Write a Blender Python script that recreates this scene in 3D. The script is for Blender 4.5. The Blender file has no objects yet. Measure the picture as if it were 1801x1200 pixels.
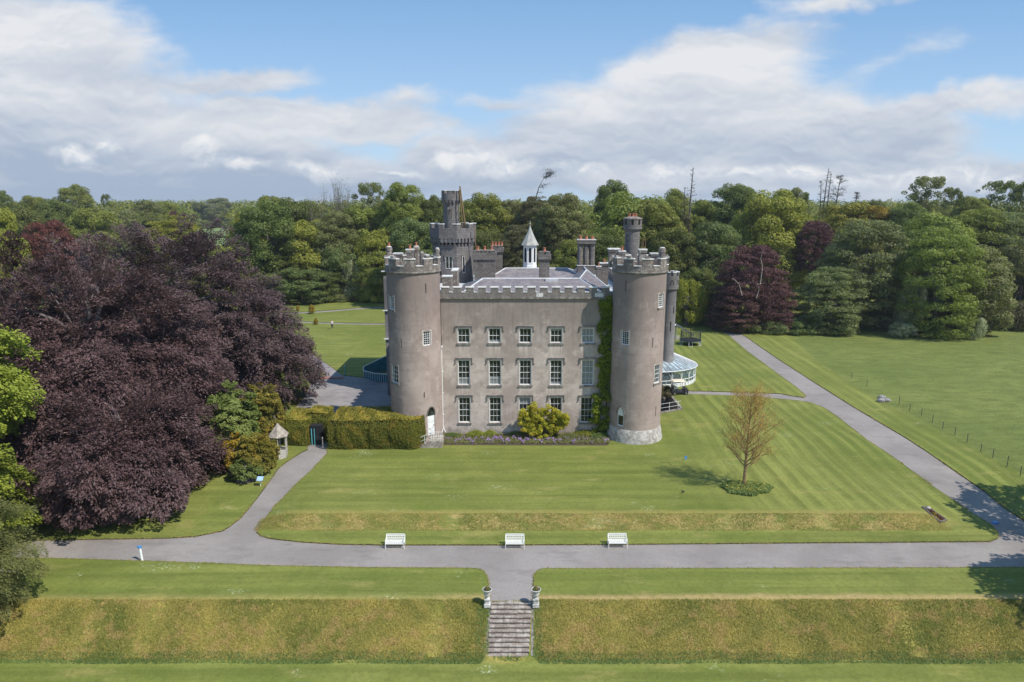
import bpy, bmesh, math, random
import numpy as np
from math import sin, cos, tan, radians as R, pi, atan, sqrt
from mathutils import Vector, geometry
scene = bpy.context.scene
COL = scene.collection

# ------------------------------------------------------------------ camera
F = 1200.0; PITCH = R(11.7); H = 25.0; CX, CY = 900.5, 600.0
cam_d = bpy.data.cameras.new('camera'); cam = bpy.data.objects.new('camera', cam_d); COL.objects.link(cam)
cam_d.sensor_width = 36.0; cam_d.lens = 36.0 * F / 1801.0
cam_d.clip_start = 0.1; cam_d.clip_end = 20000
cam.location = (0, 0, H); cam.rotation_euler = (pi / 2 - PITCH, 0, 0)
scene.camera = cam

# ------------------------------------------------------------------ light
SUN_EL, SUN_AZ = R(52), R(57)            # azimuth measured from -Y towards +X
sdir = Vector((sin(SUN_AZ) * cos(SUN_EL), -cos(SUN_AZ) * cos(SUN_EL), sin(SUN_EL)))
sun_d = bpy.data.lights.new('sun', 'SUN'); sun_d.energy = 4.1; sun_d.angle = R(0.55); sun_d.color = (1.0, 0.95, 0.87)
sun = bpy.data.objects.new('sun', sun_d); COL.objects.link(sun)
sun.rotation_euler = (-sdir).to_track_quat('-Z', 'Y').to_euler(); sun.location = (60, -40, 80)
scene.view_settings.view_transform = 'Standard'; scene.view_settings.look = 'None'
scene.view_settings.gamma = 1; scene.view_settings.exposure = 0.30
scene.cycles.max_bounces = 6; scene.cycles.diffuse_bounces = 3; scene.cycles.glossy_bounces = 2
scene.cycles.transmission_bounces = 3; scene.cycles.transparent_max_bounces = 6

# ------------------------------------------------------------------ node helper
class NT:
    def __init__(s, tree): s.t = tree; s.n = tree.nodes; s.l = tree.links
    def add(s, kind, **kw):
        n = s.n.new(kind)
        for k, v in kw.items(): setattr(n, k, v)
        return n
    def put(s, sock, v):
        if hasattr(v, 'is_output') or isinstance(v, bpy.types.NodeSocket): s.l.new(v, sock)
        elif v is not None:
            if isinstance(v, (tuple, list)) and len(v) == 3 and sock.type == 'RGBA': v = (*v, 1)
            sock.default_value = v
    def math(s, op, a, b=None, c=None, clamp=False):
        n = s.add('ShaderNodeMath', operation=op, use_clamp=clamp)
        s.put(n.inputs[0], a)
        if b is not None: s.put(n.inputs[1], b)
        if c is not None: s.put(n.inputs[2], c)
        return n.outputs[0]
    def vmath(s, op, a, b=None, scale=None):
        n = s.add('ShaderNodeVectorMath', operation=op); s.put(n.inputs[0], a)
        if b is not None: s.put(n.inputs[1], b)
        if scale is not None: s.put(n.inputs['Scale'], scale)
        return n.outputs['Value'] if op in ('LENGTH', 'DOT_PRODUCT') else n.outputs[0]
    def mix(s, f, a, b, blend='MIX'):
        n = s.add('ShaderNodeMix', data_type='RGBA', blend_type=blend); n.clamp_factor = True
        s.put(n.inputs[0], f); s.put(n.inputs[6], a); s.put(n.inputs[7], b); return n.outputs[2]
    def noise(s, vec, scale, detail=4, rough=0.55, dist=0.0, color=False):
        n = s.add('ShaderNodeTexNoise'); s.put(n.inputs['Vector'], vec); n.inputs['Scale'].default_value = scale
        n.inputs['Detail'].default_value = detail; n.inputs['Roughness'].default_value = rough
        n.inputs['Distortion'].default_value = dist
        return n.outputs['Color' if color else 0]
    def ramp(s, f, lo, hi, a=0.0, b=1.0, smooth=True):
        n = s.add('ShaderNodeMapRange', interpolation_type='SMOOTHSTEP' if smooth else 'LINEAR')
        s.put(n.inputs[0], f); n.inputs[1].default_value = lo; n.inputs[2].default_value = hi
        n.inputs[3].default_value = a; n.inputs[4].default_value = b; return n.outputs[0]
    def mapping(s, vec, loc=(0, 0, 0), rot=(0, 0, 0), scale=(1, 1, 1), kind='POINT'):
        n = s.add('ShaderNodeMapping', vector_type=kind); s.put(n.inputs[0], vec)
        n.inputs[1].default_value = loc; n.inputs[2].default_value = rot; n.inputs[3].default_value = scale
        return n.outputs[0]
    def sep(s, vec):
        n = s.add('ShaderNodeSeparateXYZ'); s.put(n.inputs[0], vec); return n.outputs
    def comb(s, x, y, z):
        n = s.add('ShaderNodeCombineXYZ'); s.put(n.inputs[0], x); s.put(n.inputs[1], y); s.put(n.inputs[2], z); return n.outputs[0]
    def bump(s, h, strength=0.5, dist=0.1):
        n = s.add('ShaderNodeBump'); s.put(n.inputs['Height'], h)
        n.inputs['Strength'].default_value = strength; n.inputs['Distance'].default_value = dist; return n.outputs[0]

# ------------------------------------------------------------------ world: Nishita sky with procedural cloud banks
world = bpy.data.worlds.new('World'); scene.world = world; world.use_nodes = True
w = NT(world.node_tree); w.n.clear()
sky = w.add('ShaderNodeTexSky', sky_type='NISHITA'); sky.sun_disc = False
sky.sun_elevation = SUN_EL; sky.sun_rotation = math.atan2(sdir.x, sdir.y) % (2 * pi)
sky.altitude = 50; sky.air_density = 1.0; sky.dust_density = 0.35; sky.ozone_density = 3.0
SKYS = 0.11
geo = w.add('ShaderNodeNewGeometry'); dvec = w.vmath('SCALE', geo.outputs['Incoming'], scale=-1.0)
dx, dy, dz = w.sep(dvec)
ay = w.math('MAXIMUM', w.math('ABSOLUTE', dy), 0.12)
U = w.math('DIVIDE', dx, ay); V = w.math('DIVIDE', dz, ay)
UV = w.comb(U, V, 0.0)
def UVp(px, py):                          # direction on the sky of a point of the cloud plan
    a = (px - CX) / F; b = (CY - py) / F; d = cos(PITCH) + b * sin(PITCH)
    return a / d, (b * cos(PITCH) - sin(PITCH)) / d
#  centre x,y, half-length, half-height, rotation(deg), weight
CL = [(60, 190, 330, 170, -12, 1.0), (250, 250, 420, 85, -4, 1.0), (560, 208, 290, 42, -5, .95), (-200, 120, 420, 200, 0, 1.),
      (90, 60, 240, 90, -20, .8), (400, 145, 170, 26, 3, .75), (300, 320, 520, 75, 0, 1.),
      (1180, 210, 330, 95, 6, 1.0), (1240, 140, 230, 75, 10, 1.0), (1310, 110, 150, 60, 25, .85), (1030, 240, 190, 85, 12, 1.),
      (1500, 235, 260, 80, -6, .95), (1250, 300, 620, 62, 0, 1.), (820, 278, 130, 48, 0, 1.), (1690, 180, 250, 34, 4, .72),
      (1470, 4, 150, 20, 0, .5), (1700, 312, 330, 40, 0, .9), (1560, 110, 200, 30, 15, .3), (720, 178, 60, 22, -5, .5), (880, 180, 120, 22, -4, .45),
      (-700, 250, 500, 150, 0, .9), (2500, 220, 500, 130, 0, .8), (600, -500, 700, 160, 10, .6)]
warp = w.vmath('SCALE', w.vmath('SUBTRACT', w.noise(UV, 5.0, 4, .6, color=True), (.5, .5, .5)), scale=0.09)
warp2 = w.vmath('SCALE', w.vmath('SUBTRACT', w.noise(UV, 22.0, 3, .6, color=True), (.5, .5, .5)), scale=0.018)
UW = w.vmath('ADD', w.vmath('ADD', UV, warp), warp2)
dens = None
for (px, py, a, b, rot, wt) in CL:
    cu, cv = UVp(px, py)
    m = w.mapping(UW, (cu, cv, 0), (0, 0, R(rot)), (a / F, b / F, 1), 'TEXTURE')
    L = w.vmath('LENGTH', m)
    k = w.math('MULTIPLY', w.math('SUBTRACT', 1.25, L), wt)
    dens = k if dens is None else w.math('SMOOTH_MAX', dens, k, 0.22)
st = w.mapping(UV, (0, 0, 0), (0, 0, 0), (1, 3.2, 1))
n1 = w.noise(st, 6.0, 8, .6, .3)
n2 = w.noise(st, 15.0, 6, .6)
dens = w.math('ADD', dens, w.math('MULTIPLY', w.math('SUBTRACT', n1, .5), .85))
cover = w.ramp(dens, .14, .62)
# body tone: sunlit tops against blue-grey bases
pf = w.noise(w.mapping(UW, (3, 1, 0), (0, 0, 0), (1, 2.2, 1)), 6.0, 4, .5)
pf2 = w.noise(w.mapping(UW, (3, 1.012, 0), (0, 0, 0), (1, 2.2, 1)), 6.0, 4, .5)
lit = w.ramp(w.math('SUBTRACT', pf, pf2), -.06, .07)
big = w.ramp(w.noise(w.mapping(UV, (7, 2, 0), (0, 0, 0), (1, 4.0, 1)), 3.2, 4, .55), .34, .66)
tone = w.math('ADD', w.math('ADD', w.math('MULTIPLY', lit, .26), w.math('MULTIPLY', big, .50)), w.ramp(V, .02, .20, .06, .42))
low = w.math('MULTIPLY', w.ramp(V, .0, .12, 1.0, 0.0), w.ramp(U, -.75, .1, .58, .08))
tone = w.math('SUBTRACT', tone, low, clamp=True)
ccol = w.mix(tone, (.47, .57, .73), (.94, .96, 1.0))
ccol = w.vmath('SCALE', ccol, scale=.69 / SKYS)
# small bright cumulus over the tree line
PF = [(835, 272, 62, 22), (880, 285, 55, 20), (790, 282, 40, 16), (700, 303, 48, 7), (130, 262, 60, 22), (185, 240, 34, 24), (365, 250, 40, 26), (420, 290, 60, 16), (1190, 300, 80, 20), (1330, 312, 70, 12), (1400, 306, 50, 16), (1480, 318, 60, 11),
      (1620, 305, 60, 18), (1700, 300, 55, 20), (1770, 312, 60, 14), (1010, 300, 70, 18), (560, 300, 70, 16), (1560, 296, 40, 12)]
pd = None
for (px, py, a, b) in PF:
    cu, cv = UVp(px, py); L = w.vmath('LENGTH', w.mapping(UW, (cu, cv, 0), (0, 0, 0), (a / F, b / F, 1), 'TEXTURE')); k = w.math('SUBTRACT', 1.15, L)
    pd = k if pd is None else w.math('SMOOTH_MAX', pd, k, .2)
pn = w.noise(w.mapping(UW, (1.3, .4, 0), (0, 0, 0), (1, 1.3, 1)), 19.0, 6, .6)
cu_m = w.ramp(w.math('ADD', pd, w.math('MULTIPLY', w.math('SUBTRACT', pn, .5), 2.2)), .0, 1.25)
pn2 = w.noise(w.mapping(UW, (1.3, .412, 0), (0, 0, 0), (1, 1.3, 1)), 19.0, 6, .6)
cu_c = w.vmath('SCALE', w.mix(w.ramp(w.math('SUBTRACT', pn, pn2), -.10, .07), (.72, .79, .88), (1.0, 1.0, 1.0)), scale=.76 / SKYS)
skyc = w.mix(0.75, sky.outputs[0], w.vmath('SCALE', w.mix(w.ramp(V, .0, .38), (.38, .56, .78), (.150, .33, .61)), scale=1.0 / SKYS))
c1 = w.mix(cover, skyc, ccol)
c2 = w.mix(w.math('MULTIPLY', cu_m, .8), c1, cu_c)
bg = w.add('ShaderNodeBackground'); w.put(bg.inputs[0], c2); bg.inputs[1].default_value = SKYS
out = w.add('ShaderNodeOutputWorld'); w.l.new(bg.outputs[0], out.inputs[0])

# ------------------------------------------------------------------ where things stand (read off a survey of the photograph)
def zcam(Y, z): return Y * cos(PITCH) + (H - z) * sin(PITCH)
def Xat(px, Y, z=0.0): return (px - CX) / F * zcam(Y, z)
def Zat(py, Y): return H - Y * tan(PITCH + atan((py - CY) / F))
def Yat(py, z=0.0): return (H - z) / tan(PITCH + atan((py - CY) / F))
def G(px, py, z=0.0):
    Y = Yat(py, z); return (Xat(px, Y, z), Y)
def sst(x, a, b):
    t = np.clip((x - a) / (b - a), 0, 1); return t * t * (3 - 2 * t)
LOW = -0.7; BOT = -2.55
def hgt(X, Y):                            # height of the ground
    X = np.asarray(X, float); Y = np.asarray(Y, float)
    Y = Y + np.where((Y > 36) & (Y < 54), (.13 * np.sin(X * .62 + 1) + .07 * np.sin(X * 1.7)) * sst(np.abs(X), 2.2, 5.0), 0)
    inb = sst(X, -21.5, -18.0) * (1 - sst(X, 33.0, 36.5))
    steep = LOW * (1 - np.clip((Y - 50.0) / 1.35, 0, 1))
    gentle = LOW * (1 - sst(Y, 48.5, 66.0))
    z = steep * inb + gentle * (1 - inb)
    z = np.where(Y < 48.5, LOW, z)
    b = np.clip((Y - 36.9) / (40.2 - 36.9), 0, 1)
    z = z + (BOT - LOW) * (1 - b)
    z = z + 0.10 * np.sin(X * .21 + Y * .13) * sst(Y, 90, 140) 
    return z

# ------------------------------------------------------------------ scene tree helpers
def thing(name, label, cat, loc=(0, 0, 0), rz=0.0, group=None, kind=None):
    o = bpy.data.objects.new(name, None); COL.objects.link(o); o.location = loc; o.rotation_euler = (0, 0, rz)
    o.empty_display_size = .3
    tag(o, label, cat, group, kind); return o
def tag(o, label=None, cat=None, group=None, kind=None):
    if label: o['label'] = label
    if cat: o['category'] = cat
    if group: o['group'] = group
    if kind: o['kind'] = kind
    return o
def origin(p):
    v = Vector((0, 0, 0))
    while p is not None: v += p.location; p = p.parent
    return v
def link(name, me, m=None, parent=None, local=False):
    o = bpy.data.objects.new(name, me); COL.objects.link(o)
    if m is not None and not me.materials: me.materials.append(m)
    if parent is not None:
        o.parent = parent
        if not local:
            v = origin(parent)
            if v.length > 0: me.transform(__import__('mathutils').Matrix.Translation(-v))
    return o
def copy_tree(o, parent=None):
    c = o.copy(); COL.objects.link(c)
    if parent is not None: c.parent = parent
    for ch in [x for x in bpy.data.objects if x.parent == o]: copy_tree(ch, c)
    return c
class MB:
    def __init__(s): s.v = []; s.f = []
    def add(s, vs, fs):
        b = len(s.v); s.v += [tuple(p) for p in vs]; s.f += [tuple(i + b for i in f) for f in fs]; return s
    def quad(s, a, b, c, d): return s.add([a, b, c, d], [(0, 1, 2, 3)])
    def box(s, x0, x1, y0, y1, z0, z1):
        return s.add([(x0, y0, z0), (x1, y0, z0), (x1, y1, z0), (x0, y1, z0), (x0, y0, z1), (x1, y0, z1), (x1, y1, z1), (x0, y1, z1)],
                     [(3, 2, 1, 0), (4, 5, 6, 7), (0, 1, 5, 4), (1, 2, 6, 5), (2, 3, 7, 6), (3, 0, 4, 7)])
    def prism(s, poly, z0, z1, top=None):
        n = len(poly); top = top or poly
        return s.add([(x, y, z0) for x, y in poly] + [(x, y, z1) for x, y in top],
                     [tuple(range(n - 1, -1, -1)), tuple(range(n, 2 * n))] + [(i, (i + 1) % n, n + (i + 1) % n, n + i) for i in range(n)])
    def lathe(s, cx, cy, prof, n=24, a0=0.0, closed=True):
        vs = []; fs = []
        for (r, z) in prof:
            for i in range(n):
                a = a0 + 2 * pi * i / n; vs.append((cx + r * cos(a), cy + r * sin(a), z))
        for k in range(len(prof) - 1):
            for i in range(n):
                j = (i + 1) % n; fs.append((k * n + i, k * n + j, (k + 1) * n + j, (k + 1) * n + i))
        if closed: fs.append(tuple(range(n - 1, -1, -1))); fs.append(tuple((len(prof) - 1) * n + i for i in range(n)))
        return s.add(vs, fs)
    def arcbox(s, cx, cy, r0, r1, a0, a1, z0, z1, n=5):
        vs = []; fs = []
        for i in range(n + 1):
            a = a0 + (a1 - a0) * i / n
            for r in (r0, r1):
                for z in (z0, z1): vs.append((cx + r * cos(a), cy + r * sin(a), z))
        for i in range(n):
            b = i * 4; c = b + 4
            fs += [(b + 2, c + 2, c + 3, b + 3), (b, b + 1, c + 1, c), (b + 1, b + 3, c + 3, c + 1), (b, c, c + 2, b + 2)]
        fs += [(0, 2, 3, 1), (n * 4, n * 4 + 1, n * 4 + 3, n * 4 + 2)]
        return s.add(vs, fs)
    def tube(s, pts, rads, n=6, cap=True):
        pts = [Vector(p) for p in pts]
        if not hasattr(rads, '__len__'): rads = [rads] * len(pts)
        vs = []; fs = []
        for k, p in enumerate(pts):
            d = (pts[min(k + 1, len(pts) - 1)] - pts[max(k - 1, 0)])
            d = d.normalized() if d.length > 1e-9 else Vector((0, 0, 1))
            u = d.cross(Vector((0, 0, 1)) if abs(d.z) < .9 else Vector((1, 0, 0))).normalized(); v = d.cross(u)
            for i in range(n):
                a = 2 * pi * i / n; vs.append(p + (u * cos(a) + v * sin(a)) * rads[k])
        for k in range(len(pts) - 1):
            for i in range(n):
                j = (i + 1) % n; fs.append((k * n + i, k * n + j, (k + 1) * n + j, (k + 1) * n + i))
        if cap: fs.append(tuple(range(n - 1, -1, -1))); fs.append(tuple((len(pts) - 1) * n + i for i in range(n)))
        return s.add(vs, fs)
    def ball(s, c, r, n=10, m=7, sq=(1, 1, 1)):
        prof = [(r * sin(pi * k / m), -r * cos(pi * k / m)) for k in range(m + 1)]
        t = MB().lathe(0, 0, [(max(a, 1e-4), z) for a, z in prof], n)
        return s.add([(c[0] + x * sq[0], c[1] + y * sq[1], c[2] + z * sq[2]) for x, y, z in t.v], t.f)
    def mesh(s, name, smooth=False, bevel=0):
        me = bpy.data.meshes.new(name); me.from_pydata(s.v, [], s.f); me.validate(); me.update()
        bm = bmesh.new(); bm.from_mesh(me); bmesh.ops.recalc_face_normals(bm, faces=bm.faces)
        if smooth:
            for f in bm.faces: f.smooth = True
            for e in bm.edges: e.smooth = (len(e.link_faces) == 2 and e.calc_face_angle(0) < R(38))
        bm.to_mesh(me); bm.free(); return me
    def build_each(s, name, m, parent=None, **kw):
        # one object per connected piece
        par = list(range(len(s.v)))
        def find(i):
            while par[i] != i: par[i] = par[par[i]]; i = par[i]
            return i
        for f in s.f:
            r0 = find(f[0])
            for i in f[1:]: par[find(i)] = r0
        grp = {}
        for f in s.f: grp.setdefault(find(f[0]), []).append(f)
        for fs in grp.values():
            used = {}; vs = []; out = []
            for f in fs:
                for i in f:
                    if i not in used: used[i] = len(vs); vs.append(s.v[i])
                out.append(tuple(used[i] for i in f))
            MB().add(vs, out).build(name, m, parent, **kw)
    def build(s, name, m, parent=None, smooth=False, local=False, **kw):
        o = link(name, s.mesh(name, smooth), m, parent, local); tag(o, **kw); return o
def fast_mesh(name, V, Fq, smooth=False, attr=None):
    """V (n,3) and quads (m,4) as numpy arrays"""
    me = bpy.data.meshes.new(name); n = len(V); m = len(Fq); k = Fq.shape[1]
    me.vertices.add(n); me.vertices.foreach_set('co', np.asarray(V, np.float32).ravel())
    me.loops.add(m * k); me.loops.foreach_set('vertex_index', Fq.astype(np.int32).ravel())
    me.polygons.add(m); me.polygons.foreach_set('loop_start', np.arange(0, m * k, k, dtype=np.int32))
    me.polygons.foreach_set('loop_total', np.full(m, k, np.int32))
    if attr is not None:
        a = me.attributes.new('tone', 'FLOAT', 'FACE'); a.data.foreach_set('value', np.asarray(attr, np.float32))
    me.update(calc_edges=True); return me

# ================================================================== materials
def new_mat(name):
    m = bpy.data.materials.new(name); m.use_nodes = True; nt = NT(m.node_tree)
    p = next(n for n in nt.n if n.type == 'BSDF_PRINCIPLED'); return m, nt, p
def pos(nt): return nt.add('ShaderNodeNewGeometry').outputs['Position']
def simple(name, col, rough=.6, metal=0.0, var=.12, scale=8.0, bump=0.0, spec=None, col2=None):
    m, nt, p = new_mat(name); P = pos(nt)
    n = nt.noise(P, scale, 5, .6)
    c2 = col2 or tuple(max(0, c * (1 - var * 2)) for c in col); c1 = col if col2 else tuple(min(1, c * (1 + var)) for c in col)
    nt.put(p.inputs['Base Color'], nt.mix(nt.ramp(n, .32, .68), c2, c1))
    p.inputs['Roughness'].default_value = rough; p.inputs['Metallic'].default_value = metal
    if spec is not None: p.inputs['Specular IOR Level'].default_value = spec
    if bump: nt.put(p.inputs['Normal'], nt.bump(nt.noise(P, scale * 3, 4), bump, .05))
    return m

WCOL0 = Xat(816, 70.8, 6); WROWS = [(Zat(603.5, 70.8) - .2, 1.5), (Zat(677.5, 70.8) - .2, 1.2), (Zat(743.5, 70.8) - .2, 1.0)]
def render_wall_mat(name, a, b, dark, top_z, streak=1.0):
    """old lime render: mottled, rain-streaked under the parapet and string course, patched"""
    m, nt, p = new_mat(name); P = pos(nt); x, y, z = nt.sep(P)
    big = nt.noise(P, .35, 5, .6, .4); mid = nt.noise(P, 1.3, 6, .65, .6); fine = nt.noise(P, 9, 4, .6)
    c = nt.mix(nt.ramp(big, .38, .64), a, b)
    c = nt.mix(nt.math('MULTIPLY', nt.ramp(mid, .46, .70), .55), c, tuple(v * .80 for v in a))
    # rain streaks (tall thin stains)
    s = nt.noise(nt.mapping(P, (0, 0, 0), (0, 0, 0), (1.5, 1.5, .13)), 1.6, 5, .7)
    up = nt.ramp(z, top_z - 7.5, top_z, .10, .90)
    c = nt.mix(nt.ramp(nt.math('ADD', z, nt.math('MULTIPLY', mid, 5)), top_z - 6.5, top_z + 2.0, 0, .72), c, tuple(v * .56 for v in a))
    c = nt.mix(nt.math('MULTIPLY', nt.math('MULTIPLY', nt.ramp(s, .44, .68), up), streak), c, dark)
    # horizontal lift lines of the render
    l = nt.noise(nt.mapping(P, (0, 0, 0), (0, 0, 0), (.22, .22, 3.0)), 1.0, 4, .6)
    c = nt.mix(nt.math('MULTIPLY', nt.ramp(l, .52, .68), .30), c, tuple(v * .74 for v in a))
    # old repair patches with a definite edge
    rp = nt.noise(nt.mapping(P, (21, 5, 3), (0, 0, 0), (.8, .8, .55)), .42, 3, .5)
    c = nt.mix(nt.math('MULTIPLY', nt.ramp(rp, .60, .615), .30), c, tuple(v * .78 for v in a))
    rp2 = nt.noise(nt.mapping(P, (3, 15, 9), (0, 0, 0), (.9, .9, .6)), .6, 2, .5)
    c = nt.mix(nt.math('MULTIPLY', nt.ramp(rp2, .655, .67), .28), c, tuple(v * 1.12 for v in b))
    # pale washed-out blotches low on the wall
    q = nt.noise(nt.mapping(P, (9, 3, 1)), .55, 6, .68, .15)
    c = nt.mix(nt.math('MULTIPLY', nt.ramp(q, .54, .70), nt.ramp(z, top_z - 1, top_z - 7, .15, .60)), c, tuple(min(1, v * 1.28) for v in b))
    if streak == 1.0:      # lime run-off below the sills of the three rows of windows
        fx = nt.math('ABSOLUTE', nt.math('SUBTRACT', nt.math('FRACT', nt.math('DIVIDE', nt.math('SUBTRACT', x, WCOL0 - 1.635), 3.27)), .5))
        colm = nt.math('ADD', nt.ramp(fx, .24, .15), nt.math('MULTIPLY', nt.math('SUBTRACT', mid, .5), 1.2))
        rowm = None
        for zs_, ln in WROWS:
            r_ = nt.math('MULTIPLY', nt.ramp(z, zs_ - ln, zs_ - .1), nt.ramp(z, zs_ + .05, zs_ - .1)); rowm = r_ if rowm is None else nt.math('MAXIMUM', rowm, r_)
        thin = nt.ramp(nt.noise(nt.mapping(P, (0, 0, 0), (0, 0, 0), (5, 1, .15)), 1.6, 3, .6), .42, .62)
        c = nt.mix(nt.math('MULTIPLY', nt.math('MULTIPLY', colm, rowm, clamp=True), nt.math('MULTIPLY_ADD', thin, .5, .3)), c, tuple(min(1, v * 1.15) for v in b))
        c = nt.mix(nt.math('MULTIPLY', nt.math('MULTIPLY', nt.ramp(fx, .26, .20), rowm), nt.math('MULTIPLY', nt.ramp(s, .50, .66), .5)), c, dark)
    foot = nt.math('MULTIPLY', nt.ramp(z, 1.4, .1), nt.ramp(mid, .40, .60))
    c = nt.mix(nt.math('MULTIPLY', foot, .55), c, (.13, .13, .10))
    c = nt.mix(nt.math('MULTIPLY', nt.ramp(fine, .4, .75), .16), c, tuple(v * .6 for v in a))
    nt.put(p.inputs['Base Color'], c); p.inputs['Roughness'].default_value = .92
    p.inputs['Specular IOR Level'].default_value = .2
    nt.put(p.inputs['Normal'], nt.bump(nt.math('ADD', nt.math('MULTIPLY', mid, .8), nt.math('MULTIPLY', fine, .3)), .55, .07))
    return m
M = {}
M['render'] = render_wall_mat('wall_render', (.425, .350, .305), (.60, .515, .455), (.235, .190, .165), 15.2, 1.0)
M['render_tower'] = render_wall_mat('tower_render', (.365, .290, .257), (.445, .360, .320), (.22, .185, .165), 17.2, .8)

def stone_mat(name, a, b, joint, bw=.55, bh=.28, lichen=.35):
    m, nt, p = new_mat(name); P = pos(nt); x, y, z = nt.sep(P)
    u = nt.math('ADD', x, nt.math('MULTIPLY', y, .77))
    br = nt.add('ShaderNodeTexBrick'); nt.put(br.inputs['Vector'], nt.comb(u, z, 0))
    br.inputs['Color1'].default_value = (*a, 1); br.inputs['Color2'].default_value = (*b, 1); br.inputs['Mortar'].default_value = (*joint, 1)
    br.inputs['Scale'].default_value = 1; br.inputs['Brick Width'].default_value = bw; br.inputs['Row Height'].default_value = bh
    br.inputs['Mortar Size'].default_value = .012
    n = nt.noise(P, 1.1, 6, .65, .5); f = nt.noise(P, 7, 5, .65)
    c = nt.mix(nt.math('MULTIPLY', nt.ramp(n, .42, .7), .55), br.outputs['Color'], tuple(v * .55 for v in a))
    if lichen: c = nt.mix(nt.math('MULTIPLY', nt.ramp(f, .55, .68), lichen), c, (.52, .50, .44))
    nt.put(p.inputs['Base Color'], c); p.inputs['Roughness'].default_value = .9; p.inputs['Specular IOR Level'].default_value = .25
    nt.put(p.inputs['Normal'], nt.bump(nt.math('SUBTRACT', nt.math('MULTIPLY', f, .6), nt.math('MULTIPLY', br.outputs['Fac'], .6)), .6, .05))
    return m
M['keep'] = stone_mat('grey_limestone', (.165, .150, .147), (.215, .197, .19), (.12, .11, .105), lichen=.25)
M['chimney'] = stone_mat('chimney_limestone', (.15, .132, .12), (.205, .183, .167), (.10, .09, .082), .6, .3, lichen=.45)
M['grey_render'] = render_wall_mat('rear_render', (.215, .200, .200), (.27, .255, .252), (.13, .12, .12), 15, .7)

def lichen_mat(name, base, pale, amt, rust=.25):
    m, nt, p = new_mat(name); P = pos(nt); n = nt.noise(P, 2.2, 6, .7, .5); f = nt.noise(P, 8, 4, .6)
    c = nt.mix(nt.math('MULTIPLY', nt.ramp(n, .5 - amt * .4, .5 + .12), 1.0), base, pale)
    c = nt.mix(nt.math('MULTIPLY', nt.ramp(f, .55, .7), .6), c, tuple(v * .42 for v in base))
    r = nt.noise(nt.mapping(P, (5, 2, 8)), 1.1, 5, .7)
    c = nt.mix(nt.math('MULTIPLY', nt.ramp(r, .58, .7), rust), c, (.26, .17, .10))
    nt.put(p.inputs['Base Color'], c); p.inputs['Roughness'].default_value = .92
    nt.put(p.inputs['Normal'], nt.bump(f, .6, .06)); return m
M['parapet'] = lichen_mat('parapet_render', (.185, .162, .148), (.255, .228, .205), .15, .3)
M['parapet_worn'] = lichen_mat('worn_parapet', (.175, .148, .130), (.36, .325, .29), .06, .5)
M['coping'] = lichen_mat('coping_stone', (.50, .48, .45), (.74, .72, .69), .5, .06)
M['sill'] = lichen_mat('sill_stone', (.16, .14, .122), (.31, .28, .25), .2, .1)
M['surround'] = lichen_mat('window_surround', (.44, .385, .345), (.56, .50, .455), .4, .03)
M['plinth'] = lichen_mat('whitewashed_plinth', (.31, .285, .26), (.56, .53, .495), .26, .12)
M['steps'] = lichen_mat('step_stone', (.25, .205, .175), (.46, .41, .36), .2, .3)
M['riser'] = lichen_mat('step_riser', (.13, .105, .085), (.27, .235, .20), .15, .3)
M['white'] = simple('white_paint', (.80, .81, .80), .5, var=.04, scale=3)
M['benchw'] = simple('white_cast_iron', (.80, .79, .74), .5, var=.05, scale=14)
M['urn'] = lichen_mat('urn_stone', (.40, .385, .355), (.66, .64, .60), .35, .12)
M['pot'] = simple('terracotta', (.46, .17, .10), .8, var=.18, scale=6)
M['lead'] = simple('lead_flashing', (.58, .59, .60), .55, .0, .10, 3)
M['copper'] = lichen_mat('cupola_cladding', (.33, .33, .30), (.45, .45, .41), .3, .05)
M['wood'] = simple('weathered_timber', (.24, .15, .07), .8, var=.2, scale=6)
M['timber'] = simple('pale_timber', (.48, .45, .40), .8, var=.15, scale=5)
M['iron'] = simple('dark_iron', (.05, .05, .05), .5, .4, .1)
M['post'] = simple('fence_post_wood', (.15, .13, .10), .9, var=.2)
M['black'] = simple('black_plastic', (.025, .025, .03), .35, var=.1)
M['rubber'] = simple('rubber', (.02, .02, .02), .8)
M['metal'] = simple('grey_metal', (.42, .44, .47), .35, .8, .08)
M['canopy'] = simple('cream_canopy', (.72, .63, .47), .5, var=.05)
M['teal'] = simple('turquoise_paint', (.03, .20, .26), .5, var=.15, scale=2)
M['tealp'] = simple('turquoise_post', (.10, .42, .46), .5, var=.1)
M['brick'] = simple('red_kerb', (.40, .15, .10), .85, var=.15)
M['blue'] = simple('blue_panel', (.10, .30, .62), .45, var=.1)
M['bluesign'] = simple('blue_white_panel', (.38, .56, .86), .4, var=.15, scale=9)
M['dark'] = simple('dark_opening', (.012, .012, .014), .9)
M['soil'] = simple('soil', (.10, .07, .05), .95, var=.3, scale=7, bump=.8)
M['edge'] = simple('turf_edge', (.040, .030, .018), .95, var=.4, scale=6)
M['rock'] = simple('field_stone', (.33, .31, .30), .9, var=.2, scale=5, bump=.8)
M['wirem'] = simple('net_mesh', (.04, .045, .05), .7)
M['skin'] = simple('skin', (.50, .31, .23), .6, var=.04)
M['shirt'] = simple('white_shirt', (.70, .70, .72), .8, var=.04)
M['trouser'] = simple('dark_trousers', (.03, .03, .04), .8)
M['hair'] = simple('dark_hair', (.04, .03, .02), .7)
M['bark'] = simple('bark', (.16, .135, .11), .95, var=.3, scale=4, bump=.8)
M['palebark'] = simple('pale_bark', (.42, .36, .31), .9, var=.25, scale=3)
M['twig'] = simple('twig_bark', (.32, .21, .10), .9, var=.25, scale=5)
M['beechtwig'] = simple('beech_twig', (.50, .42, .40), .9, var=.2, scale=5)
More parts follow.
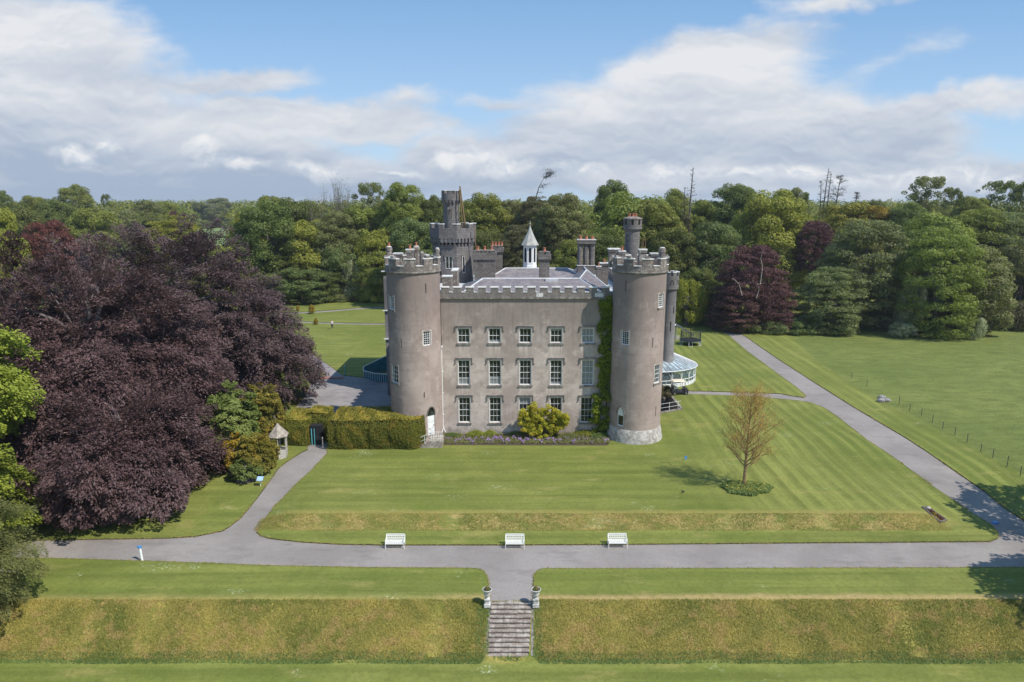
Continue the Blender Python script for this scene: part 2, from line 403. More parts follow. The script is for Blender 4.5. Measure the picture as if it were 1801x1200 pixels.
M['purplebark'] = simple('beech_bark', (.20, .17, .16), .95, var=.3, scale=4)

def glass_mat(name, tint=(.012, .016, .016)):
    m, nt, p = new_mat(name); n = nt.noise(pos(nt), 1.4, 3)
    nt.put(p.inputs['Base Color'], nt.mix(nt.ramp(n, .5, .65), tint, tuple(v * 3.2 + .012 for v in tint)))
    p.inputs['Roughness'].default_value = .06; p.inputs['Specular IOR Level'].default_value = .6
    nt.put(p.inputs['Normal'], nt.bump(nt.noise(pos(nt), 3.0, 2), .05, .05)); return m
M['glass'] = glass_mat('window_glass')
M['blind_reflection'] = simple('window_blind_reflection', (.27, .28, .28), .25, var=.1, scale=2)  # pale sheet for blinds and for grey reflections put into the colour

def slate():
    m, nt, p = new_mat('slate_roof'); P = pos(nt); x, y, z = nt.sep(P)
    br = nt.add('ShaderNodeTexBrick'); nt.put(br.inputs['Vector'], nt.comb(x, nt.math('MULTIPLY', z, 1.0), 0))
    br.inputs['Color1'].default_value = (.165, .142, .148, 1); br.inputs['Color2'].default_value = (.235, .205, .21, 1); br.inputs['Mortar'].default_value = (.10, .09, .10, 1)
    br.inputs['Brick Width'].default_value = .3; br.inputs['Row Height'].default_value = .11; br.inputs['Mortar Size'].default_value = .008; br.inputs['Scale'].default_value = 1
    n = nt.noise(P, .9, 6, .65); f = nt.noise(P, 6, 4, .6)
    c = nt.mix(nt.math('MULTIPLY', nt.ramp(n, .45, .7), .5), br.outputs['Color'], (.33, .29, .26))
    c = nt.mix(nt.math('MULTIPLY', nt.ramp(f, .58, .7), .5), c, (.12, .11, .10))
    nt.put(p.inputs['Base Color'], c); p.inputs['Roughness'].default_value = .6; nt.put(p.inputs['Normal'], nt.bump(br.outputs['Fac'], -.4, .03)); return m
M['slate'] = slate()

def shingle():
    m, nt, p = new_mat('gazebo_shingles'); P = pos(nt); n = nt.noise(P, 3, 5, .7)
    nt.put(p.inputs['Base Color'], nt.mix(nt.ramp(n, .35, .65), (.24, .20, .16), (.42, .37, .31))); p.inputs['Roughness'].default_value = .9
    nt.put(p.inputs['Normal'], nt.bump(nt.noise(P, 14, 2), .5, .03)); return m
M['shingle'] = shingle()

RD = G(1311, 615); RD2 = G(1704, 894)
rdv = Vector((RD2[0] - RD[0], RD2[1] - RD[1])).normalized(); rdn = (rdv.y, -rdv.x)
def grass_mat(name, a, b, dry, stripes=True, field=False):
    m, nt, p = new_mat(name); P = pos(nt); x, y, z = nt.sep(P)
    big = nt.noise(P, .055, 4, .6, .5); mid = nt.noise(P, .35, 5, .62, .4); fine = nt.noise(P, 3.2, 6, .72); vf = nt.noise(P, 13, 3, .7)
    c = nt.mix(nt.ramp(big, .35, .65), a, b)
    c = nt.mix(nt.math('MULTIPLY', nt.ramp(mid, .40, .68), .50), c, tuple(v * .74 for v in a))
    if stripes:
        q = nt.math('ADD', nt.math('MULTIPLY', x, rdn[0]), nt.math('MULTIPLY', y, rdn[1]))
        wob = nt.math('MULTIPLY', nt.math('SUBTRACT', nt.noise(P, .045, 2), .5), 3.0)
        q = nt.math('ADD', q, wob)
        right = nt.math('MULTIPLY', nt.ramp(nt.math('ADD', x, nt.math('MULTIPLY', nt.noise(P, .07, 2), 8)), 17, 27), nt.ramp(y, 50, 54))
        s1 = nt.math('SINE', nt.math('MULTIPLY', q, 2 * pi / 1.55))
        s1b = nt.noise(nt.comb(nt.math('MULTIPLY', q, 1.5), nt.math('MULTIPLY', x, .05), 0), 1.0, 3, .6)
        # on the flat strips and the left lawn the mower ran across the picture
        qy = nt.math('ADD', y, nt.math('MULTIPLY', wob, .35))
        s2 = nt.math('SINE', nt.math('MULTIPLY', qy, 2 * pi / 1.9))
        s2b = nt.noise(nt.comb(nt.math('MULTIPLY', x, .05), nt.math('MULTIPLY', qy, 1.3), 0), 1.0, 3, .6)
        amp = nt.ramp(nt.noise(P, .09, 2), .35, .6, .25, 1.0)
        s = nt.mix(right, nt.math('MULTIPLY_ADD', s2, .28, .5), nt.math('MULTIPLY_ADD', s1, .5, .5))
        sb = nt.mix(right, s2b, s1b)
        c = nt.mix(nt.math('MULTIPLY', nt.math('MULTIPLY', nt.ramp(s, .25, .75), amp), nt.math('MULTIPLY_ADD', right, .22, .22)), c, tuple(v * 1.45 for v in b))
        c = nt.mix(nt.math('MULTIPLY', nt.ramp(sb, .42, .66), .50), c, tuple(v * .70 for v in a))
        # worn yellow patches
        c = nt.mix(nt.math('MULTIPLY', nt.ramp(nt.noise(nt.mapping(P, (4, 7, 0), (0, 0, 0), (.35, 1, 1)), .5, 5, .65), .56, .72), .5), c, dry)
        # rough dry grass on the two banks and their crests
        wv = nt.math('MULTIPLY', nt.math('SUBTRACT', nt.noise(P, .5, 3), .5), .7)
        yy = nt.math('ADD', y, wv)
        bank = nt.math('MULTIPLY', nt.ramp(yy, 36.4, 37.1), nt.ramp(yy, 40.9, 40.2))
        bn = nt.noise(nt.mapping(P, (0, 0, 0), (0, 0, 0), (.55, 1.1, 1.1)), .9, 7, .72, .6)
        bcol = nt.mix(nt.ramp(bn, .36, .62), (.145, .170, .030), (.40, .31, .085))
        c = nt.mix(bank, c, bcol)
        inx = nt.math('MULTIPLY', nt.ramp(x, -22, -17), nt.ramp(x, 37, 33))
        b2 = nt.math('MULTIPLY', nt.math('MULTIPLY', nt.ramp(yy, 49.75, 50.2), nt.ramp(yy, 51.9, 51.3)), inx)
        c = nt.mix(b2, c, nt.mix(nt.ramp(bn, .40, .60), (.17, .19, .045), (.38, .29, .11)))
        crest = nt.math('MULTIPLY', nt.math('MULTIPLY', nt.ramp(yy, 40.2, 40.45), nt.ramp(yy, 41.3, 40.7)), nt.ramp(nt.math('ADD', x, nt.math('MULTIPLY', bn, 16)), -2, 12, .25, .9))
        c = nt.mix(crest, c, (.40, .29, .13))
        crest2 = nt.math('MULTIPLY', nt.math('MULTIPLY', nt.ramp(yy, 51.3, 51.6), nt.ramp(yy, 52.4, 51.9)), inx)
        c = nt.mix(nt.math('MULTIPLY', crest2, .7), c, (.30, .25, .075))
        # daisies
        dz_ = nt.math('MULTIPLY', nt.ramp(nt.noise(nt.mapping(P, (2, 9, 0), (0, 0, 0), (.6, 1, 1)), .33, 4, .65), .60, .72), nt.ramp(nt.noise(P, 5.5, 3, .7), .52, .62))
        c = nt.mix(nt.math('MULTIPLY', dz_, .8), c, (.62, .66, .45))
    if field:
        pch = nt.noise(nt.mapping(P, (0, 0, 0), (0, 0, .35), (.55, 1.6, 1)), .55, 6, .72, .6)
        c = nt.mix(nt.math('MULTIPLY', nt.ramp(pch, .44, .62), .62), c, tuple(v * .66 for v in a))
        c = nt.mix(nt.math('MULTIPLY', nt.ramp(nt.noise(nt.mapping(P, (7, 0, 0), (0, 0, .35), (.5, 1.7, 1)), 1.2, 5, .7), .56, .7), .55), c, (.20, .27, .10))
    c = nt.mix(nt.math('MULTIPLY', nt.ramp(fine, .40, .70), .42), c, tuple(v * .55 for v in a))
    c = nt.mix(nt.math('MULTIPLY', nt.ramp(vf, .5, .75), .35), c, tuple(min(1, v * 1.7) for v in b))
    nt.put(p.inputs['Base Color'], c); p.inputs['Roughness'].default_value = .85; p.inputs['Specular IOR Level'].default_value = .15
    h = nt.math('ADD', nt.math('MULTIPLY', fine, .7), nt.math('MULTIPLY', mid, 1.6))
    nt.put(p.inputs['Normal'], nt.bump(h, .55 if not field else .9, .12)); return m
M['lawn'] = grass_mat('lawn_grass', (.142, .174, .034), (.215, .226, .056), (.35, .29, .10))
M['field'] = grass_mat('pasture_grass', (.150, .182, .044), (.198, .222, .058), (.2, .2, .08), stripes=False, field=True)
M['farfield'] = grass_mat('distant_field_grass', (.20, .29, .10), (.24, .33, .12), (.2, .2, .08), stripes=False)

def asphalt(name, a, b, wear):
    m, nt, p = new_mat(name); P = pos(nt); n = nt.noise(P, .18, 5, .6, .4); f = nt.noise(P, 6, 5, .75); g = nt.noise(P, 28, 2, .7)
    st = nt.noise(nt.mapping(P, (0, 0, 0), (0, 0, 0), (.5, 1.4, 1)), .8, 5, .65)
    c = nt.mix(nt.ramp(n, .35, .65), a, b)
    c = nt.mix(nt.math('MULTIPLY', nt.ramp(st, .50, .7), wear), c, tuple(v * .62 for v in a))
    c = nt.mix(nt.math('MULTIPLY', nt.ramp(f, .42, .7), .32), c, tuple(v * .60 for v in a))
    c = nt.mix(nt.math('MULTIPLY', nt.ramp(g, .55, .75), .3), c, tuple(v * 1.5 for v in b))
    nt.put(p.inputs['Base Color'], c); p.inputs['Roughness'].default_value = .9; p.inputs['Specular IOR Level'].default_value = .2
    nt.put(p.inputs['Normal'], nt.bump(f, .35, .03)); return m
M['path'] = asphalt('path_tarmac', (.248, .222, .203), (.305, .275, .252), .42)
M['yard'] = asphalt('yard_gravel', (.225, .210, .215), (.32, .29, .28), .6)

def leaf_mat(name, c1, c2, trans=.36, rough=.6, hue=.025, patch=None, spec=.25):
    m, nt, p = new_mat(name)
    at = nt.add('ShaderNodeAttribute', attribute_name='tone'); oi = nt.add('ShaderNodeObjectInfo')
    n = nt.noise(pos(nt), .22, 4, .6)
    t = nt.math('ADD', nt.math('MULTIPLY', at.outputs['Fac'], .55), nt.math('MULTIPLY', nt.ramp(n, .3, .7), .45))
    c = nt.mix(t, c1, c2)
    if patch: c = nt.mix(nt.math('MULTIPLY', nt.ramp(nt.noise(nt.mapping(pos(nt), (3, 1, 7)), .9, 3), .52, .62), patch[3]), c, patch[:3])
    hs = nt.add('ShaderNodeHueSaturation'); nt.put(hs.inputs['Color'], c)
    nt.put(hs.inputs['Hue'], nt.math('MULTIPLY_ADD', oi.outputs['Random'], hue, .5 - hue / 2))
    nt.put(hs.inputs['Value'], nt.math('MULTIPLY_ADD', oi.outputs['Random'], .24, .88 if hue < .02 else .99))
    nt.put(p.inputs['Base Color'], hs.outputs[0]); p.inputs['Roughness'].default_value = rough; p.inputs['Specular IOR Level'].default_value = spec
    tr = nt.add('ShaderNodeBsdfTranslucent'); nt.put(tr.inputs[0], nt.vmath('MULTIPLY', hs.outputs[0], (1.15, 1.25, .6)))
    mx = nt.add('ShaderNodeMixShader'); mx.inputs[0].default_value = trans
    o = next(n for n in nt.n if n.type == 'OUTPUT_MATERIAL')
    nt.l.new(p.outputs[0], mx.inputs[1]); nt.l.new(tr.outputs[0], mx.inputs[2]); nt.l.new(mx.outputs[0], o.inputs[0]); return m
LF = dict(
    mid=leaf_mat('mid_green_leaves', (.130, .150, .030), (.270, .290, .060)),
    dark=leaf_mat('dark_green_leaves', (.086, .105, .026), (.180, .205, .050)),
    bright=leaf_mat('bright_green_leaves', (.180, .200, .030), (.340, .350, .060)),
    blue=leaf_mat('bluish_green_leaves', (.098, .130, .042), (.200, .240, .080)),
    olive=leaf_mat('olive_leaves', (.135, .145, .052), (.240, .245, .092)),
    yellow=leaf_mat('yellow_green_leaves', (.15, .165, .018), (.29, .27, .035), .3),
    grey=leaf_mat('grey_green_leaves', (.130, .150, .060), (.250, .275, .110)),
    copper=leaf_mat('copper_leaves', (.075, .034, .034), (.155, .072, .068), .2, hue=.02),
    rust=leaf_mat('reddish_leaves', (.095, .030, .022), (.165, .060, .040), .2, hue=.02),
    beechr=leaf_mat('reddish_beech_leaves', (.064, .035, .036), (.166, .100, .101), .2, .55, hue=.01, spec=.3),
    beech=leaf_mat('copper_beech_leaves', (.058, .035, .038), (.158, .104, .106), .2, .55, hue=.01, spec=.3),
    brown=leaf_mat('brown_conifer_leaves', (.095, .088, .042), (.165, .150, .068)),
    lime=leaf_mat('lime_leaves', (.17, .21, .028), (.34, .38, .055), .35, hue=.01),
    white=leaf_mat('blossom_leaves', (.17, .20, .08), (.46, .46, .30), .2),
    yew=leaf_mat('yew_leaves', (.10, .110, .034), (.235, .235, .075), .25),
    box=leaf_mat('hedge_leaves', (.115, .128, .018), (.225, .215, .030), .15, hue=0.0, patch=(.30, .21, .03, .5)),
    gold=leaf_mat('golden_leaves', (.21, .16, .018), (.44, .30, .035), .25, hue=.01),
    goldgreen=leaf_mat('gold_green_leaves', (.12, .12, .02), (.27, .22, .035), .2, hue=.01, patch=(.36, .24, .03, .5)),
    maple=leaf_mat('fresh_green_leaves', (.13, .175, .04), (.25, .29, .08), .3, hue=.01),
    wisteria=leaf_mat('wisteria_leaves', (.26, .28, .022), (.62, .54, .07), .35, hue=.01, patch=(.50, .34, .05, .4)),
    ivy=leaf_mat('ivy_leaves', (.11, .17, .014), (.27, .30, .025), .25, hue=.01),
    pasture=leaf_mat('pasture_blades', (.13, .185, .055), (.215, .275, .095), .3, hue=0.0),
    boxgold_lit=leaf_mat('sunlit_golden_hedge_top', (.34, .26, .04), (.50, .38, .07), .2, hue=0.0, patch=(.25, .27, .04, .7)),  # golden leaves, with the sunlight on the hedge top put into their colour
    bud=leaf_mat('bud_leaves', (.44, .25, .08), (.60, .38, .12), .4, hue=.01),
    lilac=leaf_mat('lilac_flowers', (.26, .14, .40), (.50, .34, .62), .2, hue=.01),
    shrub=leaf_mat('low_shrub_leaves', (.07, .11, .025), (.16, .19, .05), .2),
    tuft=leaf_mat('bank_grass_blades', (.150, .180, .036), (.47, .37, .105), .3, hue=0.0, patch=(.46, .32, .13, .60)),
    weed=leaf_mat('rank_green_grass', (.12, .175, .045), (.20, .26, .075), .25, hue=0.0),
    daffodil=leaf_mat('yellow_flowers', (.45, .38, .05), (.62, .55, .12), .25, hue=0.0),
    dead=leaf_mat('dead_needles', (.055, .055, .045), (.085, .085, .065), .1),
)

# ================================================================== the ground
road_poly_px = [
    # near edge of the front path, left to right, with the throat down to the steps
    ('L', 20, 981), ('L', 60, 981), ('L', 300, 988), ('L', 480, 995), ('L', 640, 998), ('L', 800, 999), ('L', 838, 1000), ('L', 850, 1004), ('L', 857, 1013), ('L', 860, 1030), ('L', 861, 1058),
    ('L', 938, 1058), ('L', 938, 1030), ('L', 939, 1013), ('L', 944, 1004), ('L', 956, 1000), ('L', 1100, 1000), ('L', 1500, 999), ('L', 1801, 998), ('L', 2100, 998),
    ('L', 2100, 930), (0, 1960, 1010), (0, 1801, 901), (0, 1766, 881), (0, 1732, 856.5), (0, 1663, 815), (0, 1594, 770), (0, 1507, 719), (0, 1435, 674), (0, 1373, 634), (0, 1318, 596), (0, 1294, 581), (0, 1270, 570), (0, 1225, 560), (0, 1170, 556),
    (0, 1170, 560), (0, 1225, 566), (0, 1259, 574), (0, 1283, 591), (0, 1311, 615), (0, 1352, 646), (0, 1400, 681), (0, 1417, 696), (0, 1414, 699), (0, 1395, 696.5), (0, 1373, 692.5), (0, 1318, 690), (0, 1211, 687.2), (0, 1180, 686),
    (0, 1180, 693), (0, 1211, 693.4), (0, 1318, 697), (0, 1397, 704), (0, 1425, 708), (0, 1449, 717), (0, 1473, 733), (0, 1525, 774), (0, 1590, 816), (-.1, 1640, 850), (-.3, 1704, 893), ('L', 1744, 925), ('L', 1756, 938), ('L', 1754, 947), ('L', 1740, 952), ('L', 1600, 953), ('L', 1400, 954.5),
    ('L', 1100, 957), ('L', 900, 958), ('L', 680, 958), ('L', 600, 957), ('L', 531, 953), ('L', 476, 947), ('L', 459, 942), ('L', 452, 936), ('L', 457, 927), (-.35, 480, 894), (-.15, 510, 862), (0, 552, 822), (0, 576, 797), (0, 576, 770),
    (0, 540, 770), (0, 540, 791), (0, 527, 797), (0, 501, 813), (0, 489, 822), (-.05, 459, 860), (-.3, 425, 902), (-.5, 404, 922), (-.6, 390, 932), ('L', 374, 937), ('L', 345, 943), ('L', 300, 946), ('L', 170, 948), ('L', 55, 950), ('L', 20, 951)]
def GP(lst):
    o = []
    for z, px, py in lst: o.append(G(px, py, LOW if z == 'L' else z))
    return o
road_poly = GP(road_poly_px)
yard_poly = [G(505, 735), G(540, 690), G(548, 664), G(571, 661), G(563, 651), G(532, 627), G(495, 595), G(440, 560), G(447, 556), G(510, 599), G(542.5, 619), G(575, 640), G(604, 660.5), G(640, 664), G(700, 660), G(710, 735)]
p1_poly = [G(440, 562.6), G(560, 566.3), G(700, 569.3), G(700, 571.6), G(560, 568.8), G(440, 565.2)]
p2_poly = [G(440, 552), G(480, 552), G(620, 542.6), G(700, 539.5), G(700, 541.8), G(620, 545), G(480, 554.8), G(440, 555)]
field_poly = [G(1387, 592), G(1435, 632), G(1490, 670), G(1545, 705), G(1594, 725.5), G(1663, 763), G(1732, 798), G(1801, 833), G(2100, 975), G(2500, 760), G(2300, 580), G(1801, 560), G(1400, 560)]
far_poly = [G(250, 440), G(400, 436), G(440, 430), G(430, 402), G(330, 402), G(200, 410)]
bed_poly = [G(776, 783), G(1068, 784), G(1080, 770), G(1068, 755), G(776, 755)]
plot_poly = [G(1633, 892, -.35), G(1640, 892, -.35), G(1663, 915, -.5), G(1657, 921, -.5), G(1624, 899, -.35)]
plot_poly = [G(1622, 896, -.3), G(1632, 893, -.3), G(1664, 916, -.5), G(1652, 921, -.5)]
pit_poly = [G(1150, 727), G(1196, 720), G(1176, 694), G(1150, 697)]
steps_poly = [(-1.57, 37.16), (1.03, 37.16), (1.27, 40.20), (-1.38, 40.20)]
polys = [road_poly, yard_poly, p1_poly, p2_poly, field_poly, far_poly, bed_poly, plot_poly, pit_poly, steps_poly]
def ccw(pl):
    a = sum(pl[i][0] * pl[(i + 1) % len(pl)][1] - pl[(i + 1) % len(pl)][0] * pl[i][1] for i in range(len(pl)))
    return pl if a > 0 else pl[::-1]
polys = [ccw(p) for p in polys]
def grid(a, b, s): return list(np.arange(a, b, s))
XS = [-1700, -1200, -800, -450, -300, -220, -170, -140] + grid(-120, -60, 6) + grid(-60, 60, 2.0) + grid(60, 121, 6) + [140, 170, 220, 300, 450, 800, 1200, 1700]
YS = [-300, -100, -30, 0, 15, 25] + grid(30, 36.8, 1.4) + list(np.linspace(36.9, 40.2, 7)) + grid(41, 48.4, 1.2) + grid(48.6, 50, .45) + list(np.linspace(50.0, 51.35, 6)) + grid(51.8, 70, 1.0) + grid(70, 110, 3) + grid(110, 200, 7) + [215, 240, 280, 340, 420, 520, 650, 850, 1200, 1700]
vc = []; rr = random.Random(3)
for yv in YS:
    for xv in XS: vc.append(Vector((xv, yv)))
ed = []; fc = []
for pl in polys:
    b = len(vc)
    # subdivide long edges so that draped borders follow the ground
    pts = []
    for i, p in enumerate(pl):
        q = pl[(i + 1) % len(pl)]; L = math.hypot(q[0] - p[0], q[1] - p[1]); k = max(1, min(12, int(L / 2.5)))
        for j in range(k): pts.append((p[0] + (q[0] - p[0]) * j / k, p[1] + (q[1] - p[1]) * j / k))
    vc += [Vector(p) for p in pts]; fc.append(tuple(range(b, b + len(pts))))
v2, e2, f2, ov, oe, of = geometry.delaunay_2d_cdt(vc, ed, fc, 0, 1e-5)
P2 = np.array([(v.x, v.y) for v in v2]); Z2 = hgt(P2[:, 0], P2[:, 1])
names = ['path', 'path', 'path', 'path', 'field', 'far_field', 'flower_bed', 'planting_bed', 'pit', 'steps_cut']
reg = {}
lab = []
for f, o in zip(f2, of):
    k = 'lawn'
    for nm in ('path', 'far_field', 'field', 'flower_bed', 'planting_bed', 'pit', 'steps_cut'):
        if any(i < len(names) and names[i] == nm for i in o): k = nm; break
    if k == 'path' and 1 in o and 0 not in o: k = 'yard'
    lab.append(k)
DROP = {'path': -.07, 'yard': -.05}
def region_mesh(key):
    fs = [f for f, l in zip(f2, lab) if l == key]; used = {}; vs = []; out = []
    for f in fs:
        g = []
        for i in f:
            if i not in used: used[i] = len(vs); vs.append((P2[i, 0], P2[i, 1], Z2[i] + DROP.get(key, 0)))
            g.append(used[i])
        out.append(g)
    me = bpy.data.meshes.new(key); me.from_pydata(vs, [], out); me.update()
    bm = bmesh.new(); bm.from_mesh(me); bmesh.ops.recalc_face_normals(bm, faces=bm.faces)
    if bm.faces and sum(f.normal.z for f in bm.faces) < 0: bmesh.ops.reverse_faces(bm, faces=bm.faces)
    for f in bm.faces: f.smooth = True
    bm.to_mesh(me); bm.free(); return me
for key, mat in (('lawn', 'lawn'), ('path', 'path'), ('yard', 'yard'), ('field', 'field'), ('far_field', 'farfield'), ('flower_bed', 'soil'), ('planting_bed', 'soil')):
    o = link(key, region_mesh(key), M[mat]); tag(o, kind='structure')
# the cut turf edge along the tarmac, and the walls of the sunken area
em = {}
for f, l in zip(f2, lab):
    for i in range(3):
        a, b = f[i], f[(i + 1) % 3]; em.setdefault((min(a, b), max(a, b)), []).append(l)
mb = MB(); pit = MB(); PITZ = -2.3; EDG = []
for (a, b), ls in em.items():
    if len(ls) == 2 and ls[0] != ls[1]:
        A = (P2[a, 0], P2[a, 1]); B = (P2[b, 0], P2[b, 1])
        if 'path' in ls or 'yard' in ls:
            EDG.append((A, B, (Z2[a] + Z2[b]) / 2))
            mb.quad((*A, Z2[a] - .09), (*B, Z2[b] - .09), (*B, Z2[b] + .012), (*A, Z2[a] + .012))
        elif 'pit' in ls:
            pit.quad((*A, PITZ), (*B, PITZ), (*B, Z2[b]), (*A, Z2[a]))
mb.build('turf_edge', M['edge'], kind='structure')
# raised, slightly ragged turf lip beside the tarmac (long grass the mower misses)
pf_ = [f for f, l in zip(f2, lab) if l == 'pit']
for f in pf_: pit.add([(P2[i, 0], P2[i, 1], PITZ) for i in f], [(0, 1, 2)])

# ================================================================== the castle
FY = 70.8; TR = 2.73; TY = 70.4; TLX = -10.22; TRX = 13.2
castle = thing('castle', 'grey rendered castle with battlements, two round corner towers and a taller keep', 'castle', (1.5, 70.8, 0))
def planar(u, v, d): return (u, FY + d, v)
def cyl_map(cx, cy, Rr):
    def f(u, v, d):
        a = u / Rr; return (cx + (Rr - d) * sin(a), cy - (Rr - d) * cos(a), v)
    return f
def mbox(mb, mp, u0, u1, v0, v1, d0, d1):
    p = [mp(u0, v0, d0), mp(u1, v0, d0), mp(u1, v0, d1), mp(u0, v0, d1), mp(u0, v1, d0), mp(u1, v1, d0), mp(u1, v1, d1), mp(u0, v1, d1)]
    return mb.add(p, [(3, 2, 1, 0), (4, 5, 6, 7), (0, 1, 5, 4), (1, 2, 6, 5), (2, 3, 7, 6), (3, 0, 4, 7)])
def holes_wall(mb, mp, u0, u1, v0, v1, holes, du, dv, depth):
    us = sorted(set([round(u0 + (u1 - u0) * i / max(1, round((u1 - u0) / du)), 5) for i in range(max(1, round((u1 - u0) / du)) + 1)] + [h[0] for h in holes] + [h[1] for h in holes]))
    vs = sorted(set([round(v0 + (v1 - v0) * i / max(1, round((v1 - v0) / dv)), 5) for i in range(max(1, round((v1 - v0) / dv)) + 1)] + [h[2] for h in holes] + [h[3] for h in holes]))
    idx = {}
    for i, u in enumerate(us):
        for j, v in enumerate(vs): idx[i, j] = len(mb.v); mb.v.append(mp(u, v, 0))
    for i in range(len(us) - 1):
        for j in range(len(vs) - 1):
            uc = (us[i] + us[i + 1]) / 2; vv = (vs[j] + vs[j + 1]) / 2
            if any(h[0] < uc < h[1] and h[2] < vv < h[3] for h in holes): continue
            mb.f.append((idx[i, j], idx[i + 1, j], idx[i + 1, j + 1], idx[i, j + 1]))
    for (a, b, c, d) in holes:
        mb.quad(mp(a, c, 0), mp(a, d, 0), mp(a, d, depth), mp(a, c, depth)); mb.quad(mp(b, c, 0), mp(b, c, depth), mp(b, d, depth), mp(b, d, 0))
        mb.quad(mp(a, d, 0), mp(b, d, 0), mp(b, d, depth), mp(a, d, depth)); mb.quad(mp(a, c, 0), mp(a, c, depth), mp(b, c, depth), mp(b, c, 0))
def window(mp, uc, z0, z1, wd, cols, rows, hood=True, sill=True, blind_reflection=0, d=.16, surround=True, label=None, fr=.07, bar=.022, name='window'):
    mb = MB(); a, b = uc - wd / 2, uc + wd / 2
    mbox(mb, mp, a, a + fr, z0, z1, d - .05, d + .05); mbox(mb, mp, b - fr, b, z0, z1, d - .05, d + .05)
    mbox(mb, mp, a + fr, b - fr, z1 - fr, z1, d - .05, d + .05); mbox(mb, mp, a + fr, b - fr, z0, z0 + fr * 1.3, d - .05, d + .05)
    mid = (z0 + z1) / 2
    for i in range(1, cols): u = a + fr + (wd - 2 * fr) * i / cols; mbox(mb, mp, u - bar / 2, u + bar / 2, z0 + fr * 1.3, z1 - fr, d - .02, d + .03)
    for j in range(1, rows):
        v = z0 + fr + (z1 - z0 - 2 * fr) * j / rows; t = bar if j * 2 != rows else bar * 1.9
        mbox(mb, mp, a + fr, b - fr, v - t / 2, v + t / 2, d - .027, d + .033)
    w_ = mb.build(name, M['white'], castle)
    if label: w_['label'] = label
    g = MB(); g.quad(mp(a, z0, d + .04), mp(b, z0, d + .04), mp(b, z1, d + .04), mp(a, z1, d + .04)); g.build('pane', M['glass'], w_)
    if blind_reflection:
        h = z0 + (z1 - z0) * (1 - blind_reflection); bb = MB(); mbox(bb, mp, a + fr, b - fr, h if blind_reflection > 0 else z0 + .1, z1 - fr if blind_reflection > 0 else z0 + (z1 - z0) * -blind_reflection, d + .034, d + .038)
        bb.build('blind_reflection', M['blind_reflection'], w_)
    if sill:
        s = MB(); mbox(s, mp, a - .13, b + .13, z0 - .17, z0 - .003, -.10, d - .05); s.build('sill', M['sill'], w_)
    if surround:
        s = MB(); k = .13
        mbox(s, mp, a - k, a - .002, z0, z1 + k, -.018, .05); mbox(s, mp, b + .002, b + k, z0, z1 + k, -.018, .05); mbox(s, mp, a - .002, b + .002, z1 + .002, z1 + k, -.018, .05)
        s.build('surround', M['surround'], w_)
    if hood:
        s = MB(); k = .27; t = .06
        mbox(s, mp, a - k, b + k, z1 + .24, z1 + .24 + t, -.12, 0.0)
        for q, sg in ((a - k, 1), (b + k, -1)):
            mbox(s, mp, min(q, q + sg * t), max(q, q + sg * t), z1 - hood * .5, z1 + .24, -.11, 0.0)
            mbox(s, mp, min(q - sg * .11, q + sg * t), max(q - sg * .11, q + sg * t), z1 - hood * .5 - t, z1 - hood * .5, -.10, 0.0)
        s.build('hood_mould', M['sill'], w_)
    return w_
# ---- entrance front wall with its fifteen sash windows
rows_px = [(578, 603.5, 2, 3), (634, 677.5, 4, 3), (699.5, 743.5, 4, 3)]
cols_px = [[815.5, 870, 924, 978.5, 1034], [816, 870.5, 924, 978, 1033.5], [817, 871, 923, 977.5, 1031.5]]
holes = []; wins = []
for r, (ya, yb, nr, nc) in enumerate(rows_px):
    z1, z0 = Zat(ya, FY), Zat(yb, FY)
    for c in range(5):
        u = Xat(cols_px[r][c], FY, (z0 + z1) / 2); wd = 1.26; holes.append((u - wd / 2, u + wd / 2, z0, z1)); wins.append((u, z0, z1, wd, nr, nc, r, c))
WX0, WX1 = -8.4, 11.4; STR = 14.86
mb = MB(); holes_wall(mb, planar, WX0, WX1, -.3, STR, holes, 2.0, 2.0, .17)
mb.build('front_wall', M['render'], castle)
for (u, z0, z1, wd, nr, nc, r, c) in wins:
    bl = {(1, 0): -.30, (1, 1): -.34, (0, 4): .95, (1, 4): .95, (1, 3): -.12, (0, 1): -.2, (2, 2): .25, (0, 3): .18}.get((r, c), 0)  # last column: grey glass reflections painted as pale sheets over the panes
    window(planar, u, z0, z1, wd, nc, nr, hood=.42 if r == 0 else .62, blind_reflection=bl)
# cable run / thin crack lines on the wall
# ---- other walls of the main block and the rear ranges
mb = MB()
mb.box(WX0 - 1.2, WX0 - .6, 73.2, 96, 0, 15.3); mb.box(WX1 + 1.4, WX1 + 2.0, 73.2, 96, 0, 15.3)
mb.box(WX0 - .6, WX1 + 1.4, 95.4, 96, 0, 15.3)
mb.build('side_wall', M['grey_render'], castle)
mb = MB(); mb.box(-16.25, WX0 - 1.2, 86, 101, 0, 15.2); mb.build('service_wing', M['grey_render'], castle)
mb = MB(); mb.box(WX1 + 2.0, 17.6, 80, 97.5, 0, 14.2); mb.box(17.605, 19.0, 89, 97.5, 0, 13.0)
mb.build('side_wing', M['grey_render'], castle)
def merlon_row(mb, cp, x0, x1, y0, y1, zc, zt, centres, wd, along='x'):
    for c in centres:
        if along == 'x':
            mb.box(c - wd / 2, c + wd / 2, y0, y1, zc, zt); cp.box(c - wd / 2 - .05, c + wd / 2 + .05, y0 - .05, y1 + .05, zt + .002, zt + .12)
        else:
            mb.box(x0, x1, c - wd / 2, c + wd / 2, zc, zt); cp.box(x0 - .05, x1 + .05, c - wd / 2 - .05, c + wd / 2 + .05, zt + .002, zt + .12)
par = MB(); cop = MB()
ZC = Zat(514.5, FY); ZM = Zat(506.5, FY)
par.box(WX0, WX1, FY - .10, FY + .40, STR + .18, ZC)
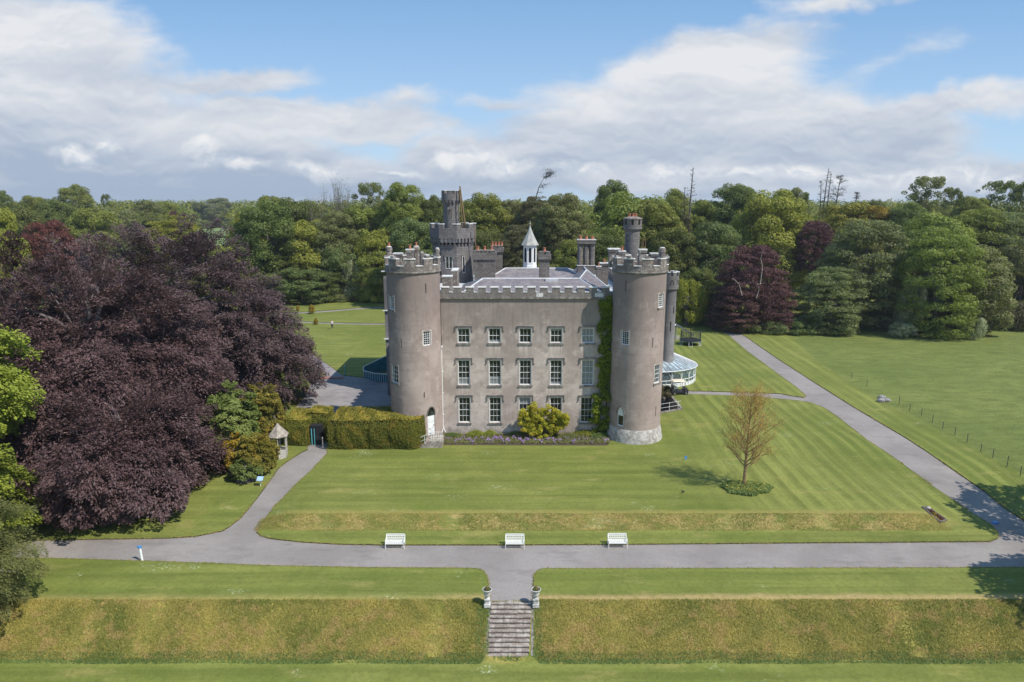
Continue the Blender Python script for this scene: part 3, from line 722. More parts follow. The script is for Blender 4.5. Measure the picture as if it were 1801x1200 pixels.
cs = [Xat(826 + 21.75 * k, FY, 15.5) for k in range(-2, 12)]
merlon_row(par, cop, 0, 0, FY - .10, FY + .40, ZC, ZM, [c for c in cs if WX0 + .3 < c < WX1 - .3], .78)
for a, b in zip(cs[:-1], cs[1:]):
    cop.box(a + .39 + .052, b - .39 - .052, FY - .14, FY + .44, ZC + .002, ZC + .09)
for xw in (WX0 - 1.2, WX1 + 1.4):
    par.box(xw, xw + .6, 73.2, 96, 15.302, 15.7); merlon_row(par, cop, xw + .08, xw + .52, 0, 0, 15.7, 16.15, [74 + 1.5 * k for k in range(15)], .8, 'y')
par.box(-16.25, WX0 - 1.25, 86, 86.5, 15.202, 15.5)
pp = par.build('parapet', M['parapet'], castle); cop.build_each('coping', M['coping'], pp)
st = MB(); st.box(WX0, WX1, FY - .18, FY + .30, STR, STR + .18); st.build('string_course', M['sill'], castle)
pa = MB()
pa.box(Xat(1046, FY, 15), Xat(1061, FY, 15), FY - .112, FY - .05, STR + .20, ZC - .08); pa.box(Xat(943, FY, 15), Xat(955, FY, 15), FY - .112, FY - .05, STR + .20, ZC - .05)
pa.build_each('parapet_patch', M['coping'], castle)
# ---- slate roofs
def hip_roof(x0, x1, y0, y1, ze, zr, hip=3.2, along='x', nm='roof'):
    r = MB()
    if along == 'x':
        ym = (y0 + y1) / 2; a, b = (x0 + hip, ym, zr), (x1 - hip, ym, zr)
        r.add([(x0, y0, ze), (x1, y0, ze), (x1, y1, ze), (x0, y1, ze), a, b], [(0, 1, 5, 4), (1, 2, 5), (2, 3, 4, 5), (3, 0, 4), (3, 2, 1, 0)])
        hips = [((x0, y0, ze), a), ((x1, y0, ze), b), ((x0, y1, ze), a), ((x1, y1, ze), b), (a, b)]
    else:
        xm = (x0 + x1) / 2; a, b = (xm, y0 + hip, zr), (xm, y1 - hip, zr)
        r.add([(x0, y0, ze), (x1, y0, ze), (x1, y1, ze), (x0, y1, ze), a, b], [(0, 1, 4), (1, 2, 5, 4), (2, 3, 5), (3, 0, 4, 5), (3, 2, 1, 0)])
        hips = [((x0, y0, ze), a), ((x1, y0, ze), a), ((x0, y1, ze), b), ((x1, y1, ze), b), (a, b)]
    o = r.build(nm, M['slate'], castle); l = MB()
    for p, q in hips: l.tube([p, q], .11 if p is a else .085, 6)
    l.build('ridge_flashing', M['lead'], o); return o
hip_roof(Xat(803, 73.3, 15), Xat(1068, 73.3, 15), 73.2, 83.4, 14.75, Zat(489.5, 78.3) - .05, 2.6)
hip_roof(Xat(845, 83.6, 15), Xat(1046, 83.6, 15), 83.6, 94.5, 14.9, Zat(471.5, 89) - .05, 3.0)
hip_roof(Xat(1000, 83.6, 15), Xat(1062, 83.6, 15), 78.9, 93, 14.9, Zat(474, 84), 4.6, 'y')
fl = MB(); fl.box(WX0 - .6, WX1 + 1.4, FY + .41, 95.4, 14.3, 14.7); fl.build('lead_gutter', M['lead'], castle)
# ---- round towers
def round_tower(cx, cy, Rr, z_string, z_cren, z_mer, holes, mat, nm, nmer=9, ph=0.0, worn=False, steps=72, base=None):
    mp = cyl_map(cx, cy, Rr); mb = MB(); c = 2 * pi * Rr
    holes_wall(mb, mp, -c / 2, c / 2, -.4, z_string, holes, c / steps, 2.5, .22)
    t = mb.build(nm, M[mat], castle)
    for p in t.data.polygons: p.use_smooth = False
    me = t.data; bm = bmesh.new(); bm.from_mesh(me); bmesh.ops.remove_doubles(bm, verts=bm.verts, dist=.0005)
    for f in bm.faces: f.smooth = True
    for e in bm.edges: e.smooth = len(e.link_faces) == 2 and e.calc_face_angle(0) < R(25)
    bm.to_mesh(me); bm.free()
    s = MB(); s.lathe(cx, cy, [(Rr - .02, z_string - .06), (Rr + .06, z_string), (Rr + .16, z_string + .10), (Rr + .16, z_string + .2), (Rr + .10, z_string + .25), (Rr - .3, z_string + .25)], 64, closed=False)
    s.build('string_course', M['sill'], t, smooth=True)
    p = MB(); k = MB(); ro = Rr + .12; ri = Rr - .34; z0 = z_string + .25
    p.lathe(cx, cy, [(ro, z0), (ro, z_cren), (ri, z_cren), (ri, z0 - .3)], 64, closed=False)
    p.lathe(cx, cy, [(ri + .02, z0 - .1), (ri + .02, z0 + .02)], 48)
    w0 = 2 * pi / nmer
    for i in range(nmer):
        a = ph + i * w0; hw = w0 * .27; n = 5
        p.arcbox(cx, cy, ri, ro, a - hw, a + hw, z_cren, z_mer, n); k.arcbox(cx, cy, ri - .06, ro + .05, a - hw - .02, a + hw + .02, z_mer + .002, z_mer + .11, n)
        p.arcbox(cx, cy, ri + .05, ro - .02, a - hw * .42, a + hw * .42, z_mer + .11, z_mer + .28, 3) if worn else None
        k.arcbox(cx, cy, ri - .03, ro + .05, a + hw + .03, a + w0 - hw - .03, z_cren + .002, z_cren + .08, n)
    q = p.build('parapet', M['parapet_worn' if worn else 'parapet'], t); k.build_each('coping', M['coping'], t)
    return t, mp
def thz(py, th, cy=TY, Rr=TR): return Zat(py, cy - Rr * cos(R(th)))
def tw(th, ya, yb, wd, Rr=TR): u = R(th) * Rr; return (u - wd / 2, u + wd / 2, thz(yb, th), thz(ya, th))
LW = [tw(-49, 521, 545, .95), tw(35, 583, 608, .85), tw(-46, 643, 674, 1.15), tw(41, 716, 765, .95)]
LS = [tw(35, 499, 516, .10), tw(-22, 596, 612, .10), tw(25, 690, 700, .10)]
RWn = [tw(45, 517, 541, .85), tw(-38, 583, 607, .85), tw(43, 642, 674, .95), tw(-43, 716, 750, .80)]
RS = [tw(-40, 494, 512, .10), tw(24, 594, 612, .10), tw(42, 715, 732, .10)]
ZS = Zat(483, TY - TR); ZCr = Zat(469, TY - TR); ZMr = Zat(457, TY - TR)
tl, mpl = round_tower(TLX, TY, TR, ZS, ZCr, ZMr, LW + LS, 'render_tower', 'round_tower', 9, R(-90 + 2), True)
tr_, mpr = round_tower(TRX, TY, TR, ZS, ZCr, ZMr, RWn + RS, 'render_tower', 'round_tower', 9, R(-90 + 5), True)
def hole_c(h): return (h[0] + h[1]) / 2, h[2], h[3], h[1] - h[0]
for mp, W in ((mpl, LW[:3]), (mpr, RWn[:3])):
    for i, h in enumerate(W):
        u, z0, z1, wd = hole_c(h); window(mp, u, z0, z1, wd, 3, 6 if i < 2 else 4, hood=0, sill=(i != 1), surround=True, d=.12)
for mp, S in ((mpl, LS), (mpr, RS)):
    for h in S:
        mb = MB(); mbox(mb, mp, h[0] - .02, h[1] + .02, h[2] - .02, h[3] + .02, .18, .2); mb.build('arrow_slit', M['dark'], tl if mp is mpl else tr_)
def pointed(mp, h, base_mat, lower, nm, d):
    """fills a rectangular opening with a pointed-arch frame; returns the arch outline"""
    u, z0, z1, wd = hole_c(h); sp = z1 - wd * .95; n = 7
    arch = []
    for i in range(n + 1):          # left haunch to the point and down again
        t = i / n; arch.append((u - wd / 2 + wd / 2 * (1 - cos(t * pi / 2)) ** .9, sp + (z1 - sp) * sin(t * pi / 2)))
    arch = arch + [(2 * u - a, b) for a, b in arch[::-1][1:]]
    sp_ = MB()
    for (a, b), (c, e) in zip(arch[:-1], arch[1:]):
        sp_.quad(mp(a, b, -.003), mp(c, e, -.003), mp(c, z1 + .01, -.003), mp(a, z1 + .01, -.003))
        sp_.quad(mp(a, b, -.003), mp(a, b, d), mp(c, e, d), mp(c, e, -.003))
    sp_.build('arch_head', M[base_mat], tl if mp is mpl else tr_)
    hm = MB(); 
    for (a, b), (c, e) in zip(arch[:-1], arch[1:]):
        def off(x, y, k): 
            dx_, dy_ = x - u, y - (sp - .1); L_ = math.hypot(dx_, dy_); return (x + dx_ / L_ * k, y + dy_ / L_ * k)
        A, B_, C_, D_ = (a, b), (c, e), off(c, e, .13), off(a, b, .13)
        pts = [mp(*A, -.05), mp(*B_, -.05), mp(*C_, -.05), mp(*D_, -.05), mp(*A, .02), mp(*B_, .02), mp(*C_, .02), mp(*D_, .02)]
        hm.add(pts, [(0, 1, 2, 3), (2, 3, 7, 6), (0, 1, 5, 4)])
    hm.build('arch_moulding', M['sill'], tl if mp is mpl else tr_)
    return u, z0, z1, wd, sp, arch
u, z0, z1, wd, sp, arch = pointed(mpl, LW[3], 'render_tower', 0, 'door', .12)
dr = MB(); mbox(dr, mpl, u - wd / 2, u + wd / 2, z0, sp - .1, .10, .15)
for k in range(3): mbox(dr, mpl, u - wd / 2 + .1, u + wd / 2 - .1, z0 + .15 + k * .62, z0 + .62 + k * .62, .085, .10)
door = dr.build('door', M['white'], castle); door['label'] = 'white door under a pointed fanlight'
g = MB(); g.quad(mpl(u - wd / 2, sp - .1, .13), mpl(u + wd / 2, sp - .1, .13), mpl(u + wd / 2, z1, .13), mpl(u - wd / 2, z1, .13)); g.build('fanlight', M['glass'], door)
kb = MB(); kb.ball(mpl(u + wd * .35, z0 + 1.0, .06), .05); kb.build('handle', M['iron'], door)
u, z0, z1, wd, sp, arch = pointed(mpr, RWn[3], 'render_tower', 0, 'window', .14)
w_ = MB(); 
for (a, b, c, e) in ((u - wd / 2, u - wd / 2 + .08, z0, z1), (u + wd / 2 - .08, u + wd / 2, z0, z1), (u - wd / 2, u + wd / 2, z0, z0 + .12), (u - wd / 2, u + wd / 2, z0 + 1.15, z0 + 1.22)): mbox(w_, mpr, a, b, c, e, .09, .13)
mbox(w_, mpr, u - wd / 2 + .08, u + wd / 2 - .08, z0 + 1.22, z1, .10, .12)
pw = w_.build('window', M['white'], castle); pw['label'] = 'pointed window with a white boarded upper half'
g = MB(); g.quad(mpr(u - wd / 2, z0, .125), mpr(u + wd / 2, z0, .125), mpr(u + wd / 2, z1, .125), mpr(u - wd / 2, z1, .125)); g.build('pane', M['glass'], pw)
# whitewashed flared plinth of the right-hand tower, plain plinth on the left
pl_ = MB(); pl_.lathe(TRX, TY, [(TR + .30, -.3), (TR + .27, .15), (TR + .16, .8), (TR + .05, 1.35), (TR - .02, 1.45)], 64, closed=False)
pl_.build('plinth', M['plinth'], tr_, smooth=True)
# lichen-crusted stacks standing inside the tower heads
def stack(px, py0, py1, wpx, Y, pots=1, oct_=False, mat='parapet_worn', name='chimney', potc=True, cap=.12, pr=.14, zb=None):
    z1 = Zat(py0, Y); zb = zb if zb is not None else Zat(py1, Y); x = Xat(px, Y, z1); w2 = wpx * zcam(Y, z1) / F / 2
    m = MB()
    if oct_:
        m.lathe(x, Y, [(w2 * .86, zb), (w2 * .86, z1 - .5), (w2 * 1.0, z1 - .42), (w2 * 1.0, z1 - .15), (w2 * .7, z1)], 8, pi / 8)
    else:
        m.box(x - w2 * .86, x + w2 * .86, Y - w2 * .8, Y + w2 * .8, zb, z1 - .35); m.box(x - w2, x + w2, Y - w2 * .95, Y + w2 * .95, z1 - .35, z1 - cap)
    c = m.build(name, M[mat], castle)
    k = MB()
    if not oct_: k.box(x - w2 * 1.1, x + w2 * 1.1, Y - w2 * 1.05, Y + w2 * 1.05, z1 - cap + .002, z1)
    else: k.lathe(x, Y, [(w2 * .75, z1 + .002), (w2 * .55, z1 + .06)], 8, pi / 8)
    k.build('cap', M['coping'], c)
    for i in range(pots):
        xx = x + (i - (pots - 1) / 2) * (w2 * 1.7 / max(pots, 1)); pot(c, xx, Y, z1, pr, .42)
    return c
def pot(c, x, y, z, r=.14, h=.42):
    m = MB(); m.lathe(x, y, [(r * .95, z), (r * .85, z + h * .25), (r * .8, z + h * .8), (r * 1.05, z + h * .86), (r * 1.05, z + h), (r * .7, z + h), (r * .7, z + h * .6)], 12)
    m.build('chimney_pot', M['pot'], c, smooth=True)
stack(684, 434, 470, 12, TY + 1.2, 1, True); stack(721, 438, 470, 13, TY - 1.9, 1); stack(732, 433.5, 470, 13, TY + .8, 1, True)
stack(742, 444, 470, 8, TY - .6, 0, True); stack(769, 437, 470, 9, TY + .6, 0, True); stack(700, 445, 470, 15, TY + 1.5, 0)
stack(1130, 438, 470, 14, TY - 1.5, 0, mat='parapet_worn'); stack(1094, 441, 470, 12, TY + .8, 1); stack(1165, 436, 475, 13, TY + 1.1, 0, True)
stack(1080, 437, 470, 20, TY + 2.4, 0); stack(1150, 445, 470, 13, TY + .2, 0, mat='keep')
tf = MB()
for x_, y_ in ((1128, 0), (1130.5, .1), (1134, 0)): X_ = Xat(x_, TY - 1.5, 19); z_ = Zat(438, TY - 1.5); tf.tube([(X_, TY - 1.5 + y_, z_), (X_, TY - 1.5 + y_, z_ + 1.1)], .03, 5)
tf.build('iron_rods', M['wood'], castle)
# ---- keep: octagonal, with a corbelled parapet and a round stair turret
KY = 88.0; KX = Xat(797, KY, 20); KR = 36 * zcam(KY, 20) / F; A0 = R(-90 + 14)
keep = MB(); keep.lathe(KX, KY, [(KR, 0), (KR, Zat(431, KY - KR))], 8, A0); kp = keep.build('keep_tower', M['keep'], castle)
zt0 = Zat(431, KY - KR); zt1 = Zat(420, KY - KR); zc = Zat(402, KY - KR); zm = Zat(395, KY - KR); KP = KR * 1.14
cb = MB(); pk = MB(); ck = MB()
for i in range(8):
    a = A0 + i * pi / 4; b = a + pi / 4
    P0 = Vector((KX + KR * cos(a), KY + KR * sin(a))); P1 = Vector((KX + KR * cos(b), KY + KR * sin(b))); nrm = ((P0 + P1) / 2 - Vector((KX, KY))).normalized(); t = (P1 - P0).normalized(); L = (P1 - P0).length
    def fb(mb, s0, s1, d0, d1, za, zb, zb2=None):
        c = [P0 + t * s0 + nrm * d0, P0 + t * s1 + nrm * d0, P0 + t * s1 + nrm * d1, P0 + t * s0 + nrm * d1]
        mb.prism([(q.x, q.y) for q in c], za, zb)
    for k in range(4):
        s = L * (k + .5) / 4; fb(cb, s - .13, s + .13, -.05, .34, zt0 + .25, zt1); fb(cb, s - .10, s + .10, -.05, .2, zt0, zt0 + .25)
    # window slits and the two-light window
for i in range(8):
    a = A0 + i * pi / 4
    def pt(r, ang): return (KX + r * cos(ang), KY + r * sin(ang))
    b = a + pi / 4
    po, pi_ = KP, KP - .42
    def seg(mb, f0, f1, z0_, z1_, g=0.0):
        o0, o1, i0, i1 = [Vector(pt(q, an)) for q, an in ((po + g, a), (po + g, b), (pi_ - g, a), (pi_ - g, b))]
        mb.prism([tuple(o0.lerp(o1, f0)), tuple(o0.lerp(o1, f1)), tuple(i0.lerp(i1, f1)), tuple(i0.lerp(i1, f0))], z0_, z1_)
    seg(pk, 0, 1, zt1, zc)
    seg(pk, 0, .23, zc, zm); seg(pk, .77, 1, zc, zm); seg(ck, -.015, .25, zm + .002, zm + .1, .04); seg(ck, .75, 1.015, zm + .002, zm + .1, .04)
cb.build('corbels', M['keep'], kp); q = pk.build('parapet', M['keep'], kp); ck.build_each('coping', M['coping'], kp)
kf = MB(); kf.lathe(KX, KY, [(KR * 1.02, zt0 + .3), (KR * 1.02, zt1 + .1)], 8, A0); kf.build('keep_roof', M['lead'], kp)
def keep_face(i):
    a = A0 + i * pi / 4; b = a + pi / 4; P0 = Vector((KX + KR * cos(a), KY + KR * sin(a))); P1 = Vector((KX + KR * cos(b), KY + KR * sin(b)))
    n = ((P0 + P1) / 2 - Vector((KX, KY))).normalized(); t = (P1 - P0).normalized(); Mi = (P0 + P1) / 2
    return lambda u, v, d: (Mi.x + t.x * u - n.x * d, Mi.y + t.y * u - n.y * d, v)
fl_ = keep_face(7); fr_ = keep_face(0)
for fmap, w_, hw in ((fl_, .75, (452, 472)), (fr_, .28, (452, 480))):
    z1, z0 = Zat(hw[0], KY - KR * .95), Zat(hw[1], KY - KR * .95)
    m = MB(); mbox(m, fmap, -w_ / 2, w_ / 2, z0, z1, -.012, .05); f = m.build('window', M['glass' if w_ > .5 else 'dark'], kp)
    m = MB(); 
    for a, b, c, e in ((-w_ / 2 - .07, -w_ / 2, z0, z1), (w_ / 2, w_ / 2 + .07, z0, z1), (-w_ / 2 - .07, w_ / 2 + .07, z0 - .08, z0), (-w_ / 2 - .07, w_ / 2 + .07, z1, z1 + .08)) + (((-.04, .04, z0, z1),) if w_ > .5 else ()): mbox(m, fmap, a, b, c, e, -.035, .05)
    m.build('frame', M['coping'], f)
    m = MB(); mbox(m, fmap, -w_ / 2 - .2, w_ / 2 + .2, z1 + .12, z1 + .2, -.1, 0); mbox(m, fmap, -w_ / 2 - .2, -w_ / 2 - .13, z1 - .3, z1 + .12, -.1, 0); mbox(m, fmap, w_ / 2 + .13, w_ / 2 + .2, z1 - .3, z1 + .12, -.1, 0); m.build('hood_mould', M['sill'], f)
SX = Xat(793.5, KY, 24); SR = 14 * zcam(KY, 24) / F; zc2 = Zat(358, KY - SR); zt2 = Zat(336, KY - SR)
tu = MB(); tu.lathe(SX, KY, [(SR * 1.03, zt1), (SR, zc2)], 32); tb = tu.build('stair_turret', M['keep'], castle, smooth=True)
tu = MB(); tu.lathe(SX, KY, [(SR, zc2 - .001), (SR * 1.19, zc2 + .4), (SR * 1.19, zt2 - .35), (SR * .85, zt2 - .35), (SR * .85, zc2 + .5)], 32, closed=False)
tu.lathe(SX, KY, [(SR * .9, zc2 + .5), (SR * .9, zc2 + .6)], 24); k2 = MB()
for i in range(16): a = i * pi / 8; tu.arcbox(SX, KY, SR * .95, SR * 1.22, a - .08, a + .08, zc2 + .05, zc2 + .36, 1)
for i in range(8): a = i * pi / 4 - .1; tu.arcbox(SX, KY, SR * .85, SR * 1.19, a - .23, a + .23, zt2 - .35, zt2, 3); k2.arcbox(SX, KY, SR * .82, SR * 1.23, a - .25, a + .25, zt2 + .002, zt2 + .07, 3)
p2 = tu.build('parapet', M['keep'], tb); k2.build_each('coping', M['coping'], tb)
mp2 = cyl_map(SX, KY, SR); m = MB(); mbox(m, mp2, -.26, .12, Zat(386, KY - SR), Zat(369, KY - SR), -.02, .03); m.build('window', M['dark'], tb)
m = MB(); 
for a, b, c, e in ((-.36, -.26, 388, 367), (.12, .22, 388, 367), (-.36, .22, 367, 365)): mbox(m, mp2, a, b, Zat(c, KY - SR), Zat(e, KY - SR), -.05, .0)
m.build('window_frame', M['sill'], tb)
# ---- chimneys
def block_chimney(px0, px1, py0, pyc, Y, n_pots, zb, mat='chimney', cren=True, d=1.1, potz=.4):
    z1 = Zat(py0, Y - d); zc_ = Zat(pyc, Y - d); x0 = Xat(px0, Y - d, z1); x1 = Xat(px1, Y - d, z1)
    m = MB(); m.box(x0 + .18, x1 - .18, Y - d + .15, Y + d - .15, zb, zc_); m.box(x0, x1, Y - d, Y + d, zc_, z1 - .3)
    n = max(2, int((x1 - x0) / .75)); k = MB()
    for i in range(n):
        c = x0 + (x1 - x0) * (i + .5) / n; h = (x1 - x0) / n * .33
        m.box(c - h, c + h, Y - d, Y - d + .35, z1 - .3, z1 - .06); k.box(c - h - .04, c + h + .04, Y - d - .04, Y - d + .39, z1 - .058, z1)
        m.box(c - h, c + h, Y + d - .35, Y + d, z1 - .3, z1 - .06)
    k.box(x0 + .3, x1 - .3, Y - d + .4, Y + d - .4, z1 - .29, z1 + .02)
    c = m.build('chimney', M[mat], castle); k.build('cap', M['parapet_worn'], c)
    for i in range(n_pots): pot(c, x0 + (x1 - x0) * (i + .7) / (n_pots + .4), Y - .2, z1 + .02, .17, .45)
    return c
block_chimney(831, 873, 441, 457, 85.5, 3, 14.6); block_chimney(862, 886, 432.5, 444, 89.5, 4, 14.6, d=.9)
block_chimney(946.5, 969.5, 443, 457, 79.4, 1, 14.6, d=.75)
sl = MB(); sl.box(Xat(959, 78, 16), Xat(981, 78, 16), 77.4, 78.6, 14.9, Zat(490, 78)); sl.build('lead_box', M['lead'], castle)
YD = 87.0; zD = Zat(421, YD); m = MB(); cx_ = Xat(1031, YD, 19)
for k in (-1, 0, 1): m.lathe(cx_ + k * .76, YD, [(.36, Zat(466, YD)), (.36, zD - .55)], 8, pi / 8)
m.box(cx_ - 1.08, cx_ + 1.08, YD - .5, YD + .5, 14.7, Zat(466, YD)); m.box(cx_ - 1.15, cx_ + 1.15, YD - .5, YD + .5, zD - .55, zD - .1)
ch = m.build('chimney', M['chimney'], castle); m = MB(); m.box(cx_ - 1.2, cx_ + 1.2, YD - .55, YD + .55, zD - .098, zD); m.box(cx_ - 1.14, cx_ + 1.14, YD - .56, YD + .56, Zat(466, YD) - .1, Zat(466, YD) - .001); m.build('cap', M['coping'], ch)
for k in (-1, 0, 1): pot(ch, cx_ + k * .75, YD, zD, .2, .42)
# round chimney turret behind the right-hand tower
EY = 76.2; z1 = Zat(384, EY - 1); zc_ = Zat(396, EY - 1); zd_ = Zat(407, EY - 1); ex = Xat(1112.5, EY, 22)
m = MB(); m.lathe(ex, EY, [(.83, 14), (.81, zd_), (1.02, zd_ + .2), (1.02, zc_), (.6, zc_)], 32, closed=False); et = m.build('chimney_turret', M['keep'], castle, smooth=True)
m = MB()
for i in range(8): a = i * pi / 4 + .2; m.arcbox(ex, EY, .66, 1.02, a - .26, a + .26, zc_, z1 - .12, 3)
m.lathe(ex, EY, [(.66, zc_), (.66, z1 - .12)], 24); m.build('battlement', M['chimney'], et)
m = MB(); m.lathe(ex, EY, [(1.08, z1 - .118), (1.06, z1 - .02), (.5, z1 + .16)], 24); m.build('cap', M['parapet_worn'], et)
for a, b in ((-.38, 0), (0, -.1), (.3, .05), (.12, .3)): pot(et, ex + a, EY + b, z1 + .08, .16, .42)
stack(1063, 462, 500, 15, 84, 1, zb=14.5, mat='chimney'); stack(1053, 468, 500, 9, 83, 1, zb=14.5, mat='chimney', pr=.12)
# stepped stonework at the left of the front parapet
m = MB(); xa = Xat(779, 74.5, 16); m.box(xa, xa + 1.0, 74, 75.2, 14.7, Zat(487, 74.5)); m.box(xa + .9, xa + 1.5, 75.3, 78, 14.7, Zat(476, 76)); m.build('roof_stair', M['parapet_worn'], castle)
m = MB(); m.box(xa - .08, xa + 1.06, 73.95, 75.25, Zat(487, 74.5) + .002, Zat(487, 74.5) + .12); m.box(xa + .85, xa + 1.55, 75.3, 78.05, Zat(476, 76) + .002, Zat(476, 76) + .1); m.build('roof_stair_cap', M['coping'], castle)
# rear right turret
QY = 92.0; QX = Xat(1175, QY, 8) ; QR = 1187; QR = Xat(1187, QY, 8) - QX
zs = Zat(511, QY - QR); zcq = Zat(486, QY - QR); zmq = Zat(480, QY - QR)
m = MB(); m.lathe(QX, QY, [(QR, 0), (QR * .98, zs)], 40); qt = m.build('rear_turret', M['grey_render'], castle, smooth=True)
m = MB(); QP = Xat(1193.5, QY, 14) - QX; m.lathe(QX, QY, [(QR * .98, zs), (QP, zs + .15), (QP, zcq), (QP - .35, zcq), (QP - .35, zs + .6), (.1, zs + .6)], 40, closed=False); k = MB()
for i in range(8): a = i * pi / 4 + .35; m.arcbox(QX, QY, QP - .35, QP, a - .24, a + .24, zcq, zmq, 4); k.arcbox(QX, QY, QP - .4, QP + .05, a - .26, a + .26, zmq + .002, zmq + .1, 4)
m.build('parapet', M['keep'], qt); k.build_each('coping', M['coping'], qt)
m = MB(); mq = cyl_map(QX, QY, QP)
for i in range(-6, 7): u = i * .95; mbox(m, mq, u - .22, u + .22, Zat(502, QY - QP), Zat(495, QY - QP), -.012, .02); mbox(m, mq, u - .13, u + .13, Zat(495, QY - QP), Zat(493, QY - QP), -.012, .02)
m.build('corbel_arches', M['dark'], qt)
m = MB(); mq = cyl_map(QX, QY, QR)
for py0, py1, th in ((566, 583, 8), (540, 552, 30)): u = R(th) * QR; mbox(m, mq, u - .07, u + .07, Zat(py1, QY - QR), Zat(py0, QY - QR), -.01, .02)
m.build('arrow_slit', M['dark'], qt)
# downpipe
m = MB(); dxp = Xat(777, FY - .15, 8); zt = Zat(612, FY - .15); m.tube([(dxp, FY - .15, zt), (dxp, FY - .15, .9), (dxp + .25, FY - .25, .3)], .055, 8); m.box(dxp - .12, dxp + .12, FY - .27, FY - .03, zt, zt + .22)
for z_ in (2.2, 4.6, 7.0): m.box(dxp - .11, dxp + .11, FY - .22, FY, z_, z_ + .07)
m.build('downpipe', M['white'], castle)
m = MB(); m.box(dxp - .02, dxp + .02, FY - .05, FY - .01, zt + .22, STR); m.build('cable', M['iron'], castle)
# gutters on the service wing
m = MB()
for py in (478, 547, 597): z_ = Zat(py, 86); m.box(-16.45, -14.6, 85.8, 85.97, z_, z_ + .12)
m.build('gutter_pipe', M['white'], castle)
# ---- bell cupola
CYY = 90.0; cx_ = Xat(932, CYY, 18); zb = Zat(472, CYY) - .3; zt = Zat(431, CYY); za = Zat(395, CYY); cr = 12.3 * zcam(CYY, 18) / F
m = MB(); m.lathe(cx_, CYY, [(cr * 1.05, zb), (cr * 1.05, zb + .7), (cr, zb + .75), (cr, zt - .12), (cr * 1.1, zt - .1), (cr * 1.1, zt)], 8, pi / 8); cu = m.build('bell_cupola', M['white'], castle)
m = MB()
for i in range(8):
    a = -pi / 2 + i * pi / 4; n = Vector((cos(a), sin(a))); t = Vector((-sin(a), cos(a))); ap = cr * cos(pi / 8) + .012
    z0_, z1_ = zb + 1.15, zt - .55; w2 = .17; pts = []
    for (s, z_) in ((-w2, z0_), (w2, z0_), (w2, z1_), (w2 * .7, z1_ + .16), (0, z1_ + .24), (-w2 * .7, z1_ + .16), (-w2, z1_)):
        pts.append((cx_ + n.x * ap + t.x * s, CYY + n.y * ap + t.y * s, z_))
    m.add(pts, [tuple(range(7))])
m.build('louvre_opening', M['dark'], cu)
m = MB(); prof = []
for k in range(9): t = k / 8; prof.append((cr * 1.32 * (1 - t) ** 1.35 + .03, zt + .002 + (za - zt) * t))
m.lathe(cx_, CYY, prof, 8, pi / 8); m.build('spire', M['copper'], cu)
m = MB(); m.tube([(cx_, CYY, za), (cx_, CYY, za + .5)], .03, 6); m.ball((cx_, CYY, za + .08), .08); m.build('finial', M['lead'], cu)
m = MB(); m.box(cx_ - 1.0, cx_ + 1.0, CYY - 1.0, CYY + 1.0, 15.5, zb + .05); m.build('cupola_base', M['white'], cu)
# timber props behind the keep
pr = thing('timber_prop', 'tall timber props leaning on the keep turret', 'prop', (Xat(817, KY - 1, 22), KY - 1.6, 21.5))
m = MB(); m.tube([(Xat(819, KY - 1.5, 22), KY - 1.5, Zat(402, KY)), (Xat(809, KY - 1.2, 26), KY - 1.2, Zat(328, KY))], .10, 6); m.tube([(Xat(813.5, KY - .5, 22), KY - .5, Zat(400, KY)), (Xat(808, KY - .6, 26), KY - .6, Zat(334, KY))], .08, 6)
for k in range(4): z_ = Zat(392 - k * 14, KY); m.tube([(Xat(817 - k * 1.9, KY, z_), KY - 1.4, z_), (Xat(812.5 - k * .9, KY, z_), KY - .5, z_ + .05)], .04, 5)
m.build('pole', M['wood'], pr)
m = MB(); m.tube([(Xat(838.5, KY - 2, 20), KY - 2, 17.4), (Xat(834, KY - 2, 22), KY - 2, Zat(397, KY))], .06, 6); m.build('pole', M['wood'], pr)

# ---- steps and rails at the tower door
stp = thing('door_steps', 'stone steps with white handrails up to the white tower door', 'steps', (*G(757, 783), 0))
Yf = Yat(788, 0); hx = [Xat(p, Yf, 0) for p in (735, 741, 747, 753, 759, 778)]; ztop = LW[3][2] - .02; m = MB()
for i in range(5):
    m.box(hx[i], hx[i + 1], Yf, Yf + 1.9, -.2, ztop * (i + 1) / 5)
m.build('step', M['steps'], stp)
ra = MB(); 
for yy in (Yf + .05, Yf + 1.75):
    if yy > Yf + 1: xs = [(hx[0], 0), (hx[4], ztop)]
    else: xs = [(hx[0], .05), (hx[2], ztop * .5), (hx[4], ztop), (hx[5], ztop)]
    for x_, z_ in xs: ra.tube([(x_, yy, z_), (x_, yy, z_ + .95)], .028, 6)
    ra.tube([(x_, yy, z_ + .95) for x_, z_ in xs], .03, 6); ra.tube([(x_, yy, z_ + .5) for x_, z_ in xs], .02, 6)
ra.tube([(hx[5], Yf + .05, ztop + .95), (hx[5], Yf + 1.3, ztop + .95)], .03, 6)
for k in range(7): x_ = hx[4] + (hx[5] - hx[4]) * k / 6; ra.tube([(x_, Yf + .05, ztop), (x_, Yf + .05, ztop + .95)], .016, 5)
ra.build('handrail', M['white'], stp)

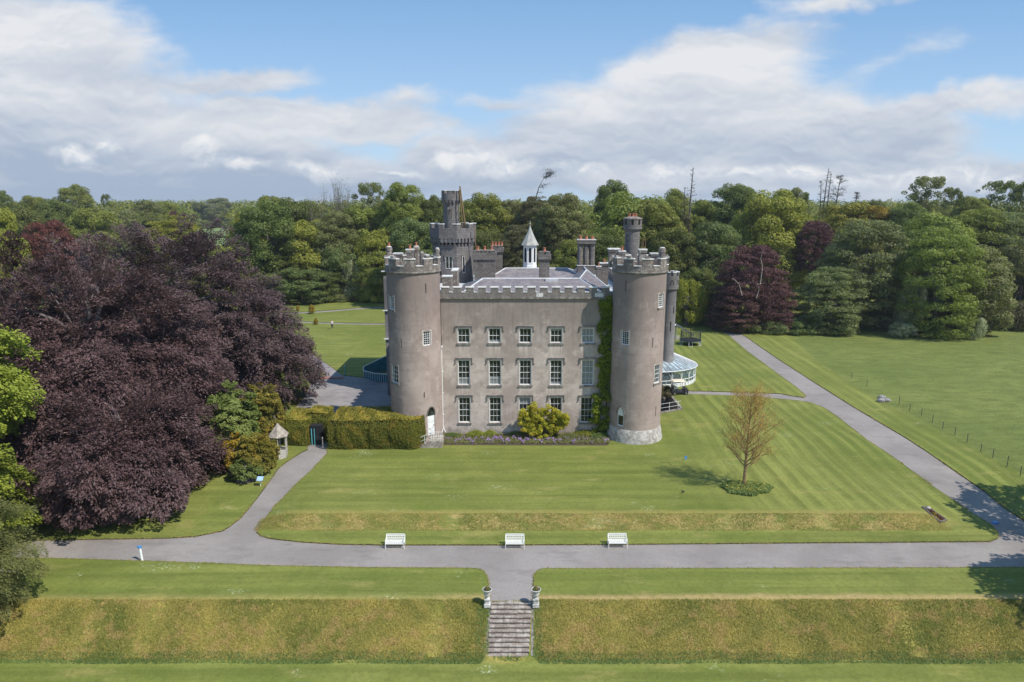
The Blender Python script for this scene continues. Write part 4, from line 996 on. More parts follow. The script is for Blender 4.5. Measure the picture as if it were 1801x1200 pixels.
# ================================================================== garden furniture and small things
# ---- sunken area beside the right tower
pt_ = thing('sunken_area', 'stone-lined sunken area with white rail beside the right round tower', 'basement area', (*G(1180, 712), 0))
pit.build('retaining_wall', M['grey_render'], pt_)
mb = MB(); A_, B_, C_ = G(1155, 727), G(1196.5, 720), G(1176, 694)
def curb(mb, P, Q, w_, z0, z1):
    P, Q = Vector(P), Vector(Q); t = (Q - P).normalized(); n = Vector((t.y, -t.x)) * w_
    mb.prism([tuple(P), tuple(Q), tuple(Q + n), tuple(P + n)], z0, z1)
curb(mb, A_, B_, .28, -.1, .14); curb(mb, B_, C_, .28, -.1, .145); mb.build_each('kerb_stone', M['sill'], pt_)
mb = MB(); a, b = Vector((*A_, .1)), Vector((*B_, .1)); 
for t in (.15, .52, .9): p = a.lerp(b, t); mb.tube([p, p + Vector((0, 0, 1.0))], .03, 6)
for h in (.45, .95): mb.tube([a + Vector((0, 0, h)), b + Vector((0, 0, h))], .018, 5)
mb.build('rail', M['white'], pt_)
# ---- conservatory
CXc, CYc, rx, ry = 18.9, 94.0, 7.0, 4.9
con = thing('conservatory', 'bowed white glass conservatory with glazed lean-to roof beside the rear turret', 'conservatory', (CXc, CYc, 0))
def el(a, k=1.0, z=0): return (CXc + rx * k * cos(a), CYc + ry * k * sin(a), z)
N_ = 13; a0, a1 = R(-150), R(30); angs = [a0 + (a1 - a0) * i / N_ for i in range(N_ + 1)]
mb = MB(); mg = MB(); mp_ = MB(); pl = MB()
def bar(mb, p, q, r=.05): mb.tube([p, q], r, 4)
for i, a in enumerate(angs):
    bar(mb, el(a, 1, 0), el(a, 1, 2.3), .07)
    if i < N_:
        b = angs[i + 1]; pl.quad(el(a, 1, 0), el(b, 1, 0), el(b, 1, .45), el(a, 1, .45)); mg.quad(el(a, .993, .45), el(b, .993, .45), el(b, .993, 2.25), el(a, .993, 2.25))
        for z in (.45, .95, 2.22): bar(mb, el(a, 1, z), el(b, 1, z), .045)
        bar(mb, el((a + b) / 2, 1, .1), el((a + b) / 2, 1, .95), .03)
        k = 6; arc = [el(a + (b - a) * (.5 - .45 * cos(pi * t / k)), 1.002, 1.1 + .95 * sin(pi * t / k)) for t in range(k + 1)]
        mb.tube(arc, .025, 4)
mb.build('frame', M['white'], con); pl.build('base_panel', M['white'], con)
# glass: clear panes
m, nt, p = new_mat('conservatory_glass'); p.inputs['Base Color'].default_value = (.75, .85, .85, 1); p.inputs['Roughness'].default_value = .05
tb_ = nt.add('ShaderNodeBsdfTransparent'); tb_.inputs[0].default_value = (.78, .88, .88, 1); mx = nt.add('ShaderNodeMixShader'); mx.inputs[0].default_value = .35
nt.l.new(tb_.outputs[0], mx.inputs[1]); nt.l.new(p.outputs[0], mx.inputs[2]); p.inputs['Base Color'].default_value = (.25, .33, .35, 1)
nt.l.new(mx.outputs[0], next(n for n in nt.n if n.type == 'OUTPUT_MATERIAL').inputs[0]); M['conglass'] = m
mg.build('glazing', M['conglass'], con)
mr = MB(); rb = MB()
top = lambda a: (CXc - .5 + 2.3 * cos(a), CYc + 1.0 + 1.6 * sin(a), 4.55)
for i in range(N_ * 2):
    a = a0 + (a1 - a0) * i / (N_ * 2); b = a0 + (a1 - a0) * (i + 1) / (N_ * 2); mr.quad(el(a, 1.03, 2.30), el(b, 1.03, 2.30), top(b), top(a)); rb.tube([el(a, 1.035, 2.36), (top(a)[0], top(a)[1], 4.61)], .045, 4)
m = simple('roof_glass_panel', (.34, .42, .45), .22, .0, .25, 1.2, spec=.8); M['roofglass'] = m
rf = mr.build('glazed_roof', m, con); rb.build('glazing_bar', M['lead'], rf)
mb = MB(); mb.tube([el(a, 1.035, 2.27) for a in angs], .09, 6); mb.build('gutter', M['lead'], con)
mb = MB(); mb.box(CXc - 4, CXc + 2, CYc - .6, CYc - .2, .0, .75); mb.box(CXc - 1, CXc - .4, CYc - 2.6, CYc - 2.0, 0, .5); mb.box(CXc + 2, CXc + 2.8, CYc - 1.6, CYc - 1.0, 0, .9); mb.build('interior_bench', M['timber'], con)
# ---- golf buggy
bx, by = G(1193, 693)
bug = thing('golf_buggy', 'black golf buggy with cream canopy parked at the side path', 'golf buggy', (bx, by, -.05), R(8))
m = MB()
m.prism([(-1.15, -.55), (1.15, -.55), (1.15, .55), (-1.15, .55)], .32, .55); m.prism([(-1.15, -.55), (-.3, -.55), (-.3, .55), (-1.15, .55)], .55, .85, [(-1.1, -.5), (-.35, -.5), (-.35, .5), (-1.1, .5)])
m.prism([(.7, -.55), (1.2, -.55), (1.2, .55), (.7, .55)], .55, .95, [(.75, -.45), (.95, -.45), (.95, .45), (.75, .45)]); m.build('body', M['black'], bug, local=True)
m = MB(); m.box(-.75, -.2, -.5, .5, .86, .95); m.box(-.85, -.72, -.5, .5, .86, 1.35); m.build('seat', M['metal'], bug, local=True)
m = MB(); m.prism([(-1.0, -.6), (.75, -.6), (.75, .6), (-1.0, .6)], 1.85, 1.95, [(-.9, -.5), (.65, -.5), (.65, .5), (-.9, .5)]); m.build('canopy', M['canopy'], bug, local=True)
m = MB()
for x_ in (-.85, .75):
    for y_ in (-.52, .52): m.tube([(x_, y_, .6), (x_ * .9, y_, 1.87)], .025, 5)
m.tube([(.55, -.2, .8), (.35, -.2, 1.1)], .03, 5); m.build('frame', M['metal'], bug, local=True)
for x_ in (-.75, .8):
    for y_ in (-.58, .58):
        t = MB(); vs = MB().lathe(0, 0, [(.1, -.09), (.25, -.09), (.28, -.05), (.28, .05), (.25, .09), (.1, .09)], 16); t.add([(x_ + a, y_ + c, .28 + b) for a, b, c in vs.v], vs.f)
        wh = t.build('wheel', M['rubber'], bug, local=True); t = MB(); vs = MB().lathe(0, 0, [(.13, -.1), (.13, .1)], 12); t.add([(x_ + a, y_ + c, .28 + b) for a, b, c in vs.v], vs.f); t.build('rim', M['metal'], wh, local=True)
# ---- trampoline and play slide
M['padc'] = simple('trampoline_pad', (.04, .055, .08), .6)
tx, ty = G(1214, 606); tr2 = 19 * zcam(ty, 1) / F
trm = thing('trampoline', 'round trampoline with dark safety net on the side lawn', 'trampoline', (tx, ty, 0))
m = MB(); m.lathe(0, 0, [(tr2 * .84, .80), (tr2 * .84, .83)], 28); m.build('mat', M['black'], trm, local=True)
m = MB(); m.lathe(0, 0, [(tr2 * .84, .82), (tr2, .78), (tr2, .86), (tr2 * .84, .87)], 28, closed=False); m.build('pad', M['padc'], trm, local=True)
for i in range(6):
    m = MB(); a = i * pi / 3 + .3; m.tube([(tr2 * .96 * cos(a - .16), tr2 * .96 * sin(a - .16), .8), (tr2 * cos(a - .16), tr2 * sin(a - .16), .03), (tr2 * cos(a + .16), tr2 * sin(a + .16), .03), (tr2 * .96 * cos(a + .16), tr2 * .96 * sin(a + .16), .8)], .05, 6); m.build('leg', M['white'], trm, local=True)
m = MB(); nn = 36
for i in range(nn):
    a = 2 * pi * i / nn; m.tube([(tr2 * .9 * cos(a), tr2 * .9 * sin(a), .85), (tr2 * .9 * cos(a), tr2 * .9 * sin(a), 2.45)], .038, 3)
for k in range(10):
    z = .9 + k * .17; m.tube([(tr2 * .9 * cos(2 * pi * i / nn), tr2 * .9 * sin(2 * pi * i / nn), z) for i in range(nn + 1)], .014 if k < 9 else .04, 3)
m.build('safety_net', M['wirem'], trm, local=True)
for i in range(6):
    m = MB(); a = i * pi / 3 + .3; m.tube([(tr2 * 1.0 * cos(a), tr2 * 1.0 * sin(a), .1), (tr2 * .97 * cos(a), tr2 * .97 * sin(a), 2.5)], .04, 6); m.build('pole', M['iron'], trm, local=True)
sx_, sy_ = G(1196, 597)
sld = thing('play_slide', 'grey climbing ramp and slide beside the trampoline', 'slide', (sx_, sy_, 0))
m = MB(); m.tube([(-1.6, 0, 2.9), (.2, 0, 2.2), (2.6, 0, .5)], .05, 5); m.add([(-.9, -.6, 2.7), (2.4, -.6, .7), (2.4, .6, .7), (-.9, .6, 2.7), (-.9, -.6, 3.0), (2.4, -.6, 1.0), (2.4, -.5, 1.0), (-.9, -.5, 3.0), (-.9, .5, 3.0), (2.4, .5, 1.0), (2.4, .6, 1.0), (-.9, .6, 3.0)], [(0, 1, 2, 3), (0, 1, 5, 4), (4, 5, 6, 7), (3, 2, 10, 11), (8, 9, 10, 11)]); m.build('ramp', M['metal'], sld, local=True)
for x_, z_ in ((-.8, 2.7), (1.9, 1.0)):
    for y_ in (-.55, .55): m = MB(); m.tube([(x_, y_, 0), (x_, y_, z_)], .06, 6); m.build('leg', M['timber'], sld, local=True)
m = MB(); m.box(-2.6, -.2, -.4, -.28, 0, .75); m.box(-2.6, -2.5, -.28, 1.6, 0, .75); m.build('side_panel', M['timber'], sld, local=True)
# ---- benches
def make_bench():
    t = thing('garden_bench', 'white cast-iron garden bench at the left, before the grass bank', 'bench', (0, 0, 0))
    W = .70
    m = MB()
    for i in range(15): x = -W + .05 + (2 * W - .1) * i / 14; m.box(x - .016, x + .016, -.02, .42, .415, .43)
    for j in range(6): y = 0 + .42 * j / 5; m.box(-W + .03, W - .03, y - .018, y + .018, .431, .445)
    m.box(-W + .02, W - .02, -.05, -.02, .36, .445); m.build('seat', M['benchw'], t)
    m = MB()
    def bk(x0, x1, z0, z1):
        f = lambda z: .42 + (z - .44) * .22
        m.add([(x0, f(z0), z0), (x1, f(z0), z0), (x1, f(z0) + .03, z0), (x0, f(z0) + .03, z0), (x0, f(z1), z1), (x1, f(z1), z1), (x1, f(z1) + .03, z1), (x0, f(z1) + .03, z1)], [(3, 2, 1, 0), (4, 5, 6, 7), (0, 1, 5, 4), (1, 2, 6, 5), (2, 3, 7, 6), (3, 0, 4, 7)])
    for z in (.44, .60, .76, .89): bk(-W + .02, W - .02, z, z + .045)
    for i in range(17): x = -W + .04 + (2 * W - .08) * i / 16; bk(x - .017, x + .017, .485, .60)
    for i in range(9): x = -W + .04 + (2 * W - .08) * i / 8; bk(x - .03, x + .03, .645, .76)
    for i in range(17): x = -W + .04 + (2 * W - .08) * i / 16; bk(x - .02, x + .02, .805, .89)
    m.build('backrest', M['benchw'], t)
    for sx in (-1, 1):
        m = MB(); x = sx * W; m.tube([(x, .53, .90), (x, .44, .66), (x, .02, .66), (x, -.06, .62), (x, -.05, .45)], .028, 6); m.tube([(x, -.05, .45), (x, .44, .45)], .024, 6); m.build('armrest', M['benchw'], t)
        for yy, yt in ((-.06, -.05), (.52, .44)): m = MB(); m.tube([(x, yy, 0), (x, yt, .45)], [.032, .028], 6); m.build('leg', M['benchw'], t)
        m = MB(); m.tube([(x, .44, .45), (x, .53, .92)], .028, 6); m.build('back_post', M['benchw'], t)
    return t
bench = make_bench()
bl = ['white lattice garden bench, nearest the left junction of the paths', 'white lattice garden bench in the middle, facing the steps', 'white lattice garden bench, furthest from the left junction of the paths']
for i, px in enumerate((694.5, 905.5, 1086.5)):
    o = bench if i == 0 else copy_tree(bench)
    y_ = Yat(965 - (1 if i == 2 else 0), -.77); o.location = (Xat(px, y_, -.77), y_, -.77); o['label'] = bl[i]; o['group'] = 'white benches along the front path'
# ---- stone steps down the bank
st_x0, st_x1 = Xat(864, 39.9, -.8), Xat(935, 39.9, -.8)
stp2 = thing('garden_steps', 'flight of worn stone steps going down the grass bank', 'steps', (0, 40.2, -.7))
NS = 12; y_top, y_bot = 40.28, 37.1
for i in range(NS):
    z = -.70 - (i) * (1.86 / NS); ya = y_top - (y_top - y_bot) * (i + 1) / NS; yb = y_top - (y_top - y_bot) * i / NS; rj = random.Random(i * 7 + 3)
    m = MB(); n = 6; dxx = rj.uniform(-.04, .04); xs = [st_x0 - .02 * i + (st_x1 - st_x0) * k / n + (rj.uniform(-.03, .03) if 0 < k < n else 0) for k in range(n + 1)]
    for k in range(n):
        dz_ = rj.uniform(-.012, .008); dy_ = rj.uniform(-.02, .02); m.box(xs[k] + .006, xs[k + 1] - .006, ya - .05 + dy_, yb + .02, z - .075, z + dz_ - .004)
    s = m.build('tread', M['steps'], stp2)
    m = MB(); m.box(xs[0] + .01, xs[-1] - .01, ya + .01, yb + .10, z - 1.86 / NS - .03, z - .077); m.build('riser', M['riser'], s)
for sx, nm in ((-1, 'left'), (1, 'right')):
    m = MB(); x0 = st_x0 - .16 if sx < 0 else st_x1 + .01
    for k in range(7):
        ya, yb = y_top - .46 * k, y_top - .46 * (k + 1) + .02; za = -.62 - (y_top - ya) * .56; sh = (-.035 * k) if sx < 0 else -.02 * k
        m.add([(x0 + sh, yb, za - .9), (x0 + .15 + sh, yb, za - .9), (x0 + .15 + sh, ya, za - .6), (x0 + sh, ya, za - .6), (x0 + sh, yb, za - .26), (x0 + .15 + sh, yb, za - .26), (x0 + .15 + sh, ya, za), (x0 + sh, ya, za)], [(3, 2, 1, 0), (4, 5, 6, 7), (0, 1, 5, 4), (1, 2, 6, 5), (2, 3, 7, 6), (3, 0, 4, 7)])
    m.build('side_kerb', M['sill'], stp2)
# ---- urns
def make_urn():
    t = thing('stone_urn', 'white stone urn on a pedestal left of the top step, planted with red flowers', 'urn', (0, 0, 0))
    m = MB(); m.box(-.26, .26, -.26, .26, -.15, .10); m.box(-.18, .18, -.18, .18, .10, .40); m.box(-.23, .23, -.23, .23, .40, .47); m.build('pedestal', M['urn'], t)
    m = MB(); m.lathe(0, 0, [(.17, .47), (.19, .50), (.10, .56), (.09, .62), (.14, .67), (.25, .74), (.29, .86), (.27, .98), (.31, 1.08), (.40, 1.13), (.41, 1.18), (.36, 1.20), (.32, 1.14), (.29, 1.06), (.02, 1.05)], 24, closed=False); m.build('bowl', M['urn'], t, smooth=True)
    m = MB(); m.lathe(0, 0, [(.30, 1.10), (.01, 1.12)], 16, closed=False); m.build('soil', M['soil'], t)
    return t
urn = make_urn()
urn_locs = []
for i, (px, lb) in enumerate(((857, 'white planted urn on the left of the top step'), (942.5, 'white planted urn on the right of the top step'))):
    o = urn if i == 0 else copy_tree(urn); y_ = Yat(1063, -.7); o.location = (Xat(px, y_, -.5), y_, -.7); o.scale = (.80, .80, .92); o['label'] = lb; o['group'] = 'urns flanking the garden steps'; urn_locs.append(o)
# ---- signs
x_, y_ = G(458, 851, -.1); s = thing('information_sign', 'small tilted blue and white information board on the lawn edge', 'sign', (x_, y_, float(hgt(x_, y_))))
m = MB(); m.tube([(0, 0, -.05), (0, 0, .62)], .03, 6); m.build('post', M['white'], s, local=True)
m = MB(); m.add([(-.27, -.2, .60), (.27, -.2, .60), (.27, .18, .86), (-.27, .18, .86), (-.27, -.18, .57), (.27, -.18, .57), (.27, .20, .83), (-.27, .20, .83)], [(0, 1, 2, 3), (4, 5, 6, 7), (0, 1, 5, 4), (1, 2, 6, 5), (2, 3, 7, 6), (3, 0, 4, 7)]); m.build('board', M['bluesign'], s, local=True)
x_, y_ = G(250, 985, LOW); s = thing('marker_post', 'leaning white post with a blue top beside the front path', 'post', (x_, y_, LOW))
m = MB(); m.tube([(0, 0, -.1), (-.08, .02, 1.0)], .085, 10); m.build('post', M['white'], s, local=True)
m = MB(); m.tube([(-.078, .02, .93), (-.09, .022, 1.08)], .11, 10); m.box(-.26, .08, -.03, .05, .98, 1.10); m.build('cap', M['blue'], s, local=True)
x_, y_ = G(1206, 810); s = thing('marker_sign', 'small blue marker board standing on the lawn before the right tower', 'sign', (x_, y_, 0))
m = MB(); m.box(-.12, .12, -.02, .02, .12, .45); m.build('board', M['blue'], s, local=True); m = MB(); m.tube([(0, .03, -.05), (0, .03, .3)], .02, 5); m.build('stake', M['white'], s, local=True)
x_, y_ = G(1750, 921, -.75); s = thing('parking_marker', 'bright blue square marker on the shaded tarmac', 'marker', (x_, y_, -.77))
m = MB(); m.prism([(-.22, -.16), (.22, -.16), (.22, .16), (-.22, .16)], 0, .18, [(-.19, -.13), (.19, -.13), (.19, .13), (-.19, .13)]); m.build('block', M['blue'], s, local=True)
m = MB(); m.box(-.24, .24, -.18, .18, -.01, .03); m.build('base', M['blue'], s, local=True)
# ---- stones at the pasture corner
for i, (px, py, r_, lb) in enumerate(((1549, 707, .45, 'flat pale stone, front left of the group by the pasture'), (1551, 701, .42, 'rounded stone at the back of the group by the pasture'), (1560, 706, .40, 'pale stone, nearest the fence posts'))):
    x_, y_ = G(px, py); rr_ = random.Random(i); m = MB().ball((0, 0, r_ * .35), r_, 12, 8, (1.15, .9, .75))
    m.v = [(a * rr_.uniform(.85, 1.12), b * rr_.uniform(.85, 1.12), c * rr_.uniform(.85, 1.1)) for a, b, c in m.v]
    o = m.build('field_stone', M['rock'], None, label=lb, cat='stone', group='stones by the pasture'); o.location = (x_, y_, 0)
# ---- pasture fence
fps = [(1498, 664), (1524, 680), (1581, 712), (1599.6, 723.5), (1620.5, 732), (1639.5, 744), (1658, 755), (1679, 766), (1700.5, 779), (1724.6, 795), (1746, 805), (1771, 820), (1794.6, 835), (1820, 852)]
x_, y_ = G(1658, 755); fen = thing('wire_fence', 'low wire fence on thin dark posts along the pasture', 'fence', (x_, y_, 0)); prev = None; wm = MB()
for i, (px, py) in enumerate(fps):
    x_, y_ = G(px, py); hh = .85 + .1 * (i % 3); m = MB(); m.tube([(x_, y_, -.1), (x_ + .03 * (i % 2), y_, hh)], .036, 6); m.build('post', M['post'], fen)
    if prev and i > 2:
        for z in (.35, .7): wm.tube([(prev[0], prev[1], z), (x_, y_, z)], .008, 3)
    prev = (x_, y_)
wm.build('wire', M['iron'], fen)
# ---- edging of the planting bed
ed_ = thing('bed_edging', 'low log edging round the narrow planting bed near the road corner', 'edging', (*plot_poly[0], -.3)); m = MB()
for i in range(4):
    P, Q = Vector(plot_poly[i]), Vector(plot_poly[(i + 1) % 4]); za, zb_ = float(hgt(P.x, P.y)), float(hgt(Q.x, Q.y)); m.tube([(P.x, P.y, za + .05), (Q.x, Q.y, zb_ + .05)], .10, 7)
m.build_each('log', M['post'], ed_)
x_, y_ = G(1633, 896, -.3); m = MB().ball((0, 0, .1), .17, 10, 7, (1.2, .8, .8)); o = m.build('white_stone', M['plinth'], None, smooth=True, label='white stone at the top corner of the planting bed', cat='stone'); o.location = (x_, y_, float(hgt(x_, y_)))
# ---- gazebo
gx, gy = G(492, 803); gz = thing('gazebo', 'little open timber gazebo with a shingled pointed roof beside the tarmac', 'gazebo', (gx, gy, 0), R(12))
gr = .80; hz = 2.25
m = MB(); m.lathe(0, 0, [(gr * 1.0, -.1), (gr * 1.0, .10)], 6, pi / 6); m.build('floor', M['timber'], gz, local=True)
for i in range(6):
    a = pi / 6 + i * pi / 3; m = MB(); m.box(gr * cos(a) - .05, gr * cos(a) + .05, gr * sin(a) - .05, gr * sin(a) + .05, .1, hz); m.build('post', M['timber'], gz, local=True)
m = MB()
for i in range(6):
    if i == 5: continue
    a = pi / 6 + i * pi / 3; b = a + pi / 3; P, Q = Vector((gr * cos(a), gr * sin(a), 0)), Vector((gr * cos(b), gr * sin(b), 0))
    m.add([P + Vector((0, 0, .1)), Q + Vector((0, 0, .1)), Q + Vector((0, 0, .75)), P + Vector((0, 0, .75))], [(0, 1, 2, 3)]); m.tube([P + Vector((0, 0, .78)), Q + Vector((0, 0, .78))], .04, 4)
    m.tube([P + Vector((0, 0, hz - .1)), Q + Vector((0, 0, hz - .1))], .06, 4)
m.build('side_panel', M['timber'], gz, local=True)
m = MB(); m.lathe(0, 0, [(gr * 1.32, hz - .05), (gr * 1.34, hz), (gr * .85, hz + .42), (gr * .35, hz + .9), (.03, hz + 1.22)], 6, pi / 6); m.build('roof', M['shingle'], gz, local=True)
m = MB(); m.box(-.5, .5, .2, .5, .42, .48); m.build('seat', M['timber'], gz, local=True)
# ---- turquoise ramp by the castle side, gateway in the yard
x_, y_ = G(665, 668); rp = thing('access_ramp', 'turquoise boarded access ramp with white rails against the castle side', 'ramp', (x_, y_, 0))
m = MB(); P0, P1, P2_ = Vector((*G(640, 664), 0)), Vector((*G(660, 671), 0)), Vector((*G(690, 673), 0)); Q0 = Vector((*G(640, 660), 0)); Q1 = Vector((*G(690, 652), 0))
def panel(m, A, B, h0, h1, t=.06):
    m.add([A, B, B + Vector((0, t, 0)), A + Vector((0, t, 0)), A + Vector((0, 0, h0)), B + Vector((0, 0, h1)), B + Vector((0, t, h1)), A + Vector((0, t, h0))], [(0, 1, 5, 4), (1, 2, 6, 5), (2, 3, 7, 6), (3, 0, 4, 7), (4, 5, 6, 7)])
panel(m, P0, P1, .95, 1.05); panel(m, P1, P2_, 1.05, 1.05); panel(m, Q0, Q1, 1.2, 2.6); m.build_each('panel', M['teal'], rp)
m = MB(); up = lambda p, h: p + Vector((0, -.02, h))
m.tube([up(P0, 1.0), up(P1, 1.15), up(P2_, 1.15)], .055, 6); m.tube([up(Q0, 1.3), up(Q1, 2.7)], .055, 6); m.tube([up(P0, 1.0), up(Q0, 1.3)], .05, 6)
for k in range(9): p = P1.lerp(P2_, k / 8); m.tube([up(p, .1) + Vector((0, -.03, 0)), up(p, 1.15)], .022, 4)
for k in range(6): p = P0.lerp(P1, k / 5); m.tube([up(p, .1), up(p, 1.05)], .022, 4)
m.build('handrail', M['white'], rp)
for nm, pts, lb in (('gate_post', (549, 661), 'turquoise gate post at the outer left of the yard entrance'), ('gate_post', (559.5, 662), 'turquoise gate post with white top, left side of the yard entrance'), ('gate_post', (607, 661), 'turquoise gate post with white top, right side of the yard entrance')):
    x_, y_ = G(*pts); t = thing(nm, lb, 'post', (x_, y_, 0), group='turquoise posts at the yard entrance'); m = MB(); m.tube([(0, 0, -.05), (0, 0, 1.45)], .07, 8); m.build('post', M['tealp'], t, local=True); m = MB(); m.tube([(0, 0, 1.46), (0, 0, 1.6)], .075, 8); m.build('cap', M['white'], t, local=True)
x0, y0 = G(559, 662); x1, y1 = G(528, 661); t = thing('barrier_rail', 'low white tubular barrier at the left of the yard entrance', 'barrier', (x0, y0, 0)); m = MB(); m.tube([(x0 - .1, y0, 1.0), (x1 + .8, y1, 1.0), (x1, y1, .4)], .05, 6); m.tube([(x0 - .1, y0, .5), (x1 + .3, y1, .5)], .03, 6); m.tube([(x1 + .8, y1, 0), (x1 + .8, y1, 1.0)], .04, 6); m.build('rail', M['white'], t)
x0, y0 = G(561, 664.5); x1, y1 = G(604, 664.5); o = MB().box(x0, x1, y0 - .35, y0 + .35, -.1, .04).build('brick_threshold', M['brick'], None, kind='structure')
# ---- bird on the lawn
x_, y_ = G(1201, 868); t = thing('crow', 'black crow standing on the lawn left of the young tree', 'bird', (x_, y_, 0), R(200))
def skin_body(name, verts, edges, radii, mat, parent, root=0, sub=2):
    me = bpy.data.meshes.new(name); me.from_pydata([Vector(v) for v in verts], edges, []); o = bpy.data.objects.new(name, me); COL.objects.link(o)
    md = o.modifiers.new('skin', 'SKIN'); md.use_smooth_shade = True
    for i, r in enumerate(radii): me.skin_vertices[0].data[i].radius = (r, r) if not isinstance(r, tuple) else r
    me.skin_vertices[0].data[root].use_root = True
    s_ = o.modifiers.new('sub', 'SUBSURF'); s_.levels = sub; s_.render_levels = sub
    dg = bpy.context.evaluated_depsgraph_get(); ev = o.evaluated_get(dg); m2 = bpy.data.meshes.new_from_object(ev); bpy.data.objects.remove(o)
    m2.materials.clear(); m2.materials.append(mat)
    o = bpy.data.objects.new(name, m2); COL.objects.link(o); o.parent = parent; return o
def add_skin_layer(me): pass
def make_skin(name, verts, edges, radii, mat, parent, root=0, sub=2):
    bm = bmesh.new(); lay = bm.verts.layers.skin.new(); vs = []
    for i, (v, r) in enumerate(zip(verts, radii)):
        q = bm.verts.new(v); q[lay].radius = (r, r) if not isinstance(r, tuple) else r; q[lay].use_root = (i == root); vs.append(q)
    for a, b in edges: bm.edges.new((vs[a], vs[b]))
    me = bpy.data.meshes.new(name); bm.to_mesh(me); bm.free(); o = bpy.data.objects.new(name, me); COL.objects.link(o)
    md = o.modifiers.new('skin', 'SKIN'); md.use_smooth_shade = True
    s_ = o.modifiers.new('sub', 'SUBSURF'); s_.levels = sub; s_.render_levels = sub
    bpy.context.view_layer.update(); dg = bpy.context.evaluated_depsgraph_get(); m2 = bpy.data.meshes.new_from_object(o.evaluated_get(dg)); bpy.data.objects.remove(o)
    m2.materials.clear(); m2.materials.append(mat); o = bpy.data.objects.new(name, m2); COL.objects.link(o); o.parent = parent; return o
make_skin('body', [(-.24, 0, .14), (-.1, 0, .18), (.05, 0, .20), (.13, 0, .27), (.18, 0, .29), (.24, 0, .275), (.0, .03, .10), (.02, .03, .0), (.0, -.03, .10), (.02, -.03, .0)],
          [(0, 1), (1, 2), (2, 3), (3, 4), (4, 5), (2, 6), (6, 7), (2, 8), (8, 9)], [.02, .06, .075, .04, .038, .01, .015, .008, .015, .008], M['black'], t, root=2, sub=1)
# ---- person walking on the far lawn
x_, y_ = G(584.5, 578.5); pe = thing('person', 'person in white shirt and dark trousers standing on the lawn below the far path', 'person', (x_, y_, 0), R(15))
V_ = [(0, 0, .95), (0, .01, 1.12), (0, 0, 1.32), (0, 0, 1.45), (0, -.01, 1.54), (0, -.02, 1.66),
      (-.10, 0, .88), (-.12, -.02, .50), (-.13, .03, .08), (-.13, -.12, .04), (.10, 0, .88), (.12, .0, .50), (.13, .08, .08), (.13, -.07, .04),
      (-.19, 0, 1.40), (-.25, .02, 1.13), (-.26, -.08, .90), (-.26, -.11, .82), (.19, 0, 1.40), (.27, .02, 1.14), (.24, -.12, .95), (.23, -.17, .89)]
E_ = [(0, 1), (1, 2), (2, 3), (3, 4), (4, 5), (0, 6), (6, 7), (7, 8), (8, 9), (0, 10), (10, 11), (11, 12), (12, 13), (3, 14), (14, 15), (15, 16), (16, 17), (3, 18), (18, 19), (19, 20), (20, 21)]
R_ = [.14, .13, .155, .11, .055, .095, .09, .065, .042, .035, .09, .065, .042, .035, .065, .045, .032, .03, .065, .045, .032, .03]
make_skin('body', V_, E_, R_, M['skin'], pe)
make_skin('shirt', [V_[i] for i in (0, 1, 2, 3)] + [V_[14], (-.23, .01, 1.22), V_[18], (.25, .01, 1.23)], [(0, 1), (1, 2), (2, 3), (3, 4), (4, 5), (3, 6), (6, 7)], [.165, .155, .175, .12, .085, .065, .085, .065], M['shirt'], pe)
make_skin('trousers', [V_[0], V_[6], V_[7], (-.13, .02, .12), V_[10], V_[11], (.13, .07, .12)], [(0, 1), (1, 2), (2, 3), (0, 4), (4, 5), (5, 6)], [.16, .11, .085, .06, .11, .085, .06], M['trouser'], pe)
make_skin('hair', [(0, .01, 1.68), (0, .02, 1.74)], [(0, 1)], [.105, .07], M['hair'], pe, sub=1)

# ================================================================== vegetation
def unit(v): return v / np.maximum(np.linalg.norm(v, axis=1, keepdims=True), 1e-9)
def leaves(rng, P, N, L, asp=.6, jit=.6, D=None, djit=.5, tone=None):
    n = len(P); Nn = unit(N + rng.normal(0, jit, (n, 3)))
    if D is None: T = rng.normal(0, 1, (n, 3))
    else: T = D + rng.normal(0, djit, (n, 3))
    T = unit(T - Nn * (T * Nn).sum(1, keepdims=True)); B = np.cross(Nn, T)
    l = (L * rng.uniform(.6, 1.25, (n, 1))) * .5; w_ = l * asp
    V = np.empty((n, 4, 3)); V[:, 0] = P + T * l; V[:, 1] = P + B * w_ + T * l * .15; V[:, 2] = P - T * l; V[:, 3] = P - B * w_ + T * l * .1
    if tone is None: tone = rng.uniform(0, 1, n)
    else: tone = np.clip(tone + rng.normal(0, .22, n), 0, 1)
    return V.reshape(-1, 3), tone
def leafmesh(name, V, tone):
    n = len(V) // 4; return fast_mesh(name, V, np.arange(n * 4).reshape(n, 4), attr=tone)
def rdir(rng, n, zmin=-1.0):
    z = rng.uniform(zmin, 1, n); a = rng.uniform(0, 2 * pi, n); r = np.sqrt(1 - z * z); return np.stack([r * np.cos(a), r * np.sin(a), z], 1)
def blob_leaves(rng, C, RR, tones, n, L, asp=.6, jit=.55, zmin=-.55, squash=.8, D=False, depth=.35):
    """C (k,3) clump centres with radii RR (k,): leaves on and just under each clump's upper surface"""
    pr = RR ** 2; pr = pr / pr.sum(); idx = rng.choice(len(C), n, p=pr); d = rdir(rng, n, zmin)
    rr_ = 1 - depth * rng.uniform(0, 1, n) ** 2; sc = np.stack([np.ones(n), np.ones(n), np.full(n, squash)], 1)
    P = C[idx] + d * sc * (RR[idx] * rr_)[:, None]; N = d * np.array([1, 1, 1.15])
    return leaves(rng, P, N, L, asp, jit, tone=tones[idx])
